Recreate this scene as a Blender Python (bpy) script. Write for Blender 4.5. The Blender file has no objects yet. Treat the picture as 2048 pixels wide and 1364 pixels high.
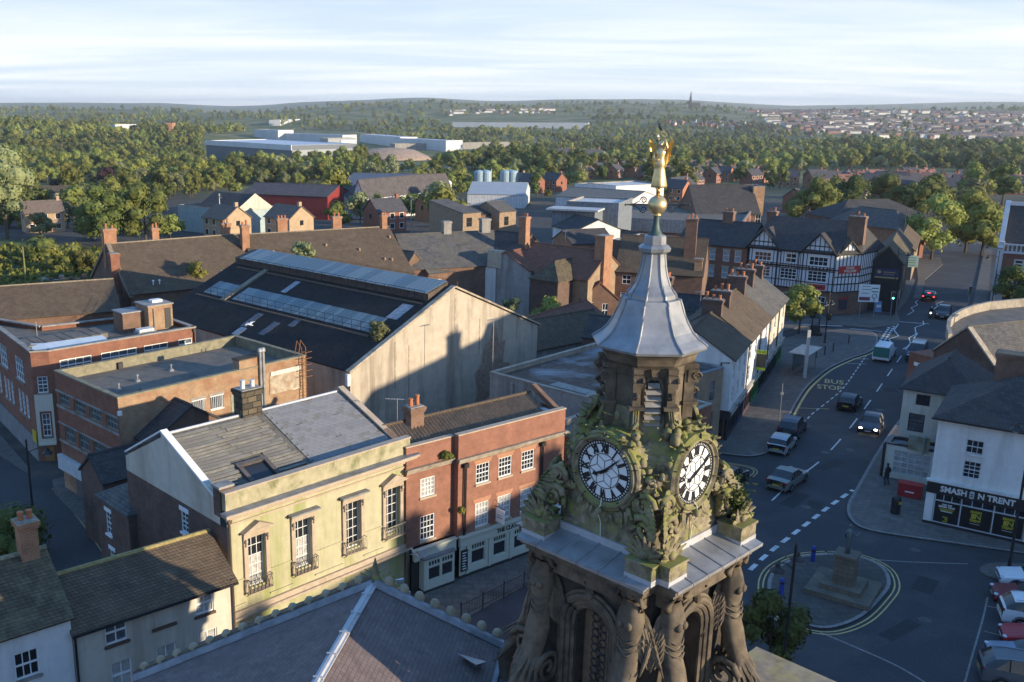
import bpy, bmesh, math, random
from mathutils import Vector, Matrix
C = bpy.context; S = C.scene; COL = S.collection
RND = random.Random(7)
# ---------------- camera, sky, sun, exposure ----------------
CAMZ = 29.0; FPX = 1900.0; PPX = 800.0; PPY = 682.0
PITCH = math.atan((PPY - 215.0) / FPX)
cam = bpy.data.cameras.new('camera'); camo = bpy.data.objects.new('camera', cam); COL.objects.link(camo)
camo.location = (0, 0, CAMZ); camo.rotation_euler = (math.pi / 2 - PITCH, 0, 0)
cam.sensor_width = 36.0; cam.lens = FPX / 2048 * 36.0
cam.shift_x = (1024 - PPX) / 2048.0
cam.clip_start = 0.5; cam.clip_end = 60000
S.camera = camo
SUN_AZ = 117.0; SUN_EL = 10.5
w = bpy.data.worlds.new('World'); S.world = w; w.use_nodes = True
def build_world():
 nt = w.node_tree; N = nt.nodes; L = nt.links; N.clear()
 out = N.new('ShaderNodeOutputWorld'); bg = N.new('ShaderNodeBackground')
 sky = N.new('ShaderNodeTexSky'); sky.sky_type = 'NISHITA'; sky.sun_disc = False
 sky.sun_elevation = math.radians(SUN_EL); sky.sun_rotation = math.radians(SUN_AZ)
 sky.air_density = 1.0; sky.dust_density = 1.0; sky.ozone_density = 1.5
 bg.inputs['Strength'].default_value = 0.11
 # thin streaky cloud sheet: the view direction projected on a high flat layer
 tc = N.new('ShaderNodeTexCoord'); sep = N.new('ShaderNodeSeparateXYZ'); L.new(tc.outputs['Generated'], sep.inputs[0])
 zz = N.new('ShaderNodeMath'); zz.operation = 'MAXIMUM'; L.new(sep.outputs['Z'], zz.inputs[0]); zz.inputs[1].default_value = 0.0
 za = N.new('ShaderNodeMath'); za.operation = 'ADD'; L.new(zz.outputs[0], za.inputs[0]); za.inputs[1].default_value = 0.06
 dx = N.new('ShaderNodeMath'); dx.operation = 'DIVIDE'; L.new(sep.outputs['X'], dx.inputs[0]); L.new(za.outputs[0], dx.inputs[1])
 dy = N.new('ShaderNodeMath'); dy.operation = 'DIVIDE'; L.new(sep.outputs['Y'], dy.inputs[0]); L.new(za.outputs[0], dy.inputs[1])
 cb = N.new('ShaderNodeCombineXYZ'); L.new(dx.outputs[0], cb.inputs[0]); L.new(dy.outputs[0], cb.inputs[1])
 mp = N.new('ShaderNodeMapping'); mp.inputs['Scale'].default_value = (0.16, 0.42, 1); mp.inputs['Rotation'].default_value = (0, 0, 0.12)
 mp.inputs['Location'].default_value = (3.1, 1.4, 0)
 L.new(cb.outputs[0], mp.inputs[0])
 no = N.new('ShaderNodeTexNoise'); no.inputs['Scale'].default_value = 1.6; no.inputs['Detail'].default_value = 9; no.inputs['Roughness'].default_value = 0.6; no.inputs['Distortion'].default_value = 0.5
 L.new(mp.outputs[0], no.inputs['Vector'])
 rp = N.new('ShaderNodeValToRGB'); rp.color_ramp.elements[0].position = 0.40; rp.color_ramp.elements[1].position = 0.62
 rp.color_ramp.elements[0].color = (5.3, 6.0, 6.5, 1); rp.color_ramp.elements[1].color = (7.2, 7.4, 7.5, 1)
 L.new(no.outputs['Fac'], rp.inputs[0])
 vf = N.new('ShaderNodeMapRange'); vf.interpolation_type = 'SMOOTHSTEP'; vf.inputs['From Min'].default_value = 0.0; vf.inputs['From Max'].default_value = 0.30; vf.inputs['To Min'].default_value = 0.95; vf.inputs['To Max'].default_value = 0.0
 L.new(zz.outputs[0], vf.inputs[0])
 mx = N.new('ShaderNodeMixRGB'); L.new(vf.outputs[0], mx.inputs['Fac']); cl = N.new('ShaderNodeMixRGB'); cl.inputs['Fac'].default_value = 0.8; L.new(sky.outputs[0], cl.inputs[1]); cl.inputs[2].default_value = (1.15, 2.85, 6.2, 1); L.new(cl.outputs[0], mx.inputs[1]); L.new(rp.outputs[0], mx.inputs[2])
 L.new(mx.outputs[0], bg.inputs['Color']); L.new(bg.outputs[0], out.inputs['Surface'])
build_world()
sl = bpy.data.lights.new('sun', 'SUN'); sun = bpy.data.objects.new('sun', sl); COL.objects.link(sun)
sl.energy = 5.0; sl.angle = math.radians(0.53); sl.color = (1.0, 0.84, 0.61)
_sa, _se = math.radians(SUN_AZ), math.radians(SUN_EL)
SUNV = Vector((math.sin(_sa) * math.cos(_se), math.cos(_sa) * math.cos(_se), math.sin(_se)))
sun.rotation_euler = SUNV.to_track_quat('Z', 'Y').to_euler(); sun.location = SUNV * 300
vs = S.view_settings; vs.view_transform = 'Standard'; vs.look = 'None'; vs.exposure = 0.6; vs.gamma = 1.0; vs.use_curve_mapping = False
S.render.engine = 'CYCLES'; S.cycles.max_bounces = 5; S.cycles.diffuse_bounces = 2; S.cycles.glossy_bounces = 2
S.cycles.transparent_max_bounces = 6; S.cycles.volume_bounces = 0; S.cycles.use_denoising = True
# ---------------- measuring: a photo pixel to a place in the town ----------------
def ray(px, py):
 a = (px - PPX) / FPX; b = (PPY - py) / FPX
 return a, math.cos(PITCH) + b * math.sin(PITCH), -math.sin(PITCH) + b * math.cos(PITCH)
def P(px, py, z=0.0):
 d = ray(px, py); t = (z - CAMZ) / d[2]
 return Vector((d[0] * t, d[1] * t, z))
def lerp(a, b, t): return a + (b - a) * t
_TP = [(-400, 0), (0, 0), (215, 0), (330, -4), (550, -11), (1000, -19), (1500, -23), (1780, -21), (2350, 0), (2900, 20), (3300, 27), (4000, 20), (5200, 12), (7200, 62), (8600, 78), (10500, 60), (14000, 20), (40000, 0)]
def smooth(t): t = max(0, min(1, t)); return t * t * (3 - 2 * t)
def _pc(v):
 for (a, za), (b, zb) in zip(_TP, _TP[1:]):
  if v <= b: return lerp(za, zb, smooth((v - a) / (b - a)))
 return 0.0
def gh(x, y):
 r = math.hypot(x * 0.55, y) if y > 0 else math.hypot(x, y) * 0.6
 z = _pc(r)
 if r > 260:
  k = smooth((r - 260) / 500)
  z += k * (3.0 * math.sin(x * .0061 + 1) * math.sin(y * .0047) + 1.5 * math.sin(x * .017 + y * .011))
  z += 30 * math.exp(-(((x + 620) / 300) ** 2 + ((y - 1180) / 330) ** 2))
  z += 14 * math.exp(-(((x + 260) / 170) ** 2 + ((y - 1500) / 260) ** 2))
 if r > 2500:
  k = smooth((r - 2500) / 1500)
  az = math.atan2(x, max(y, 1))
  z += k * (24 * math.sin(az * 9 + .6) + 15 * math.sin(az * 23 + 2) + 5 * math.sin(az * 47))
 return z
def G(px, py, h=0.0):
 d = ray(px, py); t = 60.0; st = 6.0
 for _ in range(4000):
  x, y, z = d[0] * t, d[1] * t, CAMZ + d[2] * t
  if z < gh(x, y) + h:
   a, b = t - st, t
   for _ in range(18):
    m = (a + b) / 2
    if CAMZ + d[2] * m < gh(d[0] * m, d[1] * m) + h: b = m
    else: a = m
   return Vector((d[0] * b, d[1] * b, gh(d[0] * b, d[1] * b) + h))
  st = max(4.0, t * 0.012); t += st
  if t > 20000: break
 return Vector((d[0] * 9000, d[1] * 9000, gh(d[0] * 9000, d[1] * 9000)))
def proj(x, y, z):
 z -= CAMZ; f = y * math.cos(PITCH) - z * math.sin(PITCH); u = y * math.sin(PITCH) + z * math.cos(PITCH)
 if f < 0.1: return None
 return PPX + FPX * x / f, PPY - FPX * u / f
# ---------------- materials ----------------
MATS = {}
def _base(name, rough=.7, metal=0.0, spec=.4):
 m = bpy.data.materials.new(name); m.use_nodes = True; nt = m.node_tree
 b = nt.nodes['Principled BSDF']; b.inputs['Roughness'].default_value = rough; b.inputs['Metallic'].default_value = metal
 b.inputs['Specular IOR Level'].default_value = spec
 MATS[name] = m; return m, nt, b
def _noise(nt, scale, detail=4, rough=.6, src=None, dist=0):
 n = nt.nodes.new('ShaderNodeTexNoise'); n.inputs['Scale'].default_value = scale; n.inputs['Detail'].default_value = detail; n.inputs['Roughness'].default_value = rough; n.inputs['Distortion'].default_value = dist
 if src is None:
  tc = nt.nodes.new('ShaderNodeTexCoord'); src = tc.outputs['Object']
 nt.links.new(src, n.inputs['Vector']); return n
def _ramp(nt, src, stops):
 r = nt.nodes.new('ShaderNodeValToRGB'); e = r.color_ramp.elements
 while len(e) > 1: e.remove(e[0])
 e[0].position = stops[0][0]; e[0].color = (*stops[0][1], 1)
 for p, c in stops[1:]:
  k = e.new(p); k.color = (*c, 1)
 nt.links.new(src, r.inputs[0]); return r
def _mix(nt, fac, a, b, mode='MIX'):
 m = nt.nodes.new('ShaderNodeMixRGB'); m.blend_type = mode
 for v, i in ((fac, 0), (a, 1), (b, 2)):
  if hasattr(v, 'is_linked') or hasattr(v, 'links'): nt.links.new(v, m.inputs[i])
  elif isinstance(v, (int, float)): m.inputs[i].default_value = v
  else: m.inputs[i].default_value = (*v, 1)
 return m.outputs[0]
def _bump(nt, b, src, strength, dist=.02):
 n = nt.nodes.new('ShaderNodeBump'); n.inputs['Strength'].default_value = strength; n.inputs['Distance'].default_value = dist
 nt.links.new(src, n.inputs['Height']); nt.links.new(n.outputs[0], b.inputs['Normal'])
def k(c, f): return tuple(min(1, x * f) for x in c)
def M(name, col, rough=.75, metal=0, scale=3.0, var=.25, stain=None, stain_amt=.5, stain_scale=.5, bump=.15, spec=.35, streak=False):
 if name in MATS: return MATS[name]
 m, nt, b = _base(name, rough, metal, spec)
 n = _noise(nt, scale, 6)
 c = _ramp(nt, n.outputs['Fac'], [(.3, k(col, 1 - var)), (.7, k(col, 1 + var))]).outputs[0]
 if stain is not None:
  tc = nt.nodes.new('ShaderNodeTexCoord'); src = tc.outputs['Object']
  if streak:
   mp = nt.nodes.new('ShaderNodeMapping'); mp.inputs['Scale'].default_value = (1.6, 1.6, .16); nt.links.new(src, mp.inputs[0]); src = mp.outputs[0]
  s = _noise(nt, stain_scale, 8, .68, src, .4)
  f = _ramp(nt, s.outputs['Fac'], [(.48, (0, 0, 0)), (.66, (stain_amt,) * 3)]).outputs[0]
  c = _mix(nt, f, c, stain)
 nt.links.new(c, b.inputs['Base Color'])
 if bump: _bump(nt, b, n.outputs['Fac'], bump, .03)
 return m
def BR(name, c1, c2, mortar, bw=.23, bh=.078, ms=.011, zk=1.0, rough=.85, stain=None, stain_amt=.6, bump=.5, off=.5, msm=.1, stain_scale=.35, flat=False):
 """brick, slate and tile surfaces, mapped in metres along the wall and up it"""
 if name in MATS: return MATS[name]
 m, nt, b = _base(name, rough, 0, .3); N, L = nt.nodes, nt.links
 tc = N.new('ShaderNodeTexCoord'); sp = N.new('ShaderNodeSeparateXYZ'); L.new(tc.outputs['Object'], sp.inputs[0])
 ad = N.new('ShaderNodeMath'); L.new(sp.outputs[0], ad.inputs[0]); L.new(sp.outputs[1], ad.inputs[1])
 mz = N.new('ShaderNodeMath'); mz.operation = 'MULTIPLY'; L.new(sp.outputs[2], mz.inputs[0]); mz.inputs[1].default_value = zk
 cb = N.new('ShaderNodeCombineXYZ'); L.new(sp.outputs[0] if flat else ad.outputs[0], cb.inputs[0]); L.new(sp.outputs[1] if flat else mz.outputs[0], cb.inputs[1])
 t = N.new('ShaderNodeTexBrick'); L.new(cb.outputs[0], t.inputs['Vector']); t.inputs['Scale'].default_value = 1
 t.inputs['Brick Width'].default_value = bw; t.inputs['Row Height'].default_value = bh; t.inputs['Mortar Size'].default_value = ms; t.inputs['Mortar Smooth'].default_value = msm
 t.inputs['Color1'].default_value = (*c1, 1); t.inputs['Color2'].default_value = (*c2, 1); t.inputs['Mortar'].default_value = (*mortar, 1); t.inputs['Bias'].default_value = -.1; t.offset = off
 n = _noise(nt, 1.3, 7, .65); f = _ramp(nt, n.outputs['Fac'], [(.3, (.72,) * 3), (.72, (1.2,) * 3)]).outputs[0]
 c = _mix(nt, 1.0, t.outputs['Color'], f, 'MULTIPLY')
 if stain is not None:
  s = _noise(nt, stain_scale, 8, .7, None, .5)
  fs = _ramp(nt, s.outputs['Fac'], [(.46, (0, 0, 0)), (.68, (stain_amt,) * 3)]).outputs[0]
  c = _mix(nt, fs, c, stain)
 L.new(c, b.inputs['Base Color'])
 iv = N.new('ShaderNodeMath'); iv.operation = 'SUBTRACT'; iv.inputs[0].default_value = 1; L.new(t.outputs['Fac'], iv.inputs[1])
 _bump(nt, b, iv.outputs[0], bump, .02)
 return m
def plain(name, col, rough=.5, metal=0, spec=.5, emit=None, es=0):
 if name in MATS: return MATS[name]
 m, nt, b = _base(name, rough, metal, spec); b.inputs['Base Color'].default_value = (*col, 1)
 if emit: b.inputs['Emission Color'].default_value = (*emit, 1); b.inputs['Emission Strength'].default_value = es
 return m
def leafmat(name, dark, light, trans=.18):
 if name in MATS: return MATS[name]
 m, nt, b = _base(name, .65, 0, .2); N, L = nt.nodes, nt.links
 n = _noise(nt, .9, 3); oi = N.new('ShaderNodeObjectInfo')
 c = _ramp(nt, n.outputs['Fac'], [(.3, dark), (.7, light)]).outputs[0]
 hs = N.new('ShaderNodeHueSaturation'); L.new(c, hs.inputs['Color'])
 a = N.new('ShaderNodeMapRange'); a.inputs['To Min'].default_value = .475; a.inputs['To Max'].default_value = .515; L.new(oi.outputs['Random'], a.inputs[0]); L.new(a.outputs[0], hs.inputs['Hue'])
 ms = N.new('ShaderNodeMath'); ms.operation = 'MULTIPLY'; L.new(oi.outputs['Random'], ms.inputs[0]); ms.inputs[1].default_value = 7.31
 fr = N.new('ShaderNodeMath'); fr.operation = 'FRACT'; L.new(ms.outputs[0], fr.inputs[0])
 v = N.new('ShaderNodeMapRange'); v.inputs['To Min'].default_value = .65; v.inputs['To Max'].default_value = 1.35; L.new(fr.outputs[0], v.inputs[0])
 pn = _noise(nt, .006, 3, .5, oi.outputs['Location']); pm = N.new('ShaderNodeMapRange'); pm.inputs['From Min'].default_value = .35; pm.inputs['From Max'].default_value = .65; pm.inputs['To Min'].default_value = .6; pm.inputs['To Max'].default_value = 1.45; L.new(pn.outputs['Fac'], pm.inputs[0])
 vm = N.new('ShaderNodeMath'); vm.operation = 'MULTIPLY'; L.new(v.outputs[0], vm.inputs[0]); L.new(pm.outputs[0], vm.inputs[1]); L.new(vm.outputs[0], hs.inputs['Value'])
 L.new(hs.outputs[0], b.inputs['Base Color'])
 tr = N.new('ShaderNodeBsdfTranslucent'); L.new(hs.outputs[0], tr.inputs[0])
 mx = N.new('ShaderNodeMixShader'); mx.inputs[0].default_value = trans; L.new(b.outputs[0], mx.inputs[1]); L.new(tr.outputs[0], mx.inputs[2])
 L.new(mx.outputs[0], N['Material Output'].inputs[0])
 return m
# ---------------- mesh building ----------------
class MB:
 def __init__(s): s.V = []; s.F = []; s.I = []; s.m = 0
 def add(s, vs, fs):
  o = len(s.V); s.V += [tuple(v) for v in vs]
  for f in fs: s.F.append([o + i for i in f]); s.I.append(s.m)
  return s
 def quad(s, a, b, c, d): return s.add((a, b, c, d), ((0, 1, 2, 3),))
 def box(s, x0, y0, z0, x1, y1, z1):
  return s.add([(x0, y0, z0), (x1, y0, z0), (x1, y1, z0), (x0, y1, z0), (x0, y0, z1), (x1, y0, z1), (x1, y1, z1), (x0, y1, z1)],
     [(0, 3, 2, 1), (4, 5, 6, 7), (0, 1, 5, 4), (1, 2, 6, 5), (2, 3, 7, 6), (3, 0, 4, 7)])
 def cbox(s, x, y, z, sx, sy, sz, rz=0.0):
  """box centred on x,y standing on z, turned by rz"""
  c, n = math.cos(rz), math.sin(rz); v = []
  for dz in (0, sz):
   for dx, dy in ((-1, -1), (1, -1), (1, 1), (-1, 1)):
    a, b = dx * sx / 2, dy * sy / 2; v.append((x + a * c - b * n, y + a * n + b * c, z + dz))
  return s.add(v, [(0, 3, 2, 1), (4, 5, 6, 7), (0, 1, 5, 4), (1, 2, 6, 5), (2, 3, 7, 6), (3, 0, 4, 7)])
 def prism(s, pts, z0, z1):
  n = len(pts); v = [(p[0], p[1], z0) for p in pts] + [(p[0], p[1], z1) for p in pts]
  return s.add(v, [tuple(range(n - 1, -1, -1)), tuple(range(n, 2 * n))] + [(i, (i + 1) % n, n + (i + 1) % n, n + i) for i in range(n)])
 def slab(s, pts, t):
  """polygon in space given thickness t downward along its normal"""
  a, b, c = Vector(pts[0]), Vector(pts[1]), Vector(pts[2]); nn = (b - a).cross(c - a).normalized()
  n = len(pts); lo = [Vector(p) - nn * t for p in pts]
  return s.add(list(pts) + lo, [tuple(range(n)), tuple(range(2 * n - 1, n - 1, -1))] + [(i, n + i, n + (i + 1) % n, (i + 1) % n) for i in range(n)])
 def tube(s, pts, r, n=6, cap=True):
  pts = [Vector(p) for p in pts]; rs = r if isinstance(r, (list, tuple)) else [r] * len(pts); o = len(s.V); ring = []
  for i, p in enumerate(pts):
   d = (pts[min(i + 1, len(pts) - 1)] - pts[max(i - 1, 0)]).normalized()
   a = Vector((0, 0, 1)) if abs(d.z) < .9 else Vector((1, 0, 0)); u = d.cross(a).normalized(); v = d.cross(u)
   ring.append([p + (u * math.cos(t) + v * math.sin(t)) * rs[i] for t in [2 * math.pi * j / n for j in range(n)]])
  vs = [q for g in ring for q in g]; fs = []
  for i in range(len(pts) - 1):
   for j in range(n): fs.append((i * n + j, i * n + (j + 1) % n, (i + 1) * n + (j + 1) % n, (i + 1) * n + j))
  if cap: fs += [tuple(range(n - 1, -1, -1)), tuple(range((len(pts) - 1) * n, len(pts) * n))]
  return s.add(vs, fs)
 def lathe(s, prof, n=16, c=(0, 0), ph=0.0, sy=1.0):
  vs = []; fs = []
  for r, z in prof:
   for j in range(n):
    t = ph + 2 * math.pi * j / n; vs.append((c[0] + r * math.cos(t), c[1] + r * math.sin(t) * sy, z))
  for i in range(len(prof) - 1):
   for j in range(n): fs.append((i * n + j, i * n + (j + 1) % n, (i + 1) * n + (j + 1) % n, (i + 1) * n + j))
  fs += [tuple(range(n - 1, -1, -1)), tuple(range((len(prof) - 1) * n, len(prof) * n))]
  return s.add(vs, fs)
 def ball(s, x, y, z, rx, ry=None, rz=None, n=8, m=6):
  ry = ry or rx; rz = rz or rx; vs = [(x, y, z - rz)]; fs = []
  for i in range(1, m):
   t = math.pi * i / m
   for j in range(n):
    a = 2 * math.pi * j / n; vs.append((x + rx * math.sin(t) * math.cos(a), y + ry * math.sin(t) * math.sin(a), z - rz * math.cos(t)))
  vs.append((x, y, z + rz)); e = len(vs) - 1
  for j in range(n): fs.append((0, 1 + (j + 1) % n, 1 + j)); fs.append((e, e - n + j, e - n + (j + 1) % n))
  for i in range(m - 2):
   for j in range(n): a = 1 + i * n; fs.append((a + j, a + (j + 1) % n, a + n + (j + 1) % n, a + n + j))
  return s.add(vs, fs)
 def xf(s, mat, start=0):
  for i in range(start, len(s.V)): s.V[i] = tuple(mat @ Vector(s.V[i]))
  return s
 def mesh(s, name, mats, smooth=False):
  me = bpy.data.meshes.new(name); me.from_pydata(s.V, [], s.F)
  for m in (mats if isinstance(mats, (list, tuple)) else [mats]): me.materials.append(m)
  if any(s.I): me.polygons.foreach_set('material_index', s.I)
  if smooth: me.polygons.foreach_set('use_smooth', [True] * len(me.polygons))
  me.update(); return me
 def build(s, name, mats, parent=None, smooth=False):
  o = bpy.data.objects.new(name, s.mesh(name, mats, smooth)); COL.objects.link(o)
  if parent is not None: o.parent = parent
  return o
def inst(name, me, parent=None, loc=(0, 0, 0), rz=0.0, mat=None, sc=None):
 o = bpy.data.objects.new(name, me); COL.objects.link(o)
 if parent is not None: o.parent = parent
 if mat is not None: o.matrix_local = mat
 else:
  o.location = loc; o.rotation_euler = (0, 0, rz)
  if sc is not None: o.scale = sc
 return o
def tag(o, label=None, cat=None, group=None, kind=None):
 if label: o['label'] = label
 if cat: o['category'] = cat
 if group: o['group'] = group
 if kind: o['kind'] = kind
 return o
def empty(name, label, cat, loc=(0, 0, 0), rz=0.0, group=None):
 o = bpy.data.objects.new(name, None); COL.objects.link(o); o.location = loc; o.rotation_euler = (0, 0, rz); o.empty_display_size = .2
 return tag(o, label, cat, group)
def copy_tree(o, parent=None):
 c = o.copy(); COL.objects.link(c)
 if parent is not None: c.parent = parent
 for ch in list(o.children): copy_tree(ch, c)
 return c
def text_mesh(txt, size, mat, ext=.01, bold=0.0, align='CENTER'):
 cu = bpy.data.curves.new('txt', 'FONT'); cu.body = txt; cu.size = size; cu.extrude = ext; cu.offset = bold; cu.align_x = align; cu.align_y = 'CENTER'; cu.resolution_u = 2
 o = bpy.data.objects.new('txt', cu); COL.objects.link(o); C.view_layer.update()
 me = bpy.data.meshes.new_from_object(o.evaluated_get(C.evaluated_depsgraph_get()))
 bpy.data.objects.remove(o); me.materials.clear(); me.materials.append(mat); return me
def wall_text(name, txt, size, mat, parent, x, y, z, rz=0.0, bold=0.0, ext=.01, sx=1.0):
 me = text_mesh(txt, size, mat, ext, bold)
 return inst(name, me, parent, mat=Matrix.Translation((x, y, z)) @ Matrix.Rotation(rz, 4, 'Z') @ Matrix.Rotation(math.pi / 2, 4, 'X') @ Matrix.Diagonal((sx, 1, 1, 1)))
# ---------------- surfaces used in the town ----------------
asphalt = M('asphalt', (.047, .048, .053), .85, scale=7, var=.28, stain=(.082, .08, .08), stain_amt=.8, stain_scale=.16, bump=.1)
asphalt2 = M('asphalt_street', (.060, .060, .062), .85, scale=6, var=.2, stain=(.035, .035, .037), stain_amt=.7, stain_scale=.25, bump=.1)
paving = BR('paving', (.145, .13, .118), (.175, .16, .14), (.085, .078, .07), .6, .45, .02, stain=(.09, .08, .07), stain_amt=.5, bump=.3, flat=True)
setts = BR('paving_flat', (.135, .122, .108), (.16, .145, .13), (.085, .078, .07), .9, .6, .025, stain=(.085, .08, .07), stain_amt=.7, bump=.3, flat=True)
isle = BR('island_paving', (.085, .078, .07), (.10, .092, .082), (.05, .047, .043), .9, .6, .025, stain=(.05, .047, .042), stain_amt=.7, bump=.3, flat=True)
kerbm = M('kerb_stone', (.22, .21, .2), .85)
linew = M('road_paint_white', (.62, .62, .6), .7, scale=6, var=.2, stain=(.2, .2, .2), stain_amt=.5, stain_scale=1.2, bump=0)
liney = M('road_paint_yellow', (.55, .42, .17), .7, scale=6, var=.2, stain=(.2, .18, .1), stain_amt=.5, stain_scale=1.2, bump=0)
b_red = BR('red_brick', (.25, .09, .052), (.30, .12, .07), (.25, .18, .14), ms=.009, stain=(.16, .075, .05), stain_amt=.5)
b_pub = BR('pub_brick', (.285, .112, .07), (.33, .14, .09), (.28, .2, .15), ms=.008, stain=(.22, .10, .07), stain_amt=.5)
b_dark = BR('dark_brick', (.115, .058, .042), (.165, .085, .06), (.17, .14, .12), ms=.014, stain=(.05, .035, .03), stain_amt=.6)
b_brown = BR('brown_brick', (.20, .105, .065), (.26, .14, .09), (.2, .16, .13), stain=(.09, .06, .045), stain_amt=.6)
b_tan = BR('tan_brick', (.38, .235, .13), (.46, .30, .18), (.35, .27, .19), stain=(.29, .13, .07), stain_amt=.75, bump=.8, stain_scale=.6)
b_buff = BR('buff_brick', (.31, .21, .125), (.37, .25, .155), (.31, .25, .19))
b_orange = BR('orange_brick', (.34, .14, .07), (.40, .18, .095), (.42, .3, .2))
t_brown = BR('brown_tile', (.115, .082, .055), (.16, .115, .075), (.05, .038, .03), .2, .14, .014, 1.6, stain=(.15, .12, .075), stain_amt=.4, bump=.8)
t_grey = BR('grey_slate', (.10, .095, .092), (.15, .14, .13), (.045, .043, .042), .28, .19, .012, 1.6, stain=(.17, .15, .10), stain_amt=.5, bump=.7)
t_dark = BR('dark_slate', (.055, .052, .055), (.085, .078, .078), (.025, .025, .026), .28, .19, .012, 1.6, stain=(.09, .08, .065), stain_amt=.5, bump=.7)
t_red = BR('red_tile', (.22, .09, .06), (.28, .12, .075), (.10, .05, .035), .22, .16, .014, 1.6, stain=(.12, .08, .055), stain_amt=.6, bump=.7)
t_moss = BR('mossy_tile', (.105, .08, .05), (.15, .115, .075), (.05, .04, .03), .24, .16, .016, 1.6, stain=(.19, .165, .09), stain_amt=.6, bump=.9, stain_scale=1.2)
t_hall = BR('purple_slate', (.17, .125, .115), (.215, .165, .15), (.10, .078, .075), .22, .15, .010, 2.4, stain=(.145, .115, .11), stain_amt=.6, bump=.5)
t_far = M('far_roof', (.085, .075, .075), .8, scale=.8, var=.3)
felt = M('roof_felt', (.165, .145, .12), .9, scale=2, var=.2, stain=(.09, .08, .07), stain_amt=.7, stain_scale=.45)
bitumen = M('bitumen_roof', (.034, .029, .027), .9, scale=2.5, var=.3, stain=(.05, .045, .043), stain_amt=.6, stain_scale=.3, spec=.15)
cement_sheet = M('cement_sheet', (.19, .175, .15), .85, scale=2, var=.25, stain=(.12, .115, .09), stain_amt=.7, stain_scale=.8, streak=False)
concrete = M('concrete', (.30, .28, .25), .85, scale=2, var=.18, stain=(.13, .125, .11), stain_amt=.7, stain_scale=.5, streak=True)
render_cream = M('cream_render', (.56, .51, .42), .85, scale=1.5, var=.1, stain=(.30, .24, .18), stain_amt=.55, stain_scale=.35, streak=True, bump=.1)
render_white = M('white_render', (.70, .69, .66), .85, scale=2, var=.07, stain=(.40, .39, .36), stain_amt=.45, stain_scale=.5, streak=True, bump=.06)
render_shed = M('old_cement_render', (.45, .385, .30), .88, scale=1.2, var=.13, stain=(.20, .165, .125), stain_amt=.75, stain_scale=.42, streak=True, bump=.15)
render_grey = M('grey_render', (.36, .34, .31), .88, scale=1.2, var=.15, stain=(.16, .14, .12), stain_amt=.7, stain_scale=.4, streak=True)
stucco = M('yellow_stucco', (.43, .395, .26), .82, scale=1.6, var=.12, stain=(.25, .27, .09), stain_amt=.85, stain_scale=.45, streak=True, bump=.08)
sandst = M('pink_stone', (.43, .345, .26), .82, scale=3, var=.12, stain=(.30, .25, .16), stain_amt=.6, stain_scale=.7, bump=.1)
stone = M('weathered_stone', (.135, .106, .074), .9, scale=2.2, var=.4, stain=(.032, .028, .024), stain_amt=.8, stain_scale=.8, bump=.35)
def moss_stone():
 m, nt, b = _base('mossy_stone', .92, 0, .3); N, L = nt.nodes, nt.links
 n = _noise(nt, 3.2, 8, .65); c = _ramp(nt, n.outputs['Fac'], [(.28, (.10, .085, .055)), (.5, (.235, .195, .13)), (.72, (.36, .31, .215))]).outputs[0]
 n2 = _noise(nt, 1.1, 8, .7, None, .5); c = _mix(nt, _ramp(nt, n2.outputs['Fac'], [(.5, (0,) * 3), (.64, (.85,) * 3)]).outputs[0], c, (.05, .046, .032))
 g = N.new('ShaderNodeNewGeometry'); sp = N.new('ShaderNodeSeparateXYZ'); L.new(g.outputs['Normal'], sp.inputs[0]); n3 = _noise(nt, 1.9, 7, .7)
 ad = N.new('ShaderNodeMath'); ad.operation = 'MULTIPLY_ADD'; L.new(sp.outputs[2], ad.inputs[0]); ad.inputs[1].default_value = .17; L.new(n3.outputs['Fac'], ad.inputs[2])
 c = _mix(nt, _ramp(nt, ad.outputs[0], [(.50, (0,) * 3), (.66, (.85,) * 3)]).outputs[0], c, (.215, .215, .05)); L.new(c, b.inputs['Base Color']); _bump(nt, b, n.outputs['Fac'], .5, .04); return m
stone_moss = moss_stone()
stone_dark = M('sooty_stone', (.075, .063, .05), .92, scale=2, var=.4, stain=(.022, .02, .018), stain_amt=.8, stain_scale=.7, bump=.35)
lead = M('lead_sheet', (.27, .275, .285), .42, .35, scale=2.2, var=.18, stain=(.40, .40, .40), stain_amt=.5, stain_scale=1.1, bump=.12, spec=.5)
lead_dull = M('dull_lead', (.25, .255, .27), .55, .3, scale=2, var=.25, stain=(.12, .12, .125), stain_amt=.6, stain_scale=.9, bump=.15)
lead_white = M('new_lead_flashing', (.46, .46, .47), .45, .2, scale=3, var=.1)
gold = M('gold_leaf', (.72, .46, .14), .34, 1.0, scale=14, var=.12, stain=(.50, .36, .14), stain_amt=.5, stain_scale=4, bump=.2)
gold_worn = M('worn_gilding', (.74, .55, .26), .38, .8, scale=8, var=.15, stain=(.62, .52, .44), stain_amt=.7, stain_scale=3)
verdigris = M('verdigris_copper', (.085, .125, .11), .6, .3)
iron = plain('black_iron', (.018, .018, .02), .45)
black_paint = plain('black_paint', (.02, .02, .022), .4)
white_paint = M('white_paint', (.78, .78, .76), .5, scale=5, var=.05, bump=0)
cream_paint = M('cream_paint', (.62, .60, .50), .5, scale=5, var=.05, bump=0)
sage_paint = M('sage_paint', (.50, .53, .44), .5, scale=5, var=.05, bump=0)
grey_paint = plain('grey_paint', (.22, .23, .24), .5)
brown_paint = plain('brown_paint', (.10, .065, .05), .6)
glass = plain('window_glass', (.018, .022, .028), .06, 0, .8)
glass_curtain = M('curtained_glass', (.42, .41, .39), .25, scale=4, var=.35, bump=0, spec=.6)  # paler pane for windows with whitish curtains
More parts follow.
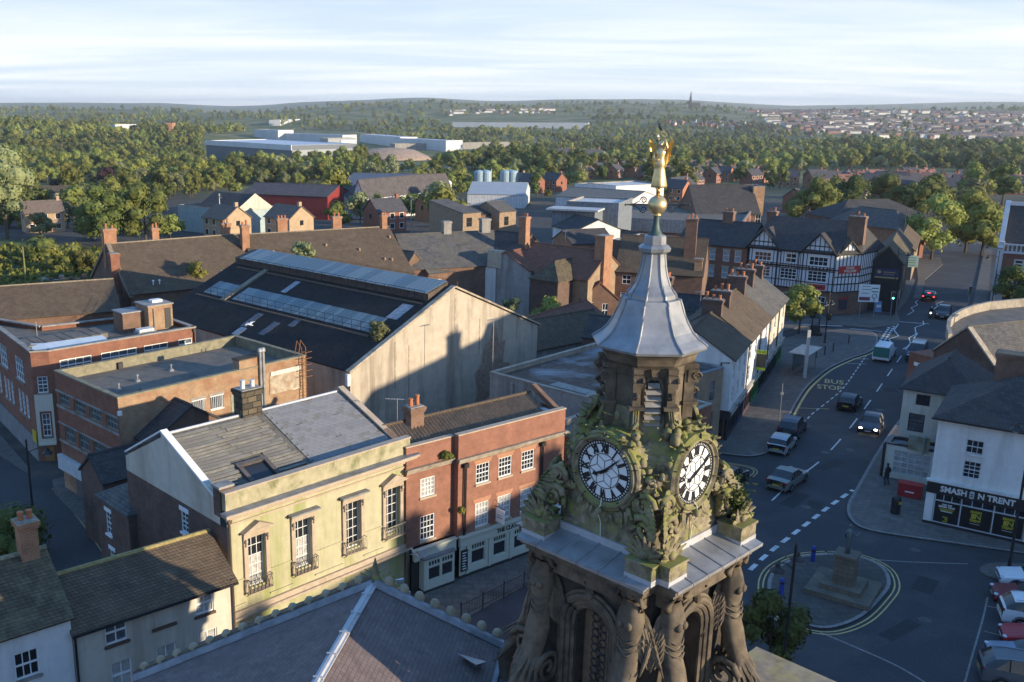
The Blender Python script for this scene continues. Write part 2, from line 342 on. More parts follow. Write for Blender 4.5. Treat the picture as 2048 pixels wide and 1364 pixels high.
glass_grey = M('grey_glass', (.10, .115, .13), .12, scale=1.5, var=.5, bump=0, spec=.7)
terracotta = M('terracotta', (.40, .15, .07), .8)
metal_sheet = BR('grey_cladding', (.20, .225, .25), (.19, .21, .235), (.13, .145, .16), .8, 30, .05, rough=.5, bump=.6)
white_clad = BR('white_cladding', (.66, .67, .67), (.62, .63, .63), (.42, .43, .44), .9, 30, .05, rough=.5, bump=.6, stain=(.45, .44, .42), stain_amt=.5, stain_scale=.06)
wood = M('weathered_wood', (.23, .18, .12), .85, scale=4, var=.3)
soil = M('town_ground', (.085, .078, .068), .95, scale=.6, var=.3, stain=(.12, .10, .075), stain_amt=.6, stain_scale=.1)
l_mid = leafmat('foliage_mid', (.105, .135, .03), (.24, .26, .065), .22)
l_dark = leafmat('foliage_dark', (.07, .10, .026), (.175, .21, .05), .2)
l_pale = leafmat('foliage_pale', (.15, .17, .075), (.27, .28, .13), .22)
l_yel = leafmat('foliage_bright', (.14, .16, .03), (.27, .27, .065), .22)
l_purple = leafmat('foliage_copper', (.03, .014, .016), (.06, .028, .028))
bark = M('bark', (.09, .07, .05), .9)
moss = M('moss_growth', (.16, .17, .03), .95, scale=6, var=.4)
# ---------------- building kit ----------------
class Thing:
 """a thing with its own frame: local x along its front (left to right), y into it, z up"""
 def __init__(s, name, label, cat, o, az, group=None, z=0.0):
  s.o = (o[0], o[1]); s.z = z; a = math.radians(az); s.az = az
  s.u = (math.sin(a), math.cos(a)); s.n = (s.u[1], -s.u[0])
  s.root = empty(name, label, cat, (o[0], o[1], z), math.radians(90 - az), group)
 @classmethod
 def px(c, name, label, cat, a, b, z, group=None, z0=0.0):
  A, B = P(*a, z), P(*b, z)
  t = c(name, label, cat, A, math.degrees(math.atan2(B.x - A.x, B.y - A.y)), group, z0); t.W = (B - A).length; return t
 def fp(s, px, py, d=0.0):
  r = ray(px, py); ox, oy = s.o[0] - s.n[0] * d, s.o[1] - s.n[1] * d
  kk = (ox * s.n[0] + oy * s.n[1]) / (r[0] * s.n[0] + r[1] * s.n[1]); x, y = r[0] * kk, r[1] * kk
  return (x - ox) * s.u[0] + (y - oy) * s.u[1], CAMZ + r[2] * kk - s.z
 def loc(s, px, py, z):
  p = P(px, py, z + s.z); x, y = p.x - s.o[0], p.y - s.o[1]
  return x * s.u[0] + y * s.u[1], -(x * s.n[0] + y * s.n[1]), z
 def part(s, name, mb, mat, parent=None, smooth=False, label=None):
  ob = mb.build(name, mat, parent or s.root, smooth)
  if label: ob['label'] = label
  return ob
def side_T(x0, y0, W, D, side):
 o, U, Nn = [((x0, y0), (1, 0), (0, -1)), ((x0 + W, y0), (0, 1), (1, 0)), ((x0 + W, y0 + D), (-1, 0), (0, 1)), ((x0, y0 + D), (0, -1), (-1, 0))][side]
 return lambda u, z, d=0.0: (o[0] + U[0] * u + Nn[0] * d, o[1] + U[1] * u + Nn[1] * d, z)
def wall_holes(mb, T, L, z0, z1, holes, rev=.14):
 us = sorted({0.0, L} | {min(max(v, 0), L) for h in holes for v in (h[0], h[2])}); zs = sorted({z0, z1} | {min(max(v, z0), z1) for h in holes for v in (h[1], h[3])})
 for a, b in zip(us, us[1:]):
  for c, d in zip(zs, zs[1:]):
   if b - a < 1e-4 or d - c < 1e-4: continue
   m, n = (a + b) / 2, (c + d) / 2
   if any(h[0] < m < h[2] and h[1] < n < h[3] for h in holes): continue
   mb.quad(T(a, c), T(b, c), T(b, d), T(a, d))
 for a, c, b, d in [h[:4] for h in holes]:
  mb.quad(T(a, c), T(a, d), T(a, d, -rev), T(a, c, -rev)); mb.quad(T(b, d), T(b, c), T(b, c, -rev), T(b, d, -rev))
  mb.quad(T(a, d), T(b, d), T(b, d, -rev), T(a, d, -rev)); mb.quad(T(b, c), T(a, c), T(a, c, -rev), T(b, c, -rev))
def tbox(mb, T, u0, z0, u1, z1, d0, d1):
 v = [T(u0, z0, d0), T(u1, z0, d0), T(u1, z1, d0), T(u0, z1, d0), T(u0, z0, d1), T(u1, z0, d1), T(u1, z1, d1), T(u0, z1, d1)]
 mb.add(v, [(0, 3, 2, 1), (4, 5, 6, 7), (0, 1, 5, 4), (1, 2, 6, 5), (2, 3, 7, 6), (3, 0, 4, 7)])
# style: nx, nz, frame, glass, fine (each pane an object), sill material, lintel material, bar width
class W_:
 def __init__(s, nx=2, nz=2, fr=None, gl=None, fine=False, sill=None, head=None, bar=.035, edge=.06, rev=.13, sash=True):
  s.nx, s.nz, s.fr, s.gl, s.fine, s.sill, s.head, s.bar, s.edge, s.rev, s.sash = nx, nz, fr or white_paint, gl or glass, fine, sill, head, bar, edge, rev, sash
def window(parent, T, u0, z0, u1, z1, st, gl=None, name='window'):
 r = st.rev; mb = MB(); e = st.edge
 tbox(mb, T, u0, z0, u0 + e, z1, -r, -r + .07); tbox(mb, T, u1 - e, z0, u1, z1, -r, -r + .07)
 tbox(mb, T, u0 + e, z0, u1 - e, z0 + e * 1.3, -r, -r + .08); tbox(mb, T, u0 + e, z1 - e, u1 - e, z1, -r, -r + .07)
 iu, iz = u1 - u0 - 2 * e, z1 - z0 - 2.3 * e; b = st.bar / 2
 for i in range(1, st.nx): x = u0 + e + iu * i / st.nx; tbox(mb, T, x - b, z0 + e, x + b, z1 - e, -r - .01, -r + .045)
 for j in range(1, st.nz):
  z = z0 + 1.3 * e + iz * j / st.nz; bb = b * (2.0 if st.sash and j * 2 == st.nz else 1); tbox(mb, T, u0 + e, z - bb, u1 - e, z + bb, -r - .012, -r + .052)
 wo = mb.build(name, st.fr, parent)
 g = gl or st.gl
 if st.fine:
  me = None
  for i in range(st.nx):
   for j in range(st.nz):
    a, c = u0 + e + iu * i / st.nx, z0 + 1.3 * e + iz * j / st.nz
    q = MB(); tbox(q, T, a + b * .5, c + b * .5, a + iu / st.nx - b * .5, c + iz / st.nz - b * .5, -r - .004, -r + .012)
    q.build('pane', (glass_curtain if g is glass_curtain and j < st.nz * .6 else glass if g is glass_curtain else g), wo)
 else:
  q = MB(); tbox(q, T, u0 + e * .5, z0 + e * .5, u1 - e * .5, z1 - e * .5, -r - .02, -r + .005); q.build('pane', g, wo)
 if st.sill is not None:
  q = MB(); tbox(q, T, u0 - .08, z0 - .13, u1 + .08, z0, -r, .09); q.build('sill', st.sill, wo)
 if st.head is not None:
  q = MB(); tbox(q, T, u0 - .12, z1, u1 + .12, z1 + .26, -.02, .035); q.build('lintel', st.head, wo)
 return wo
def chimney(parent, x, y, z0, z1, w, d, mat, pots=2, cap=None, potm=None, rz=0, along='x'):
 mb = MB(); mb.cbox(x, y, z0, w, d, z1 - z0 - .35, rz); mb.cbox(x, y, z1 - .35, w + .12, d + .12, .14, rz); mb.cbox(x, y, z1 - .21, w + .22, d + .22, .21, rz)
 c = mb.build('chimney', mat, parent)
 q = MB(); q.cbox(x, y, z1, w + .02, d + .02, .05, rz); q.build('mortar_cap', cap or concrete, c)
 for i in range(pots):
  t = (i + .5) / pots - .5; px = x + (t * w if along == 'x' else 0); py = y + (0 if along == 'x' else t * d)
  q = MB(); h = RND.choice([.45, .55, .7]); q.lathe([(.15, z1 + .05), (.13, z1 + h * .8), (.16, z1 + h * .85), (.15, z1 + h)], 8, (px, py)); q.build('chimney_pot', potm or terracotta, c)
 return c
def block(t, W, D, z1, wall, roof='flat', roofm=None, rh=3.0, x0=0.0, y0=0.0, z0=-.3, wins=(), over=.25, par=.5, eave=None, coping=None, parent=None, names=('wall', 'roof'), thick=.14, ridge=None, barge=None, deck=None, ridgem=None):
 """one volume: walls with real window openings and a roof. wins = (side, u0, z0, u1, z1, style[, glass])"""
 par_o = parent or t.root; mb = MB(); L = [W, D, W, D]
 for sd in range(4):
  T = side_T(x0, y0, W, D, sd); hs = [v[1:5] for v in wins if v[0] == sd and v[5] is not None]
  wall_holes(mb, T, L[sd], z0, z1, hs)
 if roof == 'gx':
  for sd in (1, 3): T = side_T(x0, y0, W, D, sd); mb.add([T(0, z1), T(D, z1), T(D / 2, z1 + rh)], [(0, 1, 2)])
 if roof == 'gy':
  for sd in (0, 2): T = side_T(x0, y0, W, D, sd); mb.add([T(0, z1), T(W, z1), T(W / 2, z1 + rh)], [(0, 1, 2)])
 if roof == 'flat':
  ib = MB(); mb_, mb = mb, ib
  mb.quad((x0 + .25, y0 + .25, z1), (x0 + W - .25, y0 + .25, z1), (x0 + W - .25, y0 + .25, z1 - par), (x0 + .25, y0 + .25, z1 - par))
  mb.quad((x0 + .25, y0 + D - .25, z1), (x0 + W - .25, y0 + D - .25, z1), (x0 + W - .25, y0 + D - .25, z1 - par), (x0 + .25, y0 + D - .25, z1 - par))
  mb.quad((x0 + .25, y0 + .25, z1), (x0 + .25, y0 + D - .25, z1), (x0 + .25, y0 + D - .25, z1 - par), (x0 + .25, y0 + .25, z1 - par))
  mb.quad((x0 + W - .25, y0 + .25, z1), (x0 + W - .25, y0 + D - .25, z1), (x0 + W - .25, y0 + D - .25, z1 - par), (x0 + W - .25, y0 + .25, z1 - par)); mb = mb_
 wo = mb.build(names[0], wall, par_o)
 if roof == 'flat': ib.build('parapet_lining', coping or concrete, par_o)
 for v in wins:
  if v[5] is not None: window(par_o, side_T(x0, y0, W, D, v[0]), *v[1:6], gl=v[6] if len(v) > 6 else None)
 rb = MB(); o = over; rm = roofm
 if roof == 'flat':
  rb.box(x0 + .2, y0 + .2, z1 - par - .1, x0 + W - .2, y0 + D - .2, z1 - par + .01); ro = rb.build(names[1], deck or rm, par_o)
  cb = MB(); q = .16
  cb.box(x0 - .06, y0 - .06, z1, x0 + W + .06, y0 + .32, z1 + .1); cb.box(x0 - .06, y0 + D - .32, z1, x0 + W + .06, y0 + D + .06, z1 + .1)
  cb.box(x0 - .06, y0 + .32, z1, x0 + .32, y0 + D - .32, z1 + .1); cb.box(x0 + W - .32, y0 + .32, z1, x0 + W + .06, y0 + D - .32, z1 + .1)
  cb.build('coping', coping or concrete, par_o); return wo, ro
 if roof == 'gx':
  f = D / 2 if ridge is None else ridge; zr = z1 + rh; sl = rh / (D / 2); dz = o * sl; h = .12
  rb.slab([(x0 - h, y0 - o, z1 - dz), (x0 + W + h, y0 - o, z1 - dz), (x0 + W + h, y0 + D / 2, zr), (x0 - h, y0 + D / 2, zr)], -thick)
  rb.slab([(x0 + W + h, y0 + D + o, z1 - dz), (x0 - h, y0 + D + o, z1 - dz), (x0 - h, y0 + D / 2, zr), (x0 + W + h, y0 + D / 2, zr)], -thick)
  rt = [(x0 - h, y0 + D / 2, zr + thick), (x0 + W + h, y0 + D / 2, zr + thick)]
 elif roof == 'gy':
  zr = z1 + rh; sl = rh / (W / 2); dz = o * sl; h = .12
  rb.slab([(x0 - o, y0 + D + h, z1 - dz), (x0 - o, y0 - h, z1 - dz), (x0 + W / 2, y0 - h, zr), (x0 + W / 2, y0 + D + h, zr)], -thick)
  rb.slab([(x0 + W + o, y0 - h, z1 - dz), (x0 + W + o, y0 + D + h, z1 - dz), (x0 + W / 2, y0 + D + h, zr), (x0 + W / 2, y0 - h, zr)], -thick)
  rt = [(x0 + W / 2, y0 - h, zr + thick), (x0 + W / 2, y0 + D + h, zr + thick)]
 elif roof == 'hip':
  zr = z1 + rh; m = min(W, D) / 2; a, b = (x0 - o, y0 - o), (x0 + W + o, y0 + D + o)
  if W >= D: r0, r1 = (x0 + m, y0 + D / 2, zr), (x0 + W - m, y0 + D / 2, zr)
  else: r0, r1 = (x0 + W / 2, y0 + m, zr), (x0 + W / 2, y0 + D - m, zr)
  e = [(a[0], a[1], z1), (b[0], a[1], z1), (b[0], b[1], z1), (a[0], b[1], z1)]
  V = e + [r0, r1] + [(q[0], q[1], q[2] - .1) for q in e]
  F = [(0, 1, 5, 4), (1, 2, 5), (2, 3, 4, 5), (3, 0, 4)] if W >= D else [(0, 1, 4), (1, 2, 5, 4), (2, 3, 5), (3, 0, 4, 5)]
  rb.add(V, F + [(6, 7, 1, 0), (7, 8, 2, 1), (8, 9, 3, 2), (9, 6, 0, 3), (9, 8, 7, 6)]); rt = [r0, r1]
 elif roof == 'mono':   # rises from the front to the back
  rb.slab([(x0 - .1, y0 - o, z1), (x0 + W + .1, y0 - o, z1), (x0 + W + .1, y0 + D, z1 + rh), (x0 - .1, y0 + D, z1 + rh)], -thick); rt = None
  for sd in (1, 3):
   T = side_T(x0, y0, W, D, sd); q = MB(); q.add([T(0, z1), T(D, z1), T(D if sd == 1 else 0, z1 + rh)], [(0, 1, 2)]); q.build('gable', wall, par_o)
 ro = rb.build(names[1], rm, par_o)
 if rt is not None and ridgem is not False and (Vector(rt[0]) - Vector(rt[1])).length > .5:
  q = MB(); q.tube([rt[0], rt[1]], .13, 6); q.build('ridge_tiles', ridgem or rm, ro)
 if barge is not None and roof == 'gy':
  q = MB(); zr = z1 + rh
  for s_ in (-1, 1):
   xe = x0 + W / 2 + s_ * (W / 2 + o); q.add([(x0 + W / 2, y0 - .16, zr + .02), (xe, y0 - .16, z1 - dz + .02), (xe, y0 - .16, z1 - dz - .25), (x0 + W / 2, y0 - .16, zr - .25)], [(0, 1, 2, 3)])
   q.add([(x0 + W / 2, y0 - .12, zr + .02), (xe, y0 - .12, z1 - dz + .02), (xe, y0 - .12, z1 - dz - .25), (x0 + W / 2, y0 - .12, zr - .25)], [(3, 2, 1, 0)])
  q.build('bargeboard', barge, ro)
 return wo, ro
def drainpipe(t, x, z0, z1, y=-.1, mat=None, r=.06):
 q = MB(); q.tube([(x, y, z0), (x, y, z1)], r, 6); q.cbox(x, y, z1, .22, .2, .22); return t.part('drainpipe', q, mat or black_paint)
def cuboid(t, name, mat, x0, y0, z0, x1, y1, z1, parent=None):
 return t.part(name, MB().box(x0, y0, z0, x1, y1, z1), mat, parent)
# ---------------- ground, roads, pavements ----------------
def build_ground():
 xs = sorted({s * v for s in (-1, 1) for v in [0, 20, 40, 60, 80, 100, 130, 160, 200, 250, 300, 360, 430, 510, 600, 700, 820, 950, 1100, 1280, 1500, 1750, 2050, 2400, 2800, 3300, 3900, 4600, 5500, 6500, 9000]})
 ys = [-1500, -600, -300, -150, -60, 0, 40, 80, 120, 160, 200, 215] + [230 + 18 * i for i in range(20)] + [600 + 30 * i for i in range(34)] + [1640 + 50 * i for i in range(40)] + [3700 + 160 * i for i in range(64)] + [14000]
 mb = MB(); n = len(xs); mb.V = [(x, y, gh(x, y) - .02) for y in ys for x in xs]
 for j in range(len(ys) - 1):
  for i in range(n - 1): mb.F.append([j * n + i, j * n + i + 1, (j + 1) * n + i + 1, (j + 1) * n + i]); mb.I.append(0)
 m, nt, b = _base('ground_earth_and_grass', .95, 0, .2); N, L = nt.nodes, nt.links
 geo = N.new('ShaderNodeNewGeometry'); sp = N.new('ShaderNodeSeparateXYZ'); L.new(geo.outputs['Position'], sp.inputs[0])
 mr = N.new('ShaderNodeMapRange'); mr.inputs['From Min'].default_value = 330; mr.inputs['From Max'].default_value = 480; L.new(sp.outputs[1], mr.inputs[0])
 a = _noise(nt, .35, 6, .6, geo.outputs['Position']); town = _ramp(nt, a.outputs['Fac'], [(.35, (.06, .055, .05)), (.65, (.10, .09, .078))]).outputs[0]
 g = _noise(nt, .012, 9, .62, geo.outputs['Position']); gr = _ramp(nt, g.outputs['Fac'], [(.35, (.07, .09, .03)), (.5, (.13, .145, .05)), (.6, (.22, .19, .10))]).outputs[0]
 L.new(_mix(nt, mr.outputs[0], town, gr), b.inputs['Base Color'])
 tag(mb.build('ground', m, None, True), kind='structure')
build_ground()
def sheet(name, pts, mat, z=0.004, h=None):
 """flat sheet on the ground from photo pixels (or world x,y when given as Vectors)"""
 q = [(p.x, p.y) if isinstance(p, Vector) else tuple(P(p[0], p[1], z)[:2]) for p in pts]
 a = sum(q[i][0] * q[(i + 1) % len(q)][1] - q[(i + 1) % len(q)][0] * q[i][1] for i in range(len(q)))
 if a < 0: q.reverse()
 mb = MB()
 if h: mb.prism(q, z, h)
 else: mb.add([(x, y, z) for x, y in q], [tuple(range(len(q)))])
 return tag(mb.build(name, mat), kind='structure')
def curve(pts, n=6):
 """smooth a pixel polyline on the ground"""
 q = [Vector(P(*p, 0)) if not isinstance(p, Vector) else p for p in pts]; out = []
 for i in range(len(q) - 1):
  p0, p1, p2, p3 = q[max(i - 1, 0)], q[i], q[i + 1], q[min(i + 2, len(q) - 1)]
  for j in range(n):
   t = j / n; out.append(.5 * ((2 * p1) + (p2 - p0) * t + (2 * p0 - 5 * p1 + 4 * p2 - p3) * t * t + (3 * p1 - p0 - 3 * p2 + p3) * t ** 3))
 return out + [q[-1]]
def stripe(mb, pts, wd, z, off=0.0):
 L_, R_ = [], []
 for i, p in enumerate(pts):
  d = (pts[min(i + 1, len(pts) - 1)] - pts[max(i - 1, 0)]); d.z = 0; d.normalize(); nn = Vector((-d.y, d.x, 0))
  L_.append((p.x + nn.x * (off + wd / 2), p.y + nn.y * (off + wd / 2), z)); R_.append((p.x + nn.x * (off - wd / 2), p.y + nn.y * (off - wd / 2), z))
 for i in range(len(pts) - 1): mb.quad(R_[i], R_[i + 1], L_[i + 1], L_[i])
def dash(mb, pts, wd, z, on, gap, start=0.0):
 acc = [0.0]
 for a, b in zip(pts, pts[1:]): acc.append(acc[-1] + (b - a).length)
 def at(s):
  for i in range(len(pts) - 1):
   if s <= acc[i + 1]: return pts[i].lerp(pts[i + 1], (s - acc[i]) / max(1e-6, acc[i + 1] - acc[i]))
  return pts[-1]
 s = start
 while s < acc[-1]:
  e = min(s + on, acc[-1]); stripe(mb, [at(s), at((s + e) / 2), at(e)], wd, z); s += on + gap
def mark(name, mb, mat): return tag(mb.build(name, mat), kind='structure')
V2 = lambda x, y: Vector((x, y, 0))
# carriageways: the main street and market place, the street on the left
sheet('road', [V2(-40, -30), V2(75, -30), V2(75, 45), V2(58, 62), V2(78, 110), V2(100, 150), V2(135, 200), V2(133, 212), V2(120, 212), V2(98, 175), V2(78, 158), V2(70, 141), V2(52, 138), V2(40, 132), V2(40, 118), V2(28, 100), V2(24, 78), V2(11, 62), V2(-9.5, 43.2), V2(-20, 34), V2(-40, 18)], asphalt, .004)
sheet('road', [(-160, 830), (20, 905), (60, 955), (150, 950), (215, 1130), (215, 1175), (40, 1150), (-200, 1060)], asphalt2, .006)
# pavements
lk = curve([(1560, 877), (1575, 838), (1601, 791), (1622, 766), (1657, 738), (1700, 718), (1737, 705), (1752, 690), (1752, 672), (1735, 664), (1700, 660), (1640, 665), (1590, 672)])
sheet('pavement', [(1432, 896), (1440, 908), (1500, 914), (1536, 906)] + lk + [V2(38, 108), V2(26, 88)], setts, .0, .12)
kb = MB(); stripe(kb, [p + Vector((0, 0, 0)) for p in curve([(1440, 908), (1500, 914), (1536, 906)]) + lk], .22, .128); mark('kerb', kb, kerbm)
rk = curve([(1835, 800), (1804, 837), (1757, 905), (1712, 984), (1699, 1008), (1697, 1026), (1704, 1042), (1722, 1056), (1760, 1066), (1843, 1079), (1984, 1099), (2110, 1118)])
sheet('pavement', rk + [V2(60, 58), V2(58, 63), V2(57, 84), (1875, 790)], paving, .0, .12)
kb = MB(); stripe(kb, rk, .22, .128); mark('kerb', kb, kerbm)
ik = curve([(1660, 1111), (1600, 1117), (1560, 1135), (1541, 1158), (1540, 1190), (1562, 1230), (1605, 1250), (1660, 1257), (1720, 1235), (1762, 1195), (1777, 1168), (1764, 1138), (1720, 1117), (1660, 1111)])
sheet('traffic_island', ik, isle, .0, .12); kb = MB(); stripe(kb, ik, .22, .128); mark('kerb', kb, kerbm)
ik2 = curve([(2048, 1130), (1990, 1128), (1962, 1136), (1962, 1147), (1985, 1158), (2048, 1168)]); sheet('traffic_island', ik2 + [V2(60, 52)], paving, .0, .12)
sheet('pavement', [(815, 1215), (880, 1170), (1062, 1095), (1140, 1060), (1140, 1085), (1062, 1166), (925, 1243), (860, 1280)], setts, .0, .1)
sheet('pavement', [(105, 962), (150, 950), (160, 975), (235, 1075), (215, 1105), (160, 1040), (108, 985)], setts, .0, .1)
sheet('pavement', [(-60, 850), (0, 870), (58, 938), (58, 950), (0, 912), (-60, 885)], setts, .0, .1)
sheet('pavement', [(1496, 655), (1560, 645), (1663, 634), (1745, 628), (1785, 634), (1800, 618), (1815, 600), (1830, 560), (1812, 560), (1792, 618), (1800, 645), (1790, 652), (1740, 657), (1660, 650), (1600, 655), (1540, 672), (1500, 690)], setts, .0, .12)
sheet('pavement', [(1832, 520), (1880, 515), (1885, 530), (1850, 560), (1840, 600), (1826, 600), (1836, 560)], setts, .0, .12)
sheet('pavement', [(1975, 600), (1965, 640), (1900, 690), (1905, 670), (1945, 610), (1960, 540), (1968, 500), (1985, 500)], setts, .0, .12)
# painted lines
mb = MB()
cl = curve([(1535, 1010), (1588, 960), (1640, 922), (1695, 862), (1745, 795), (1790, 730), (1818, 690), (1840, 660)])
dash(mb, cl, .13, .012, 3.6, 3.6, 1.0)
jl = curve([(1500, 1140), (1540, 1104), (1600, 1058), (1660, 1012), (1706, 980)], 10); dash(mb, jl, .3, .012, 1.05, .75)
for x0, x1, y, z in ((1536, 1594, 900, 850),): pass
bl = curve([(1602, 856), (1622, 830), (1660, 800), (1690, 772), (1733, 710)]); dash(mb, bl, .12, .012, .9, .7)
dash(mb, curve([(1545, 900), (1585, 886), (1602, 856)]), .12, .012, .9, .7)
zg = lambda pts: stripe(mb, [P(*p, 0) for p in pts], .14, .014)
zg([(1766, 698), (1785, 690), (1778, 678), (1797, 672), (1788, 660), (1797, 648)]); zg([(1806, 698), (1822, 690), (1818, 676), (1832, 668), (1830, 655), (1848, 649), (1846, 642)])
zg([(1815, 630), (1828, 622), (1822, 616), (1835, 610), (1831, 604), (1836, 600)]); zg([(1862, 622), (1876, 612), (1872, 608), (1886, 603)])
stripe(mb, [P(1793, 643, 0), P(1858, 648, 0)], .25, .013); stripe(mb, [P(1700, 657, 0), P(1765, 663, 0)], .18, .013)
for a, b in (((1748, 700), (1785, 645)), ((1756, 702), (1793, 645))): dash(mb, [P(*a, 0), P(*b, 0)], .3, .013, .8, .6)
stripe(mb, [P(1604, 651, 0), P(1684, 654, 0)], .35, .135)
stripe(mb, [P(1695, 727, 0), P(1733, 728, 0)], .1, .013); stripe(mb, [P(1703, 718, 0), P(1738, 718, 0)], .1, .013)
mark('white_road_lines', mb, linew)
fm = MB()
stripe(fm, curve([(1640, 1265), (1700, 1290), (1790, 1330), (1850, 1365)]), .12, .013); stripe(fm, curve([(1730, 1118), (1820, 1124), (1935, 1128)]), .1, .013)
stripe(fm, curve([(1975, 1195), (1965, 1240), (1942, 1320), (1920, 1400)]), .1, .013)
for a, b in (((1970, 1212), (2048, 1225)), ((1968, 1262), (2048, 1285)), ((1958, 1300), (2048, 1325))): stripe(fm, [P(*a, 0), P(*b, 0)], .08, .013)
mark('faded_road_lines', fm, M('worn_road_paint', (.23, .225, .21), .8, scale=5, var=.4))
yb = MB()
for o in (.35, .62): stripe(yb, rk, .09, .014, o)
for o in (-.35, -.62): stripe(yb, ik, .09, .014, o); stripe(yb, ik2, .09, .014, -o * 1.0)
yl = curve([(1432, 925), (1470, 930), (1500, 936), (1508, 944), (1500, 952)]);
for o in (0, .25): stripe(yb, yl, .09, .014, o)
stripe(yb, lk[6:40], .22, .014, -.4); stripe(yb, [P(1596, 816, 0), P(1623, 817, 0), P(1658, 818, 0)], .1, .014)
stripe(yb, curve([(103, 980), (150, 950), (178, 943)]), .06, .014); stripe(yb, curve([(110, 980), (165, 1048), (215, 1120)]), .06, .014)
mark('yellow_road_lines', yb, liney)
pr_ = random.Random(8)
for px_, py_ in ((1660, 930), (1630, 1010), (1780, 780), (1850, 1170), (1800, 1260), (1712, 860), (1590, 1000)):
 c = P(px_, py_, 0); a = pr_.uniform(.4, 1.4); mb = MB(); mb.cbox(c.x, c.y, .0075, pr_.uniform(1.2, 3.5), pr_.uniform(.8, 1.6), .001, a); mark('road_patch', mb, M('tar_patch', (.03, .03, .033), .8, scale=5, var=.3))
for px_, py_ in ((1612, 1014), (1700, 900), (1760, 820), (1850, 1240), (1650, 905), (1830, 1100), (990, 1190), (1520, 860)):
 c = P(px_, py_, 0); mb = MB(); mb.lathe([(.36, .009 if px_ > 1530 else .125), (.36, .012 if px_ > 1530 else .13)], 14, (c.x, c.y)); mark('manhole_cover', mb, M('iron_cover', (.09, .085, .08), .6, .3))
def road_text(txt, pa, pb, hgt):
 A, B = P(*pa, 0), P(*pb, 0); d = B - A; me = text_mesh(txt, 1.0, liney, .001, .01); xs = [v.co.x for v in me.vertices]; ys = [v.co.y for v in me.vertices]
 s = d.length / (max(xs) - min(xs)); a = math.atan2(d.y, d.x); c = (A + B) / 2
 o = inst('road_lettering', me, None, mat=Matrix.Translation((c.x, c.y, .016)) @ Matrix.Rotation(a, 4, 'Z') @ Matrix.Diagonal((s, hgt / (max(ys) - min(ys)), 1, 1))); tag(o, kind='structure')
road_text('BUS', (1649, 762), (1687, 766), 1.75); road_text('STOP', (1634, 773), (1684, 778), 1.75)
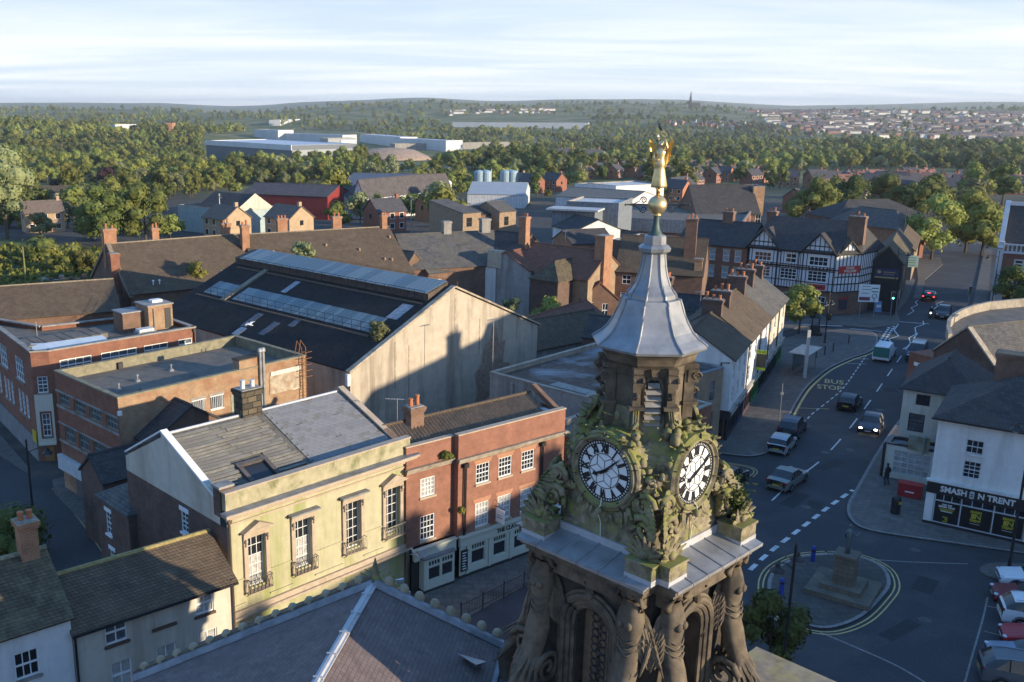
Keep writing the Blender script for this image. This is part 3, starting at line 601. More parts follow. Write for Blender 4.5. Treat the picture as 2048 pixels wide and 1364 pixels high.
# ---------------- the old street front: assembly rooms, pub, cream houses ----------------
def edge_T(p, q):
 L_ = math.hypot(q[0] - p[0], q[1] - p[1]); U = ((q[0] - p[0]) / L_, (q[1] - p[1]) / L_); Nn = (U[1], -U[0])
 return (lambda u, z, d=0.0: (p[0] + U[0] * u + Nn[0] * d, p[1] + U[1] * u + Nn[1] * d, z)), L_
def sash_set(nx, nz, **kw): return W_(nx, nz, **kw)
def assembly_rooms():
 t = Thing.px('assembly_rooms', 'two storey yellow stucco building with tall pedimented windows and a half stripped roof', 'building', (450, 988), (820, 874), 10.0)
 W = t.W; D = 11.0; T0 = side_T(0, 0, W, D, 0); T3 = side_T(0, 0, W, D, 3); T1 = side_T(0, 0, W, D, 1)
 cs = [1.72, 4.76, 8.3, 11.33]; hw = .56; z0, z1 = 4.3, 7.2
 hs = [(c - hw, z0, c + hw, z1) for c in cs]
 low = [(c - .55, .9, c + .55, 2.6) for c in (1.9, 4.9, 8.1)]
 mb = MB(); wall_holes(mb, T0, W, -.3, 9.0, hs, .28); t.part('front_wall', mb, stucco)
 st = W_(3, 5, fine=True, rev=.26, edge=.05, bar=.03);
 for i, h in enumerate(hs): window(t.root, T0, *h, st, glass_curtain if i < 2 else glass)
 lw = [(6.3, 6.35, 7.05, 7.6), (6.2, 1.6, 6.95, 3.6), (7.9, 2.1, 8.5, 3.6)]
 mb = MB(); wall_holes(mb, T3, D, -.3, 8.1, lw, .12); t.part('side_wall', mb, b_dark)
 for h in lw: window(t.root, T3, *h, W_(2, 4, sill=white_paint, head=white_paint, rev=.1))
 mb = MB(); mb.add([T3(0, 8.1), T3(D - .6, 8.1), T3(D - .6, 9.4), T3(4.6, 11.35), T3(0, 9.0)], [(0, 1, 2, 3, 4)]); t.part('gable_wall', mb, render_cream)
 mb = MB(); mb.add([T1(0, -.3), T1(D, -.3), T1(D, 9.0), T1(6.4, 11.35), T1(.6, 9.2), T1(0, 9.2)], [(0, 1, 2, 3, 4, 5)]); t.part('side_wall', mb, b_brown)
 # parapet, cornice, string courses
 mb = MB(); mb.box(0, 0, 9.0, W, .34, 9.95); t.part('parapet', mb, M('stained_stucco', (.37, .33, .21), .85, scale=1.5, var=.2, stain=(.12, .13, .045), stain_amt=.95, stain_scale=.7))
 mb = MB(); mb.box(-.04, -.06, 9.95, W + .04, .40, 10.03); t.part('coping', mb, sandst)
 mb = MB(); mb.box(-.3, -.55, 8.86, W + .3, 0, 9.0); mb.box(-.2, -.42, 8.74, W + .2, -.002, 8.86); mb.box(-.05, -.14, 8.5, W + .05, -.002, 8.74); mb.box(0, -.07, 8.2, W, -.002, 8.3)
 i = 0
 while i < 60: mb.box(.05 + i * .213, -.3, 8.64, .15 + i * .213, -.14, 8.738); i += 1
 t.part('cornice', mb, sandst)
 mb = MB(); mb.box(-.35, -.6, 9.002, W + .35, -.002, 9.04); t.part('cornice_flashing', mb, lead_dull)
 for z, a in ((4.95, .06), (3.55, .08)):
  mb = MB(); xs = [0] + [v for c in cs for v in (c - .78, c + .78)] + [W]
  for x0, x1 in zip(xs[::2], xs[1::2]): mb.box(x0, -a, z, x1, -.002, z + .07)
  t.part('string_course', mb, stucco)
 mb = MB(); mb.box(0, -.16, 3.0, W, -.002, 3.3); mb.box(0, -.3, 2.86, W, -.002, 3.0); t.part('string_course', mb, sandst)
 for j in range(4):   # window surrounds
  c = cs[j]; q = MB()
  for s in (-1, 1):
   x = c + s * (hw + .12); q.box(x - .12, -.12, z0 - .1, x + .12, -.002, z1 + .02)
   q.ball(x, -.2, z1 - .12, .09, .07, .13, 6, 4); q.ball(x, -.17, z1 - .34, .06, .05, .09, 6, 4)
  q.box(c - hw - .24, -.14, z1 + .02, c + hw + .24, -.002, z1 + .34); q.box(c - hw - .34, -.34, z1 + .34, c + hw + .34, -.002, z1 + .43)
  ho = t.part('window_surround', q, sandst)
  q = MB()
  if j in (0, 3):
   a = c - hw - .42; b = c + hw + .42; z = z1 + .43
   q.add([(a, -.4, z), (b, -.4, z), (c, -.4, z + .46), (a, 0, z), (b, 0, z), (c, 0, z + .46)], [(0, 1, 2), (1, 4, 5, 2), (4, 3, 5), (3, 0, 2, 5), (0, 3, 4, 1)])
   q.box(c - hw - .12, -.43, z + .06, c + hw + .12, -.401, z + .10)
   q.build('pediment', sandst, ho)
  else:
   q.box(c - hw - .42, -.42, z1 + .43, c + hw + .42, 0, z1 + .52); q.build('hood', lead_dull, ho)
  q = MB()   # balconette of curved iron
  xa, xb = c - .72, c + .72; zb, zt = z0 - .12, z0 + .62
  q.tube([(xa, -.05, zt), (xa, -.42, zt), (xb, -.42, zt), (xb, -.05, zt)], .022, 5); q.tube([(xa, -.05, zb), (xa, -.38, zb), (xb, -.38, zb), (xb, -.05, zb)], .022, 5)
  n = 6
  for i in range(n + 1):
   x = xa + (xb - xa) * i / n
   if i < n:
    x2 = xa + (xb - xa) * (i + 1) / n
    q.tube([(x, -.4, zb), (lerp(x, x2, .1), -.43, lerp(zb, zt, .5)), (lerp(x, x2, .5), -.42, zt)], .014, 4, False); q.tube([(x2, -.4, zb), (lerp(x2, x, .1), -.43, lerp(zb, zt, .5)), (lerp(x2, x, .5), -.42, zt)], .014, 4, False)
   q.tube([(x, -.38, zb), (x, -.42, zt)], .012, 4, False)
  for x in (xa, xb): q.tube([(x, -.05, zb - .25), (x, -.38, zb)], .02, 4); q.tube([(x, -.22, zb), (x, -.22, zt)], .012, 4)
  q.build('balconette', M('rusty_white_iron', (.40, .36, .24), .8, scale=8, var=.3, stain=(.12, .11, .04), stain_amt=.8, stain_scale=2) if j > 1 else iron, t.root)
  q = MB(); q.box(c - .75, -.36, z0 - .2, c + .75, -.002, z0 - .1); t.part('window_sill', q, sandst)
 # roof
 zr = 11.35; ya = .62; za = 9.15; yr = 6.4; sl = (zr - za) / (yr - ya)
 zt = lambda y: za + (y - ya) * sl
 mb = MB(); mb.slab([(.2, ya, za), (W - .2, ya, za), (W - .2, yr, zr), (.2, yr, zr)], -.1); mb.slab([(W - .2, D + .1, 9.0), (.2, D + .1, 9.0), (.2, yr, zr), (W - .2, yr, zr)], -.1); mb.box(.2, .34, 9.0, W - .2, ya + .3, 9.12)
 ro = t.part('roof', mb, M('bare_roof_boards', (.13, .12, .10), .9, scale=3, var=.35))
 rn = math.atan(sl)
 bm_ = MB().box(0, 0, 0, 1, .2, .055).mesh('batten', cement_sheet); bm2 = MB().box(0, 0, 0, 1, .17, .07).mesh('batten', M('old_batten', (.23, .21, .17), .9, scale=5, var=.3, stain=(.12, .11, .07), stain_amt=.7, stain_scale=1.5))
 r = random.Random(3); n = 21
 for i in range(n):
  y = ya + .35 + i * (yr - ya - .6) / n
  segs = [(.45, 6.1 + r.uniform(-.1, .25))]
  if i < 4: segs = [(.5, 1.9 + r.uniform(-.2, .2))] + ([(4.3, 6.2)] if i > 1 else [])
  elif i < 9: segs = [(.45, 2.3 + r.uniform(-.1, .2)), (4.35, 6.2 + r.uniform(-.2, .2))]
  for a, b in segs:
   x = a
   while x < b - .3:
    e = min(b, x + r.uniform(2.2, 3.4))
    o = inst('batten', bm_ if r.random() < .6 else bm2, ro, mat=Matrix.Translation((x, y, zt(y) + .11 + r.uniform(0, .02))) @ Matrix.Rotation(rn + r.uniform(-.05, .09), 4, 'X') @ Matrix.Rotation(r.uniform(-.008, .008), 4, 'Z') @ Matrix.Diagonal((e - x - .03, 1, 1, 1))); x = e
 sm = [MB().box(0, 0, 0, .46, .44, .022).mesh('slate', m) for m in (M('slate_pale', (.215, .21, .205), .6, scale=3, var=.15), M('slate_mid', (.19, .186, .184), .6, scale=3, var=.15, stain=(.23, .22, .205), stain_amt=.5, stain_scale=1), M('slate_brown', (.175, .165, .15), .7, scale=3, var=.2))]
 nx, ny = 13, 21
 for j in range(ny):
  for i in range(nx):
   x = 6.55 + i * .462 + (.23 if j % 2 else 0); y = ya + .45 + j * (yr - ya - .55) / ny
   if x > W - .62 or r.random() < .03: continue
   inst('slate', sm[0 if r.random() < .55 else 1 if r.random() < .75 else 2], ro, mat=Matrix.Translation((x, y, zt(y) + .115 + r.uniform(0, .008))) @ Matrix.Rotation(rn + .045, 4, 'X') @ Matrix.Rotation(r.uniform(-.02, .02), 4, 'Z'))
 # opening in the roof with its lifted frame
 q = MB(); y0 = ya + .6; y1 = ya + 2.1
 for x0_, x1_, a, b in ((2.35, 2.6, y0, y1), (4.05, 4.3, y0, y1), (2.6, 4.05, y1 - .25, y1)): q.slab([(x0_, a, zt(a) + .3), (x1_, a, zt(a) + .3), (x1_, b, zt(b) + .3), (x0_, b, zt(b) + .3)], .2)
 t.part('roof_hatch', q, M('tar_board', (.10, .085, .08), .9, scale=4, var=.3)); q = MB(); q.slab([(2.6, y0, zt(y0) + .13), (4.05, y0, zt(y0) + .13), (4.05, y1, zt(y1) + .13), (2.6, y1, zt(y1) + .13)], -.01); t.part('hatch_cover', q, plain('black_sheet', (.02, .022, .028), .35))  # near-black sheet stands in for the shade inside the open hole
 q = MB()
 for a in ((2.9, .9, .5), (5.2, .75, .9), (11.0, .7, 1.0), (6.6, .8, .3)): q.cbox(a[0], ya + .25 + a[1] * .2, zt(ya + .3) + .1, a[2], .45, .06, a[0])
 t.part('loose_sheets', q, M('pale_sheet', (.5, .5, .5), .6, scale=3, var=.2))
 q = MB(); q.tube([(.1, yr, zr + .12), (W - .1, yr, zr + .12)], .1, 6); t.part('ridge_flashing', q, lead_white)
 # end parapets
 for x0_, x1_, m in ((-.06, .36, concrete), (W - .32, W + .1, sandst)):
  q = MB(); q.slab([(x0_, ya + .3, za + .42), (x1_, ya + .3, za + .42), (x1_, yr, zr + .42), (x0_, yr, zr + .42)], .1); q.slab([(x1_, D, 9.3), (x0_, D, 9.3), (x0_, yr, zr + .42), (x1_, yr, zr + .42)], .1)
  t.part('parapet_coping', q, white_paint if x0_ < 1 else sandst)
  q = MB(); q.add([(x0_ + .03, ya, za - .2), (x0_ + .03, yr, zr - .2), (x0_ + .03, yr, zr + .33), (x0_ + .03, ya, za + .33), (x1_ - .03, ya, za - .2), (x1_ - .03, yr, zr - .2), (x1_ - .03, yr, zr + .33), (x1_ - .03, ya, za + .33)], [(3, 2, 1, 0), (4, 5, 6, 7), (0, 4, 7, 3), (3, 7, 6, 2), (1, 2, 6, 5)]); t.part('gable_parapet', q, b_brown if x0_ > 1 else render_cream)
 cuboid(t, 'pier', b_dark, -.1, .34, 8.6, .7, 1.0, 10.15); cuboid(t, 'pier_cap', concrete, -.16, .3, 10.15, .76, 1.06, 10.27)
 chimney(t.root, 5.75, 6.5, 9.6, 13.0, 1.35, .95, BR('black_ashlar', (.06, .052, .042), (.16, .125, .08), (.03, .027, .022), .62, .36, .03, bump=1.0), 2, concrete, M('white_pot', (.62, .62, .6), .6))
 drainpipe(t, .1, 0, 8.4, -.12, brown_paint)
 return t
ROOMS = assembly_rooms()
def street_pub():
 t = Thing('street_pub', 'three storey red brick pub with white sash windows and a sage green ground floor front', 'pub', (1.79, 53.42), 54.1)
 xl, xm, xr = -1.42, 2.2, 11.35; D = 5.4
 sa = W_(4, 4, rev=.1, bar=.028, edge=.055, sill=sandst, head=None); bl = W_(4, 4, rev=.1, bar=.028, edge=.055, sill=sandst)
 # left bay (set back), main bay
 T0 = side_T(xl, .45, xm - xl, D, 0); hs = [(1.06, 6.05, 2.16, 7.25), (1.06, 3.2, 2.16, 4.8), (.75, .55, 3.2, 2.2)]
 mb = MB(); wall_holes(mb, T0, xm - xl, 2.95, 9.45, hs[:2], .1)
 T1 = side_T(xm, 0, xr - xm, D, 0); us = [(1.45, 2.55), (3.33, 4.43), (5.3, 6.4)]
 h2 = [(a, 6.1, b, 7.4) for a, b in us] + [(a, 3.15, b, 4.8) for a, b in us]
 wall_holes(mb, T1, xr - xm, 2.95, 9.6, h2, .1)
 mb.quad((xm, 0, 2.95), (xm, 0, 9.6), (xm, .45, 9.6), (xm, .45, 2.95))
 for z, x0, x1, y in ((9.45, xl, xm, .45), (9.6, xm, xr, 0)): mb.quad((x0, y, z), (x1, y, z), (x1, y + .3, z), (x0, y + .3, z)); mb.quad((x1, y + .3, z), (x0, y + .3, z), (x0, y + .3, 8.5), (x1, y + .3, 8.5))
 mb.quad((xr, 0, -.2), (xr, D, -.2), (xr, D, 9.2), (xr, 0, 9.6)); mb.quad((xl, D, 0), (xl, .45, 0), (xl, .45, 9.45), (xl, D, 9.0)); mb.quad((xr, D, 0), (xl, D, 0), (xl, D, 9.1), (xr, D, 9.1))
 t.part('wall', mb, b_pub)
 for i, h in enumerate(hs[:2]): window(t.root, T0, *h, bl, glass_curtain if i == 0 else glass)
 for i, h in enumerate(h2): window(t.root, T1, *h, sa, glass_curtain if i in (3, 4, 5) else glass)
 q = MB()
 for a, z1 in [(h, h[3]) for h in h2]: q.add([T1(a[0] - .08, z1, .012), T1(a[2] + .08, z1, .012), T1(a[2] + .22, z1 + .3, .012), T1(a[0] - .22, z1 + .3, .012), T1(a[0] - .08, z1, .0), T1(a[2] + .08, z1, .0), T1(a[2] + .22, z1 + .3, .0), T1(a[0] - .22, z1 + .3, .0)], [(0, 1, 2, 3), (4, 5, 1, 0), (3, 2, 6, 7), (0, 3, 7, 4), (1, 5, 6, 2)])
 t.part('flat_arches', q, M('rubbed_brick', (.40, .20, .12), .85, scale=6, var=.1))
 for x0, x1, y, z in ((xl - .1, xm, .45, 7.98), (xm - .1, xr + .1, 0, 7.98)):
  q = MB(); q.box(x0, y - .26, z, x1, y - .002, z + .14); q.box(x0 + .04, y - .16, z - .16, x1 - .04, y - .002, z); t.part('cornice', q, M('grey_stone_ledge', (.30, .25, .19), .9, scale=2, var=.3, stain=(.12, .10, .08), stain_amt=.7))
 q = MB(); q.box(xl - .03, .42, 9.45, xm - .001, .79, 9.53); q.box(xm - .04, -.04, 9.6, xr + .04, .36, 9.68); t.part('coping', q, sandst)
 # shop front
 q = MB(); y = .1
 q.box(xl + .3, y - .15, 2.2, xm - .1, y + .1, 2.95); q.box(xm + .1, -.22, 2.25, xr, -.004, 2.95); q.box(xl + .25, y - .24, 2.87, xm - .05, y + .1, 2.96); q.box(xm + .05, -.34, 2.87, xr, -.004, 2.96)
 f0 = t.part('shop_fascia', q, sage_paint)
 T2 = side_T(xm + .1, -.12, xr - xm - .1, 3, 0); hs2 = [(1.0, .75, 2.15, 2.15), (2.85, .75, 3.95, 2.15), (4.65, .75, 5.75, 2.15), (6.5, .75, 7.5, 2.15)]
 mb = MB(); wall_holes(mb, T2, xr - xm - .1, .28, 2.25, hs2, .12); sh = t.part('shop_front', mb, sage_paint)
 for h in hs2: window(t.root, T2, h[0], .75, h[2], 1.72, W_(1, 1, rev=.12, fr=sage_paint)); window(t.root, T2, h[0], 1.72, h[2], 2.15, W_(5, 1, rev=.11, bar=.06, fr=sage_paint), name='transom_light')
 q = MB()
 for u in (.65, 2.5, 4.3, 6.1, 7.8): q.box(xm + .1 + u - .09, -.2, .28, xm + .1 + u + .09, -.122, 2.25)
 t.part('pilaster', q, sage_paint)
 cuboid(t, 'plinth', plain('dark_plinth', (.03, .03, .033), .5), xm + .1, -.16, -.2, xr, -.004, .28)
 # bay window of the left bay
 bx0, bx1 = -.62, 1.75; mb = MB(); T4 = side_T(bx0, -.32, bx1 - bx0, .5, 0); mb2 = MB()
 wall_holes(mb, T4, bx1 - bx0, .25, 2.3, [(.3, .8, 1.28, 2.15), (1.34, .8, 2.28, 2.15)], .08); mb.box(bx0, -.319, .25, bx0 + .06, .2, 2.3); mb.box(bx1 - .06, -.319, .25, bx1, .2, 2.3); t.part('bay_front', mb, sage_paint)
 for a, b in ((.3, 1.28), (1.34, 2.28)): window(t.root, T4, a, .8, b, 1.72, W_(1, 1, rev=.08, fr=sage_paint)); window(t.root, T4, a, 1.72, b, 2.15, W_(4, 1, rev=.07, bar=.06, fr=sage_paint), name='transom_light')
 cuboid(t, 'bay_roof', lead_dull, bx0 - .1, -.42, 2.3, bx1 + .1, .2, 2.38); cuboid(t, 'door', plain('dark_door', (.03, .03, .03), .5), xl + .25, .2, 0, -.7, .3, 2.1)
 cuboid(t, 'plinth', plain('dark_plinth', (.03, .03, .033), .5), bx0, -.34, -.2, bx1, .1, .25)
 cuboid(t, 'menu_board', black_paint, xm + .2, -.2, .55, xm + .75, -.15, 2.0)
 q = MB()
 for i in range(7): q.box(xm + .3, -.215, .7 + i * .18, xm + .62 - .05 * (i % 3), -.201, .76 + i * .18)
 t.part('menu_lettering', q, white_paint)
 wall_text('lettering', 'THE CLAYHANGER', .40, black_paint, f0, 6.9, -.235, 2.55, sx=.92, bold=.012, ext=.012)
 # gutters, pipes, hanging sign
 for x in (xm + .45, 9.2):
  q = MB(); q.tube([(x, -.1, 2.9), (x, -.1, 7.5)], .05, 6); q.tube([(x + .12, -.1, 2.9), (x + .12, -.1, 7.5)], .04, 6); q.cbox(x + .05, -.14, 7.5, .34, .24, .26); t.part('drainpipe', q, black_paint)
 q = MB(); q.tube([(5.25, -.05, 4.3), (5.25, -.95, 4.3)], .025, 5); q.tube([(5.25, -.05, 4.75), (5.25, -.7, 4.3)], .018, 5); sg = t.part('hanging_sign_bracket', q, iron)
 q = MB(); q.box(5.2, -.95, 3.3, 5.3, -.2, 4.2); q.build('sign_board', white_paint, sg); q = MB(); q.box(5.19, -.85, 3.62, 5.31, -.3, 3.68); q.box(5.19, -.8, 3.8, 5.31, -.35, 3.84); q.build('sign_lettering', grey_paint, sg)
 q = MB(); q.tube([(-1.5, -.1, 3.3), (-1.5, -.9, 3.05)], .03, 5); q.tube([(-1.5, -.1, 2.9), (-.9, -.8, 2.8)], .03, 5); q.tube([(-1.5, -.2, 3.1), (-.8, -.7, 2.7)], .03, 5); q.box(-1.3, -.7, 2.95, -.75, -.62, 3.3); t.part('lamp_bracket', q, M('silver_paint', (.5, .5, .5), .4, .3))
 # pantile roof: one rippled sheet
 x0, x1 = xl + .1, xr - .3; y0, y1, z0, z1 = .5, 3.1, 8.62, 10.0; n = 46; mb = MB()
 for i in range(n * 4 + 1):
  x = x0 + (x1 - x0) * i / (n * 4); h = [0, .08, .15, .08][i % 4]
  mb.V += [(x, y0, z0 + h), (x, (y0 + y1) / 2, (z0 + z1) / 2 + h), (x, y1, z1 + h), (x, D, 9.05 + h)]
 for i in range(n * 4):
  for j in range(3): a = i * 4 + j; mb.F.append([a, a + 4, a + 5, a + 1]); mb.I.append(0)
 ro = t.part('pantile_roof', mb, M('pantile', (.20, .145, .10), .85, scale=5, var=.25, stain=(.10, .085, .065), stain_amt=.6, stain_scale=1)); ro['kind'] = 'stuff'
 q = MB(); q.tube([(x0, y1, z1 + .08), (x1, y1, z1 + .08)], .12, 6); t.part('ridge_tiles', q, t_brown)
 cuboid(t, 'gable_flashing', lead_white, xr - .75, 1.0, 9.0, xr - .35, 3.0, 9.35)
 q = MB(); q.slab([(xr - .3, .3, 9.0), (xr + .06, .3, 9.0), (xr + .06, y1, 10.35), (xr - .3, y1, 10.35)], -.35); t.part('gable_parapet', q, b_brown)
 chimney(t.root, .95, 2.9, 8.9, 11.0, 1.0, .8, b_brown, 2)
 q = MB(); q.tube([(-.1, 3.2, 9.3), (-.1, 3.2, 11.6)], .025, 5); q.tube([(-1.0, 3.2, 11.75), (.9, 3.2, 11.35)], .02, 5)
 for i in range(8): x = -.9 + i * .22; q.tube([(x, 3.0, 11.73 - i * .047), (x, 3.4, 11.73 - i * .047)], .012, 4)
 t.part('aerial', q, M('aerial_metal', (.3, .3, .3), .4, .6))
 return t
PUB = street_pub()
def cream_houses():
 t = Thing('cream_house', 'cream rendered house with a brown tiled roof and brown stone sills beside the yellow building', 'house', (-14.77, 38.48), 52.4)
 s4 = W_(2, 2, rev=.12, sill=brown_paint, bar=.05); wn = [(0, 1.45, 4.75, 2.5, 6.0 - .1, s4, glass_grey), (0, 5.98, 4.7, 6.95, 5.8, s4, glass_curtain)] + [(0, a, 2.3, a + 1.0, 3.75, W_(2, 2, rev=.12, bar=.045), glass_curtain) for a in (1.6, 3.85, 6.05)]
 block(t, 8.1, 5.4, 6.0, render_cream, 'gx', t_brown, 1.5, wins=wn, over=.22, ridgem=M('yellow_ridge', (.30, .24, .10), .9, scale=6, var=.3))
 cuboid(t, 'blind_window', render_cream, 3.85, -.04, 4.85, 4.75, -.002, 5.85); cuboid(t, 'sill', brown_paint, 3.7, -.1, 4.68, 4.95, -.002, 4.82)
 drainpipe(t, .05, 0, 5.8); drainpipe(t, 8.0, 0, 5.9, -.1, brown_paint)
 q = MB(); q.box(-.1, -.36, 5.86, 8.2, -.24, 5.97); t.part('gutter', q, black_paint)
 u = Thing('white_house', 'white cottage with a mossy roof and red brick chimney at the lower left corner', 'house', (-14.77, 38.48), 52.4)
 wn = [(0, 6.35, 4.55, 7.4, 5.85, W_(3, 2, rev=.12, sill=concrete, bar=.04), glass), (0, 6.5, 1.9, 7.5, 3.3, W_(3, 2, rev=.12, sill=concrete), glass)]
 block(u, 8.9, 6.2, 6.85, render_white, 'gx', t_moss, 2.0, x0=-8.95, y0=0, wins=wn, over=.2, ridgem=M('mossy_ridge', (.24, .22, .15), .9, scale=5, var=.4))
 chimney(u.root, -.75, 3.05, 8.0, 10.6, .8, .8, b_orange, 2, potm=terracotta)
cream_houses()
def side_wing():
 t = Thing('brick_wing', 'dark brick back wing with white headed sash windows and a low slate roof', 'building', (-18.9, 55.2), 137.8)
 s = W_(2, 4, rev=.1, sill=white_paint, head=white_paint, bar=.03, edge=.05)
 block(t, 4.2, 5.0, 5.6, b_dark, 'hip', t_grey, 1.2, wins=[(0, 1.1, 3.4, 1.8, 4.9, s), (0, 1.3, .9, 1.95, 2.4, s)], over=.15)
 t2 = Thing('garden_wall', 'low brick yard wall beside the dark brick wing', 'wall', (-17.0, 50.5), 60); cuboid(t2, 'wall', b_dark, -3.5, 0, -.2, .2, .25, 1.5); cuboid(t2, 'coping', concrete, -3.55, -.05, 1.5, .25, .3, 1.6)
 t3 = Thing('brick_lean_to', 'dark tiled lean-to wing between the flat roofed brick block and the grey gable', 'building', (-17.2, 62.0), 47.8)
 block(t3, 6.5, 5.5, 6.4, b_brown, 'gy', t_dark, 2.0, wins=[], over=.15)
 t4 = Thing('shed_extension', 'low slate roofed extension with white rooflights behind the dark brick wing', 'building', (-19.6, 58.6), 47.8)
 block(t4, 4.5, 3.4, 4.9, b_dark, 'gx', t_dark, 1.4, over=.12)
side_wing()
# ---------------- left: flat roofed brick blocks, market shed, long tiled roofs ----------------
def flat_block():
 t = Thing.px('flat_roof_block', 'flat roofed brick block with a tan side wall and a white fascia at street level', 'building', (235, 797), (610, 712), 9.5)
 W, D = 16.55, 9.7; g = M('green_frame', (.20, .23, .20), .6)
 s1 = W_(4, 2, fr=g, rev=.15, gl=glass_grey, bar=.05); s2 = W_(1, 1, fr=white_paint, rev=.18, gl=glass_grey)
 wins = [(3, .4 + 2.45 * i, 7.0, 2.2 + 2.45 * i, 7.95, s1) for i in range(4)] + [(3, .9 + 2.3 * i, 4.2, 2.6 + 2.3 * i, 5.4, s1) for i in range(4)]
 wins += [(0, 5.82, 6.9, 6.95, 8.05, s2), (0, 7.42, 6.92, 8.58, 8.0, s2), (0, 13.2, 7.2, 14.0, 8.2, s2), (0, 15.2, 6.9, 16.0, 8.0, s2)]
 wo, ro = block(t, W, D, 9.5, b_tan, 'flat', felt, wins=wins, par=.75, coping=M('mossy_coping', (.22, .20, .135), .9, scale=2, var=.3))
 T3 = side_T(0, 0, W, D, 3); q = MB(); hs = [w[1:5] for w in wins if w[0] == 3]
 wall_holes(q, lambda u, z, d=0: T3(u, z, d + .02), D, 2.95, 9.45, [h for h in hs], .02); t.part('brick_skin', q, b_red)
 q = MB()
 for z, h in ((6.75, .2), (8.0, .14), (3.95, .2), (5.45, .12)): tbox(q, T3, 0, z, D, z + h, .03, .1)
 t.part('concrete_band', q, concrete)
 q = MB(); tbox(q, T3, -.1, 1.75, D - .1, 2.9, .03, .35); t.part('white_fascia', q, M('dirty_white_board', (.50, .52, .53), .6, scale=2, var=.12))
 q = MB(); tbox(q, T3, 2.2, 0, 7.0, 1.75, .02, .08); t.part('shutter', q, M('grey_shutter', (.12, .115, .11), .6, scale=2, var=.2)); q = MB(); tbox(q, T3, 7.1, .3, 8.0, 1.6, .02, .07); t.part('poster', q, plain('red_poster', (.35, .03, .05), .5))
 for a in (5.82, 7.42):
  q = MB()
  for i in range(7): q.tube([(a + .1 + i * .16, -.05, 6.95), (a + .1 + i * .16, -.05, 7.98)], .02, 4)
  q.box(a - .02, -.06, 6.9, a + 1.18, -.03, 6.96); q.box(a - .02, -.06, 7.98, a + 1.18, -.03, 8.04); t.part('window_bars', q, white_paint)
  q = MB(); q.box(a - .1, -.05, 8.08, a + 1.25, -.002, 8.22); t.part('lintel', q, concrete)
 cuboid(t, 'door', M('green_door', (.24, .27, .2), .7), 9.25, -.04, 5.2, 10.1, -.002, 7.8)
 cuboid(t, 'brick_stack', b_tan, 10.15, .02, 8.8, 12.5, .9, 10.25); cuboid(t, 'stack_coping', t_brown, 10.1, -.04, 10.25, 12.55, .96, 10.33)
 for x in (12.0, 12.3):
  q = MB(); q.tube([(x, -.14, 6.0), (x, -.14, 10.7)], .11, 8); q.lathe([(.17, 10.65), (.2, 10.72), (.15, 10.95), (.05, 11.0)], 8, (x, -.14)); t.part('flue_pipe', q, M('galvanised', (.42, .42, .42), .4, .5))
 cuboid(t, 'exposed_plaster', M('peeling_plaster', (.40, .33, .24), .9, scale=2, var=.3, stain=(.22, .11, .06), stain_amt=.9, stain_scale=.9), 12.9, -.05, 7.0, 15.9, -.002, 8.6); cuboid(t, 'white_panel', M('peeling_white', (.55, .53, .48), .8, scale=2, var=.2, stain=(.3, .2, .13), stain_amt=.7, stain_scale=1.5), 13.0, -.1, 8.5, 16.0, -.04, 8.85)
 q = MB()
 for x in (15.95, 16.35): q.tube([(x, -.3, 5.0), (x, -.3, 10.3), (x, .3, 10.8), (x, .6, 9.6)], .035, 5)
 for i in range(18): q.tube([(15.95, -.3, 5.2 + i * .28), (16.35, -.3, 5.2 + i * .28)], .02, 4)
 for i in range(5): z = 8.0 + i * .5; q.tube([(15.8, -.3, z), (15.8, -.9, z + .05), (16.5, -.9, z + .05), (16.5, -.3, z)], .02, 4)
 t.part('rusty_ladder', q, M('rust', (.25, .12, .05), .9, scale=8, var=.4))
 q = MB(); q.box(3.3, .3, 8.77, 4.2, 3.0, 8.9); q.box(4.0, .3, 8.77, 7.0, .8, 9.1); t.part('roof_kerb', q, felt)
 for x, y in ((4.4, 5.2), (7.8, 6.0), (2.2, 4.0)): q = MB(); q.lathe([(.25, 8.76), (.2, 8.9), (.07, 8.95), (.07, 9.2), (.12, 9.22), (.1, 9.3)], 8, (x, y)); t.part('roof_vent', q, lead_dull)
 q = MB(); q.box(5.0, D - .5, 8.78, 5.4, D - .25, 9.3); t.part('rainwater_head', q, iron)
 cuboid(t, 'floodlight', white_paint, -.1, -.25, 8.3, .15, -.02, 8.6)
flat_block()
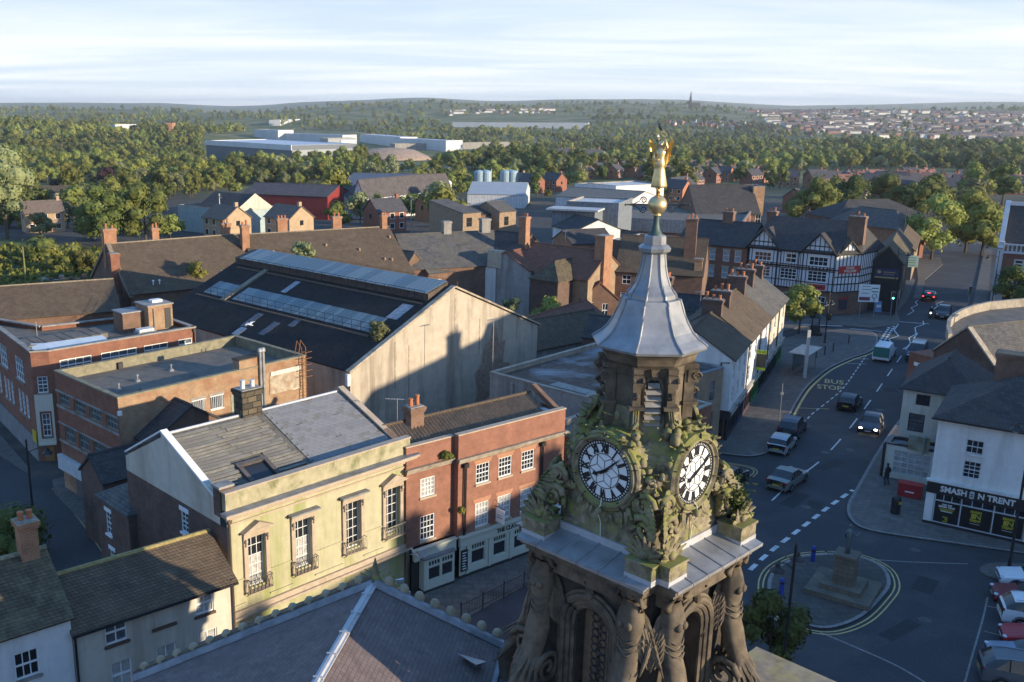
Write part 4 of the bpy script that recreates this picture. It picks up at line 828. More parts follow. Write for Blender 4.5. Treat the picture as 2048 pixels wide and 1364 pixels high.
def deco_block():
 t = Thing.px('corner_block', 'red brick corner building with white steel windows and a cream corner panel', 'building', (97, 703), (390, 655), 9.5)
 w2l = lambda p: ((p[0] - t.o[0]) * t.u[0] + (p[1] - t.o[1]) * t.u[1], -((p[0] - t.o[0]) * t.n[0] + (p[1] - t.o[1]) * t.n[1]))
 B = w2l(P(60, 705, 9.5)); A = w2l(P(0, 660, 9.5)); A = (B[0] + (A[0] - B[0]) * 1.7, B[1] + (A[1] - B[1]) * 1.7)
 pts = [A, B, (0, 0), (13.5, 0), (13.5, 7.6), (3, 9.5)]; z1 = 9.5
 st = W_(4, 2, rev=.1, bar=.05, edge=.07, gl=glass_grey); s3 = W_(2, 4, rev=.1, bar=.04, gl=glass_grey, sill=concrete); sq = W_(4, 3, rev=.1, bar=.04, gl=glass_grey, sill=concrete)
 l01 = math.hypot(B[0] - A[0], B[1] - A[1]); e0 = l01 - 9.95
 wins = {2: [(.85, 7.5, 3.6, 8.6, st), (4.45, 7.55, 7.7, 8.6, st), (8.4, 7.6, 10.7, 8.6, W_(3, 2, rev=.1, bar=.05, gl=glass_grey)), (11.75, 7.6, 13.1, 8.6, W_(2, 2, rev=.1, bar=.05, gl=glass_grey))],
   1: [(.35, 6.0, 1.15, 7.4, s3), (.45, 2.2, 1.1, 4.2, s3)],
   0: [(e0 + v, 6.2, e0 + v + 2.6, 8.2, sq) for v in (-4.5, -.9, 4.6)] + [(e0 + v, 3.2, e0 + v + .8, 5.2, s3) for v in (-3.6, -2.4, -.4, .8, 2.0, 4.6, 5.8, 7.0)]}
 mb = MB()
 for i in range(len(pts)):
  T, L_ = edge_T(pts[i], pts[(i + 1) % len(pts)]); wall_holes(mb, T, L_, -.3, z1, [h[:4] for h in wins.get(i, [])], .1)
 t.part('wall', mb, b_red)
 for i, hs in wins.items():
  T, L_ = edge_T(pts[i], pts[(i + 1) % len(pts)])
  for h in hs: window(t.root, T, *h[:4], h[4])
 T, L_ = edge_T(pts[1], pts[2]); q = MB(); wall_holes(q, lambda u, z, d=0: T(u, z, d + .06), L_, 1.6, 5.9, [(.3, 2.0, 1.25, 4.4)], .08); q2 = MB(); tbox(q2, T, .02, 1.45, L_ - .02, 1.6, .0, .2); t.part('corner_panel', q, cream_paint); t.part('panel_ledge', q2, cream_paint)
 q = MB(); tbox(q, T, .45, .0, 1.2, 1.3, .01, .06); t.part('boarded_door', q, M('plywood', (.28, .16, .07), .8, scale=3, var=.2))
 T0, L0 = edge_T(pts[0], pts[1]); q = MB(); tbox(q, T0, e0 - 4, 0, L0 - .1, 1.9, .02, .12); t.part('shop_hoarding', q, M('hoarding', (.22, .22, .22), .8, scale=1, var=.2)); q = MB(); tbox(q, T0, L0 - 1.2, 1.6, L0 - .1, 2.6, .05, .15); t.part('letting_board', q, plain('yellow_board', (.55, .42, .04), .5))
 q = MB(); n = len(pts)
 for i in range(n): T, L_ = edge_T(pts[i], pts[(i + 1) % n]); tbox(q, T, -.05 if i else 0, z1, L_ + .02, z1 + .12, -.35, .08)
 t.part('coping', q, concrete)
 q = MB(); q.add([(p[0], p[1], 9.1) for p in pts], [tuple(range(n))]); t.part('roof', q, felt)
 q = MB(); q.add([(B[0] + .6, B[1] + 1.0, 9.13), (1.0, .8, 9.16), (5.8, .7, 9.2), (5.6, 2.2, 9.62), (.6, 2.6, 9.62), (B[0] + 1.0, B[1] + 2.6, 9.6)], [(0, 1, 2, 3, 4, 5)]); t.part('blue_roof_sheet', q, M('pale_blue_sheet', (.42, .50, .58), .5, scale=1, var=.08))
 for i in range(9): cuboid(t, 'roof_panel', felt, -.6 + i * .78, 2.75, 9.2, .12 + i * .78, 5.6, 9.55 + .03 * (i % 3))
 cuboid(t, 'light_well', black_paint, 6.1, 1.3, 9.11, 8.4, 2.3, 9.16)
 cuboid(t, 'stair_house', b_brown, 8.2, 3.6, 9.1, 10.3, 5.6, 10.9); cuboid(t, 'stair_house', b_tan, 10.3, 2.7, 9.1, 12.7, 5.3, 11.4)
 cuboid(t, 'stair_house_roof', lead_dull, 8.1, 3.5, 10.9, 10.28, 5.7, 11.0); cuboid(t, 'stair_house_roof', concrete, 10.2, 2.6, 11.4, 12.8, 5.4, 11.52); cuboid(t, 'roof_hatch', white_paint, 11.2, 3.6, 11.52, 12.2, 4.4, 11.75)
 cuboid(t, 'dark_doorway', black_paint, 11.9, 2.66, 9.2, 12.5, 2.699, 11.1); q = MB(); q.tube([(10.8, 2.62, 9.2), (10.8, 2.62, 11.2)], .06, 6); t.part('drainpipe', q, concrete)
 q = MB(); q.box(8.6, 1.3, 9.12, 10.3, 2.4, 9.5); q2 = MB(); q2.box(8.75, 1.4, 9.5, 10.15, 2.3, 9.72); t.part('rooflight_kerb', q, concrete); t.part('rooflight', q2, white_clad)
 drainpipe(t, 13.3, 0, 9.2, -.1)
 q = MB(); q.tube([(1.6, 6.9, 9.1), (1.6, 6.9, 10.6)], .04, 5); t.part('mast', q, concrete)
deco_block()
def market_shed():
 t = Thing.px('market_shed', 'huge old market shed with a bare rendered gable and rows of dirty roof glazing', 'building', (700, 745), (1075, 650), 7.5)
 W, D, zr = 25.5, 31.0, 13.0; rh = zr - 7.5; sl = rh / (W / 2)
 wo, ro = block(t, W, D, 7.5, render_shed, 'gy', bitumen, rh, over=.05, ridgem=False, thick=.12)
 zx = lambda x: 7.5 + x * sl + .13
 q = MB(); q.slab([(-.2, -.22, 7.5), (-.2, .3, 7.5), (W / 2, .3, zr + .08), (W / 2, -.22, zr + .08)], .16) ; q.slab([(W + .2, .3, 7.5), (W + .2, -.22, 7.5), (W / 2, -.22, zr + .08), (W / 2, .3, zr + .08)], .16); t.part('gable_coping', q, M('gable_coping', (.40, .34, .26), .9, scale=2, var=.3, stain=(.14, .12, .09), stain_amt=.8))
 q = MB()
 for x in (.0, 2.6, 5.3): pass
 q.cbox(-.25, 0, 6.4, .3, .3, 1.0); t.part('corner_bracket', q, white_paint)
 q = MB(); pr = random.Random(4); q.add([(W / 2 + x, -.012, z) for x, z in ((3.2, 1), (3.5, 2.4), (3.1, 4.2), (4.1, 5.0), (4.4, 6.9), (5.2, 7.2), (5.6, 8.6), (6.3, 8.2), (6.6, 6.6), (7.6, 6.9), (7.3, 4.6), (8.3, 4.4), (8.2, 1))], [tuple(range(13))]); t.part('exposed_brickwork', q, M('bare_gable_brick', (.27, .19, .14), .9, scale=3, var=.35, stain=(.36, .28, .2), stain_amt=.8, stain_scale=.7))
 q = MB()
 for x, z0_, z1_ in ((5.2, 5.0, 9.2), (6.9, 1.0, 8.6), (12.9, 8.5, 12.4), (16.4, 6.0, 9.6)): q.box(x, -.02, z0_, x + .12, -.001, z1_)
 t.part('stain_pipes', q, M('rust_streak', (.33, .27, .20), .9, scale=3, var=.5))
 # two bands of roof glazing, every sheet an object
 pm = [MB().box(0, 0, 0, 1, .6, .03).mesh('glazing_sheet', m) for m in (M('dirty_glass', (.13, .165, .17), .3, scale=2, var=.3, stain=(.12, .15, .15), stain_amt=.7), M('dirty_glass_pale', (.20, .235, .235), .35, scale=2, var=.25), M('dirty_glass_dark', (.13, .17, .19), .25, scale=2, var=.3))]
 r = random.Random(11); an = -math.atan(sl)
 mon = .75
 q = MB(); q.add([(10.2, .8, zx(10.2)), (10.2, D - .3, zx(10.2)), (10.2, D - .3, zx(10.2) + mon), (10.2, .8, zx(10.2) + mon)], [(0, 3, 2, 1)]); q.add([(10.2, .8, zx(10.2)), (W / 2, .8, zx(W / 2)), (W / 2, .8, zx(W / 2) + .3), (10.2, .8, zx(10.2) + mon)], [(0, 1, 2, 3)])
 q.slab([(10.1, D - .3, zx(10.2) + mon - .03), (10.1, .8, zx(10.2) + mon - .03), (W / 2 + .1, .8, zx(W / 2) + .27), (W / 2 + .1, D - .3, zx(W / 2) + .27)], .08); t.part('roof_monitor', q, M('monitor_brick', (.10, .075, .06), .9, scale=3, var=.4))
 for x0, x1, ya, yb, dz0, dz1 in ((10.0, W / 2 + .1, .9, 29.8, mon, .3), (4.7, 6.9, 2.6, 24.2, .02, .02), (4.7, 6.9, 25.2, 29.6, .02, .02)):
  n = int((yb - ya) / .64)
  for i in range(n):
   y = ya + i * .64; L_ = math.hypot(x1 - x0, (zx(x1) + dz1) - (zx(x0) + dz0)); a = -math.atan2((zx(x1) + dz1) - (zx(x0) + dz0), x1 - x0)
   inst('glazing_sheet', pm[r.choice([0, 0, 0, 1, 1, 2])], ro, mat=Matrix.Translation((x0, y, zx(x0) + dz0 + .03)) @ Matrix.Rotation(a, 4, 'Y') @ Matrix.Diagonal((L_ * r.uniform(.985, 1.0), 1, 1, 1)))
 # walkway rails
 for x, ya, yb, dz in ((4.55, 2.4, 29.8, 0), (9.95, 1.0, 29.8, 0.0)):
  q = MB(); n = 22
  for i in range(n + 1): y = ya + (yb - ya) * i / n; q.tube([(x, y, zx(x)), (x, y, zx(x) + 1.0)], .03, 4)
  for h in (.5, 1.0): q.tube([(x, ya, zx(x) + h), (x, yb, zx(x) + h)], .025, 4)
  t.part('walkway_rail', q, iron); q = MB(); q.box(x - .35, ya, zx(x - .35) - .02, x + .1, yb, zx(x - .35) + .1); t.part('walkway', q, M('rust_board', (.16, .11, .075), .9, scale=4, var=.3))
 q = MB(); q.tube([(W / 2 + .6, 1, zr - .1), (W / 2 + .6, 30, zr - .1)], .02, 4)
 for i in range(16): q.tube([(W / 2 + 1.6, 1 + i * 1.9, zr - .6), (W / 2 + 1.6, 1 + i * 1.9, zr + .3)], .025, 4)
 q.tube([(W / 2 + 1.6, 1, zr + .3), (W / 2 + 1.6, 29.5, zr + .3)], .02, 4); t.part('ridge_rail', q, M('rust', (.25, .12, .05), .9))
 q = MB(); q.slab([(10.0, D - 5.9, zx(10.0) + .16), (10.0, D - 6.6, zx(10.0) + .16), (4.2, D - 6.6, zx(4.2) + .16), (4.2, D - 5.9, zx(4.2) + .16)], -.2); t.part('parapet_kerb', q, M('stone_kerb_roof', (.22, .19, .14), .9, scale=2, var=.3))
 for a, b, c, d, m in ((7.3, 9.3, 18.0, 18.8, 1), (7.0, 9.2, 1.6, 3.0, 1), (1.6, 3.8, 17.0, 17.9, 2), (1.2, 3.2, 13.6, 14.5, 2), (3.1, 4.3, 11.6, 12.4, 2), (.3, 1.5, 16.6, 17.6, 1)):
  q = MB(); q.slab([(a, d, zx(a) + .015), (a, c, zx(a) + .015), (b, c, zx(b) + .015), (b, d, zx(b) + .015)], -.02); t.part('roof_patch', q, M('pale_patch', (.30, .31, .33), .7, scale=3, var=.4) if m == 1 else M('dull_patch', (.13, .13, .14), .8, scale=3, var=.4))
 return t
SHED = market_shed()
def long_roof(name, label, pa, pb, z, D, rh, mat, roofm, chims, gable_m, cm=None):
 A, B = P(*pa, z), P(*pb, z); az = math.degrees(math.atan2(B.x - A.x, B.y - A.y)); W = (B - A).length
 a = math.radians(az); o = (A.x + math.cos(a) * D / 2, A.y - math.sin(a) * D / 2)
 t = Thing(name, label, 'building', o, az); t.W = W
 block(t, W, D, z - rh, mat, 'gx', roofm, rh, over=.3, ridgem=M('ridge_stone', (.25, .20, .14), .9, scale=4, var=.35))
 for u, dy, zb, zt_, w_, d_, n in chims: chimney(t.root, u, D / 2 + dy, zb, zt_, w_, d_, cm or b_orange, n)
 return t
LR = long_roof('tiled_terrace', 'long brown tiled roof with stone coped gable at its left end, left of the shed', (215, 490), (478, 470), 12.0, 16.6, 5.0, b_brown, t_brown, [(.4, .3, 9, 14.0, 1.6, .8, 2), (6.6, 1.2, 9, 13.6, .9, .9, 2), (16.4, .8, 10, 13.6, 1.2, .8, 2)], b_red)
q = MB(); q.slab([(-.25, -.4, 6.75), (.3, -.4, 6.75), (.3, 8.3, 12.35), (-.25, 8.3, 12.35)], .3); q.slab([(.3, 17, 6.75), (-.25, 17, 6.75), (-.25, 8.3, 12.35), (.3, 8.3, 12.35)], .3); LR.part('gable_coping', q, M('coping_stone', (.24, .19, .13), .9, scale=3, var=.3))
chimney(LR.root, -.5, 4.2, 6.5, 11.5, 1.1, 1.2, b_red, 0)
for x, z_ in ((3.2, 7.2), (4.0, 7.3)):
 q = MB(); q.tube([(x, .9, 7.2), (x, .9, 8.2)], .07, 6); q.lathe([(.16, 8.1), (.16, 8.2), (.05, 8.3)], 6, (x, .9)); LR.part('roof_vent', q, white_paint)
q = MB(); q.slab([(12.6, .6, 7.65), (13.8, .6, 7.65), (13.8, 1.9, 8.44), (12.6, 1.9, 8.44)], -.05); LR.part('rooflight', q, M('pale_skylight', (.5, .55, .6), .3))
LR2 = long_roof('tiled_hall', 'long brown tiled roof with three red brick stacks along its ridge behind the market shed', (485, 471), (776, 455), 12.0, 17.6, 5.4, b_brown, t_brown, [(5.8, .6, 10, 14.0, 1.4, .9, 3), (14.0, .8, 10, 13.9, 1.3, .9, 2), (21.0, 0, 10, 13.8, .8, .9, 2)], b_red)
chimney(LR2.root, -.2, -.4 + 8.8 - 1.5, 9, 13.6, 1.0, 1.2, b_orange, 2)
for i, (u, y) in enumerate(((3.2, 5.2), (6.5, 5.0), (11.0, 5.8), (15.5, 4.6), (18.5, 2.6), (19.5, 2.4), (21.0, 6.6))):
 q = MB(); z_ = 6.6 + y * 5.4 / 8.8 + .1; q.lathe([(.2, z_), (.2, z_ + .3), (.06, z_ + .42)], 6, (u, y)); LR2.part('roof_vent', q, M('clay_vent', (.3, .2, .13), .8))
LT = long_roof('tiled_workshop', 'low hipped tile roof in sun beyond the patched flat roof at the left edge', (-60, 579), (225, 560), 9.0, 11.0, 2.6, b_brown, t_moss if False else t_brown, [], b_red)
# ---------------- the old town hall: clock tower, gilded figure, slate roof ----------------
TC = (7.80, 28.95)
def leaf_strip(mb, base, direc, up, ln, wd, curl=.6, n=4):
 """a curling carved leaf with a raised midrib"""
 d = Vector(direc).normalized(); u = Vector(up).normalized(); sd = d.cross(u).normalized(); p = Vector(base); rows = []
 for i in range(n + 1):
  t = i / n; w = wd * math.sin(math.pi * min(1, .18 + t * .82)) ** .7 * (1 if i % 2 else .78); q = p + d * ln * t + u * (ln * curl * t * t)
  rows.append((q - sd * w, q + u * wd * .35, q + sd * w, q - u * wd * .25))
 for a, b in zip(rows, rows[1:]):
  for k_ in range(4): mb.quad(a[k_], a[(k_ + 1) % 4], b[(k_ + 1) % 4], b[k_])
def spiral(mb, c, ex, ey, r, turns=1.6, th=.06, n=16):
 c, ex, ey = Vector(c), Vector(ex).normalized(), Vector(ey).normalized(); pts = []; rs = []
 for i in range(n + 1):
  t = i / n; a = t * turns * 2 * math.pi; rr = r * (1 - .82 * t); pts.append(c + ex * rr * math.cos(a) + ey * rr * math.sin(a)); rs.append(th * (1 - .45 * t))
 mb.tube(pts, rs, 6)
def arch_wall(mb, T, u0, u1, z0, z1, c, a, zs, zl, rev, n=12):
 mb.quad(T(u0, z0), T(c - a, z0), T(c - a, z1), T(u0, z1)); mb.quad(T(c + a, z0), T(u1, z0), T(u1, z1), T(c + a, z1)); mb.quad(T(c - a, z0), T(c + a, z0), T(c + a, zl), T(c - a, zl))
 pt = [(c - a * math.cos(math.pi * i / n), zs + a * math.sin(math.pi * i / n)) for i in range(n + 1)]
 for p, q in zip(pt, pt[1:]): mb.quad(T(*p), T(*q), T(q[0], z1), T(p[0], z1)); mb.quad(T(*q), T(*p), T(p[0], p[1], -rev), T(q[0], q[1], -rev))
 mb.quad(T(c - a, zl), T(c - a, zs), T(c - a, zs, -rev), T(c - a, zl, -rev)); mb.quad(T(c + a, zs), T(c + a, zl), T(c + a, zl, -rev), T(c + a, zs, -rev)); mb.quad(T(c + a, zl), T(c - a, zl), T(c - a, zl, -rev), T(c + a, zl, -rev))
def face_M(k):
 """matrix that carries a face built looking along +y (outward = -y) to face k of the square"""
 return Matrix.Rotation(math.pi / 2 * k, 4, 'Z')
def clock_tower():
 t = Thing('clock_tower', 'mossy carved stone clock tower with white dials and an eight sided lead spire roof', 'clock tower', TC, 48.5); R_ = t.root; r = random.Random(5)
 # --- shaft with arched windows
 T = lambda u, z, d=0.0: (u, -2.15 - d, z)
 mb = MB()
 for k_ in range(4):
  q = MB(); arch_wall(q, T, -2.15, 2.15, 6.0, 14.75, 0, .62, 12.75, 9.9, .5); s = len(mb.V); mb.add(q.V, q.F); mb.xf(face_M(k_), s)
 t.part('shaft', mb, stone_dark)
 for k_ in range(4):
  mk = face_M(k_); q = MB()
  for j, (a, d0, th) in enumerate(((.72, .03, .09), (.88, .09, .10), (1.06, .16, .12), (1.22, .10, .08))):
   pts = [T(-a, 9.9, d0)] + [T(-a * math.cos(math.pi * i / 14), 12.75 + a * math.sin(math.pi * i / 14), d0) for i in range(15)] + [T(a, 9.9, d0)]; q.tube(pts, th, 6)
  q.xf(mk); t.part('arch_moulding', q, stone)
  q = MB(); tbox(q, T, -.62, 9.9, .62, 13.4, -.52, -.46); q.xf(mk); t.part('window_board', q, M('tan_board', (.19, .135, .085), .8, scale=2, var=.3))
  q = MB()
  for i in range(13):
   for s_ in (-1, 1):
    zc = 10.15 + i * .27; pts = [T(s_ * (.16 + .13 * math.cos(a)), zc + .13 * math.sin(a), -.4) for a in [2 * math.pi * j / 8 for j in range(9)]]
    if zc < 13.2: q.tube(pts, .02, 4, False)
   pts = [T(.09 * math.sin(i * 1.3), 10 + i * .27, -.4), T(-.09 * math.sin(i * 1.3), 10.14 + i * .27, -.4), T(.09 * math.sin((i + 1) * 1.3), 10.27 + i * .27, -.4)]; q.tube(pts, .022, 4, False)
  q.xf(mk); t.part('window_grille', q, iron)
  q = MB(); tbox(q, T, -.95, 9.66, .95, 9.88, 0, .34); tbox(q, T, -1.05, 9.5, 1.05, 9.66, 0, .42); q.xf(mk); t.part('window_sill', q, stone_dark)
  q = MB(); leaf_strip(q, T(0, 14.0, .2), (0, -.25, 1), (0, -1, 0), .55, .18, .3); q.ball(*T(0, 13.95, .22), .16, .14, .16); q.xf(mk); t.part('keystone', q, stone)
 # --- eight winged half figures that end in scrolls, two at every corner
 def figure(side):
  q = MB(); c0 = side * 1.72
  prof = [(14.62, .30, .34, .30), (14.3, .36, .42, .34), (14.0, .44, .46, .36), (13.6, .40, .46, .33), (13.2, .33, .46, .28), (12.85, .36, .50, .30), (12.4, .42, .58, .34), (11.9, .40, .72, .32), (11.3, .36, .98, .28), (10.7, .36, 1.28, .26), (10.2, .42, 1.55, .28), (9.7, .5, 1.75, .32), (9.2, .46, 1.7, .3), (8.6, .4, 1.5, .26)]
  n = 12; vs = []; fs = []
  for z, hw, dep, th in prof:
   for j in range(n):
    a = 2 * math.pi * j / n; rib = 1 + (.10 * math.cos(5 * a) if z < 12.6 else .03 * math.cos(2 * a)); vs.append((c0 + hw * math.cos(a) * rib, -2.15 - dep + th * math.sin(a) * rib + .0, z))
  for i in range(len(prof) - 1):
   for j in range(n): fs.append((i * n + j, i * n + (j + 1) % n, (i + 1) * n + (j + 1) % n, (i + 1) * n + j))
  fs += [tuple(range(n))]; q.add(vs, fs); t_ = MB()
  q.ball(c0, -2.68, 14.86, .17, .19, .21, 10, 8); q.ball(c0, -2.60, 14.93, .19, .18, .18, 8, 6)          # head and hair
  for s_ in (-1, 1):
   q.tube([(c0 + s_ * .32, -2.6, 14.4), (c0 + s_ * .5, -2.72, 14.62), (c0 + s_ * .36, -2.82, 14.92)], [.13, .1, .08], 6)   # raised arms
   for i in range(6): leaf_strip(q, (c0 + s_ * (.3 + .03 * i), -2.42, 14.2 - i * .13), (s_ * .42, .25, -1), (s_ * .3, -.6, 0), .8 + .12 * i, .1, .12)   # folded wing
   spiral(q, (c0 + s_ * .44, -2.75, 10.9), (0, -1, .25), (0, .25, 1), .62, 1.7, .12)
  q.ball(c0 - .14, -2.93, 13.88, .13, .1, .14, 8, 6); q.ball(c0 + .14, -2.93, 13.88, .13, .1, .14, 8, 6)
  for i in range(3): z = 13.32 - i * .21; q.tube([(c0 - .36, -2.62, z + .16), (c0 - .2, -2.9 - .02 * i, z + .02), (c0, -2.97 - .02 * i, z - .03), (c0 + .2, -2.9 - .02 * i, z + .03), (c0 + .36, -2.62, z + .18)], .03, 5, False)
  for i in range(9):
   a = (i - 4) / 4; q.tube([(c0 + a * .3, -2.92 + abs(a) * .2, 12.9), (c0 + a * .36 + .05 * math.sin(i * 2.1), -3.02 + abs(a) * .2, 12.3), (c0 + a * .3 - .04 * math.sin(i * 1.7), -3.2 + abs(a) * .18, 11.6), (c0 + a * .34, -3.5 + abs(a) * .15, 10.9)], [.035, .06, .055, .03], 5, False)
  for s_ in (-1, 1):
   for j in range(3):
    for i in range(5): leaf_strip(q, (c0 + s_ * (.34 + .08 * j), -2.62 + .1 * j, 13.9 - i * .22 - j * .12), (s_ * .25, .2, -1), (s_ * .8, -.5, 0), .5, .085, .1, 3)
  for i in range(7):
   a = (i - 3) / 3; leaf_strip(q, (c0 + a * .2, -3.0, 11.9 - abs(a) * .2), (a * .35, -.62, -1), (0, -1, .3), 1.6 - abs(a) * .4, .13, -.1 + .35 * (1 - abs(a)), 6)
  for i in range(5):
   a = (i - 2) / 2; leaf_strip(q, (c0 + a * .25, -3.35, 10.6), (a * .5, -.4, -1), (0, -1, .2), 1.1, .13, .25, 5)
  return q
 for k_ in range(4):
  for s_ in (-1, 1):
   q = figure(s_).xf(face_M(k_)); t.part('winged_figure', q, stone, smooth=True)
 # --- entablature and the lead covered ledge with its notched corners
 def plan(h, nt):
  p = []
  for sx, sy in ((1, -1), (1, 1), (-1, 1), (-1, -1)):
   e = [(sx * h, sy * (h - nt)), (sx * (h - nt), sy * (h - nt)), (sx * (h - nt), sy * h)]
   if sx * sy > 0: p += e
   else: p += e[::-1]
  return p
 q = MB(); q.prism(plan(2.62, .62), 14.35, 14.78); q.prism(plan(2.74, .63), 14.78, 14.95); q.prism(plan(2.9, .64), 14.95, 15.12); q.prism(plan(3.02, .65), 15.12, 15.30); t.part('entablature', q, stone)
 o, i_, zo, zi = 3.1, 1.85, 15.36, 15.66
 for k_ in range(4):
  mk = face_M(k_); us = [-2.45 + 4.9 * i / 6 for i in range(7)]
  for a, b in zip(us, us[1:]):
   q = MB(); ia, ib = max(-1.85, min(1.85, a)), max(-1.85, min(1.85, b))
   q.slab([(a + .012, -o - .02, zo), (b - .012, -o - .02, zo), (b - .012, -i_, zi), (a + .012, -i_, zi)], .05); q.box(a + .012, -o - .05, zo - .1, b - .012, -o - .0205, zo + .005); q.xf(mk); t.part('lead_sheet', q, lead)
  for u in us[1:-1]:
   q = MB(); q.tube([(u, -o - .04, zo + .01), (u, -i_, zi + .01)], .03, 5); q.xf(mk); t.part('lead_roll', q, lead)
  for s_ in (-1, 1):
   q = MB(); x0, x1 = (2.46, 2.459) if s_ > 0 else (-2.46, -2.459)
  q = MB(); q.slab([(2.45, -2.45, zo - .012), (2.45, -2.45, zo - .012), (2.45, -2.4, zo), (2.45, -2.4, zo)], .02)
  q = MB()   # flashing up the wall
  q.box(-1.95, -2.0, 15.6, 1.95, -1.93, 15.86); q.xf(mk); t.part('flashing', q, lead_white)
  # two plinth blocks at this corner, with a carved plaque on each
 for k_ in range(4):
  mk = face_M(k_)
  for s_ in (-1, 1):
   c = s_ * 2.02; q = MB(); q.box(c - .46, -2.84, 15.4, c + .46, -2.02, 15.95); q.box(c - .50, -2.88, 15.95, c + .50, -1.98, 16.03); q.xf(mk); bo = t.part('plinth_block', q, stone_moss)
   q = MB(); q.box(c - .475, -2.856, 15.38, c + .475, -2.03, 15.56); q.xf(mk); q.build('flashing', lead_white, bo)
   q = MB(); a0 = []
   for i in range(9):
    a = math.pi * (i - 4) / 9; leaf_strip(q, (c + .1 * math.sin(a), -2.55, 16.05), (math.sin(a) * .8, -.08 * (i % 2), math.cos(a)), (0, -1, 0), .72 * (.75 + .25 * math.cos(a)), .10, .12, 4)
   for sg in (-1, 1): spiral(q, (c + sg * .34, -2.5, 16.2), (sg, 0, .2), (0, 0, 1), .2, 1.4, .06)
   q.ball(c, -2.6, 16.18, .16, .12, .14); q.xf(mk); q.build('carved_plaque', stone_moss, bo, True)
 # --- clock stage: bell shaped body
 prof = [(15.5, 1.93, 9), (16.6, 1.93, 9), (16.75, 1.86, 8), (17.2, 1.80, 6), (17.8, 1.72, 5), (18.4, 1.60, 4), (18.9, 1.42, 3), (19.3, 1.24, 2.5), (19.7, 1.18, 2.3), (20.0, 1.16, 2.2)]
 n = 48; mb = MB(); vs = []
 for z, h, e in prof:
  for j in range(n): a = 2 * math.pi * (j + .5) / n; c, s = abs(math.cos(a)), abs(math.sin(a)); rr = h / ((c ** e + s ** e) ** (1 / e)); vs.append((rr * math.cos(a), rr * math.sin(a), z))
 mb.add(vs, [(i * n + j, i * n + (j + 1) % n, (i + 1) * n + (j + 1) % n, (i + 1) * n + j) for i in range(len(prof) - 1) for j in range(n)]); t.part('clock_stage', mb, stone_moss, smooth=True)
 zc = 18.05
 white_dial = plain('white_dial', (.80, .81, .80), .35); nm = [text_mesh(v, .27, black_paint, .012, .018) for v in ('XII', 'I', 'II', 'III', 'IIII', 'V', 'VI', 'VII', 'VIII', 'IX', 'X', 'XI')]
 hands = [(245, 64), (244, 47), (240, 50), (244, 47)]
 for k_ in range(4):
  mk = face_M(k_) @ Matrix.Translation((0, 0, zc)) @ Matrix.Rotation(math.pi / 2, 4, 'X')   # local z points out of the face
  q = MB(); q.lathe([(1.30, 1.15), (1.30, 1.95), (1.24, 2.02), (1.20, 2.0), (1.15, 2.08), (1.10, 2.1), (1.05, 2.02), (1.0, 2.0), (.98, 1.93), (.5, 1.9)], 48); q.xf(mk); t.part('clock_surround', q, stone_moss, smooth=False)
  q = MB()
  for i in range(10): a = 2 * math.pi * (i + .5) / 10; q.cbox(1.17 * math.cos(a), 1.17 * math.sin(a), 2.02, .30, .02, .07, a)
  q.xf(mk); t.part('stone_joints', q, stone_dark)
  q = MB(); q.lathe([(.97, 1.93), (.97, 1.955), (0.01, 1.956)], 48); q.xf(mk); dial = t.part('clock_dial', q, white_dial)
  q = MB(); z0 = 1.958
  def ring(q, ra, rb, z, n=48):
   vs = []
   for j in range(n): a = 2 * math.pi * j / n; vs += [(ra * math.cos(a), ra * math.sin(a), z), (rb * math.cos(a), rb * math.sin(a), z), (ra * math.cos(a), ra * math.sin(a), z + .015), (rb * math.cos(a), rb * math.sin(a), z + .015)]
   fs = []
   for j in range(n):
    b, c = 4 * j, 4 * ((j + 1) % n); fs += [(b + 2, c + 2, c + 3, b + 3), (b, c, c + 2, b + 2), (b + 1, b + 3, c + 3, c + 1)]
   q.add(vs, fs)
  ring(q, .955, .98, z0); ring(q, .865, .895, z0); ring(q, .545, .565, z0); q.xf(mk); q.build('dial_ring', black_paint, dial)
  q = MB()
  for i in range(60): a = 2 * math.pi * i / 60; q.cbox(.925 * math.cos(a), .925 * math.sin(a), z0, .07, .038, .014, a)
  q.xf(mk); o_ = q.build('minute_marks', black_paint, dial); o_['kind'] = 'stuff'
  for i in range(12):
   a = -2 * math.pi * i / 12; inst('numeral', nm[i], dial, mat=mk @ Matrix.Rotation(a, 4, 'Z') @ Matrix.Translation((0, .715, z0 + .012)) @ Matrix.Diagonal((.78, 1.28, 1, 1)))
  q = MB()
  for i in range(12):
   a = 2 * math.pi * (i + .5) / 12; c, s = math.cos(a), math.sin(a); q.tube([(c * .56, s * .56, z0 + .006), (c * .87, s * .87, z0 + .006)], .009, 4, False) if False else None
  for i in range(6):
   a = 2 * math.pi * i / 6 + .52; b = a + math.pi / 6; q.tube([(0, 0, z0 + .006), (.32 * math.cos(a), .32 * math.sin(a), z0 + .006), (.55 * math.cos(b), .55 * math.sin(b), z0 + .006)], .011, 4, False); b = a - math.pi / 6; q.tube([(.32 * math.cos(a), .32 * math.sin(a), z0 + .006), (.55 * math.cos(b), .55 * math.sin(b), z0 + .006)], .011, 4, False)
  q.xf(mk); q.build('glazing_bars', black_paint, dial)
  ah, am = [math.radians(v) for v in hands[k_]]
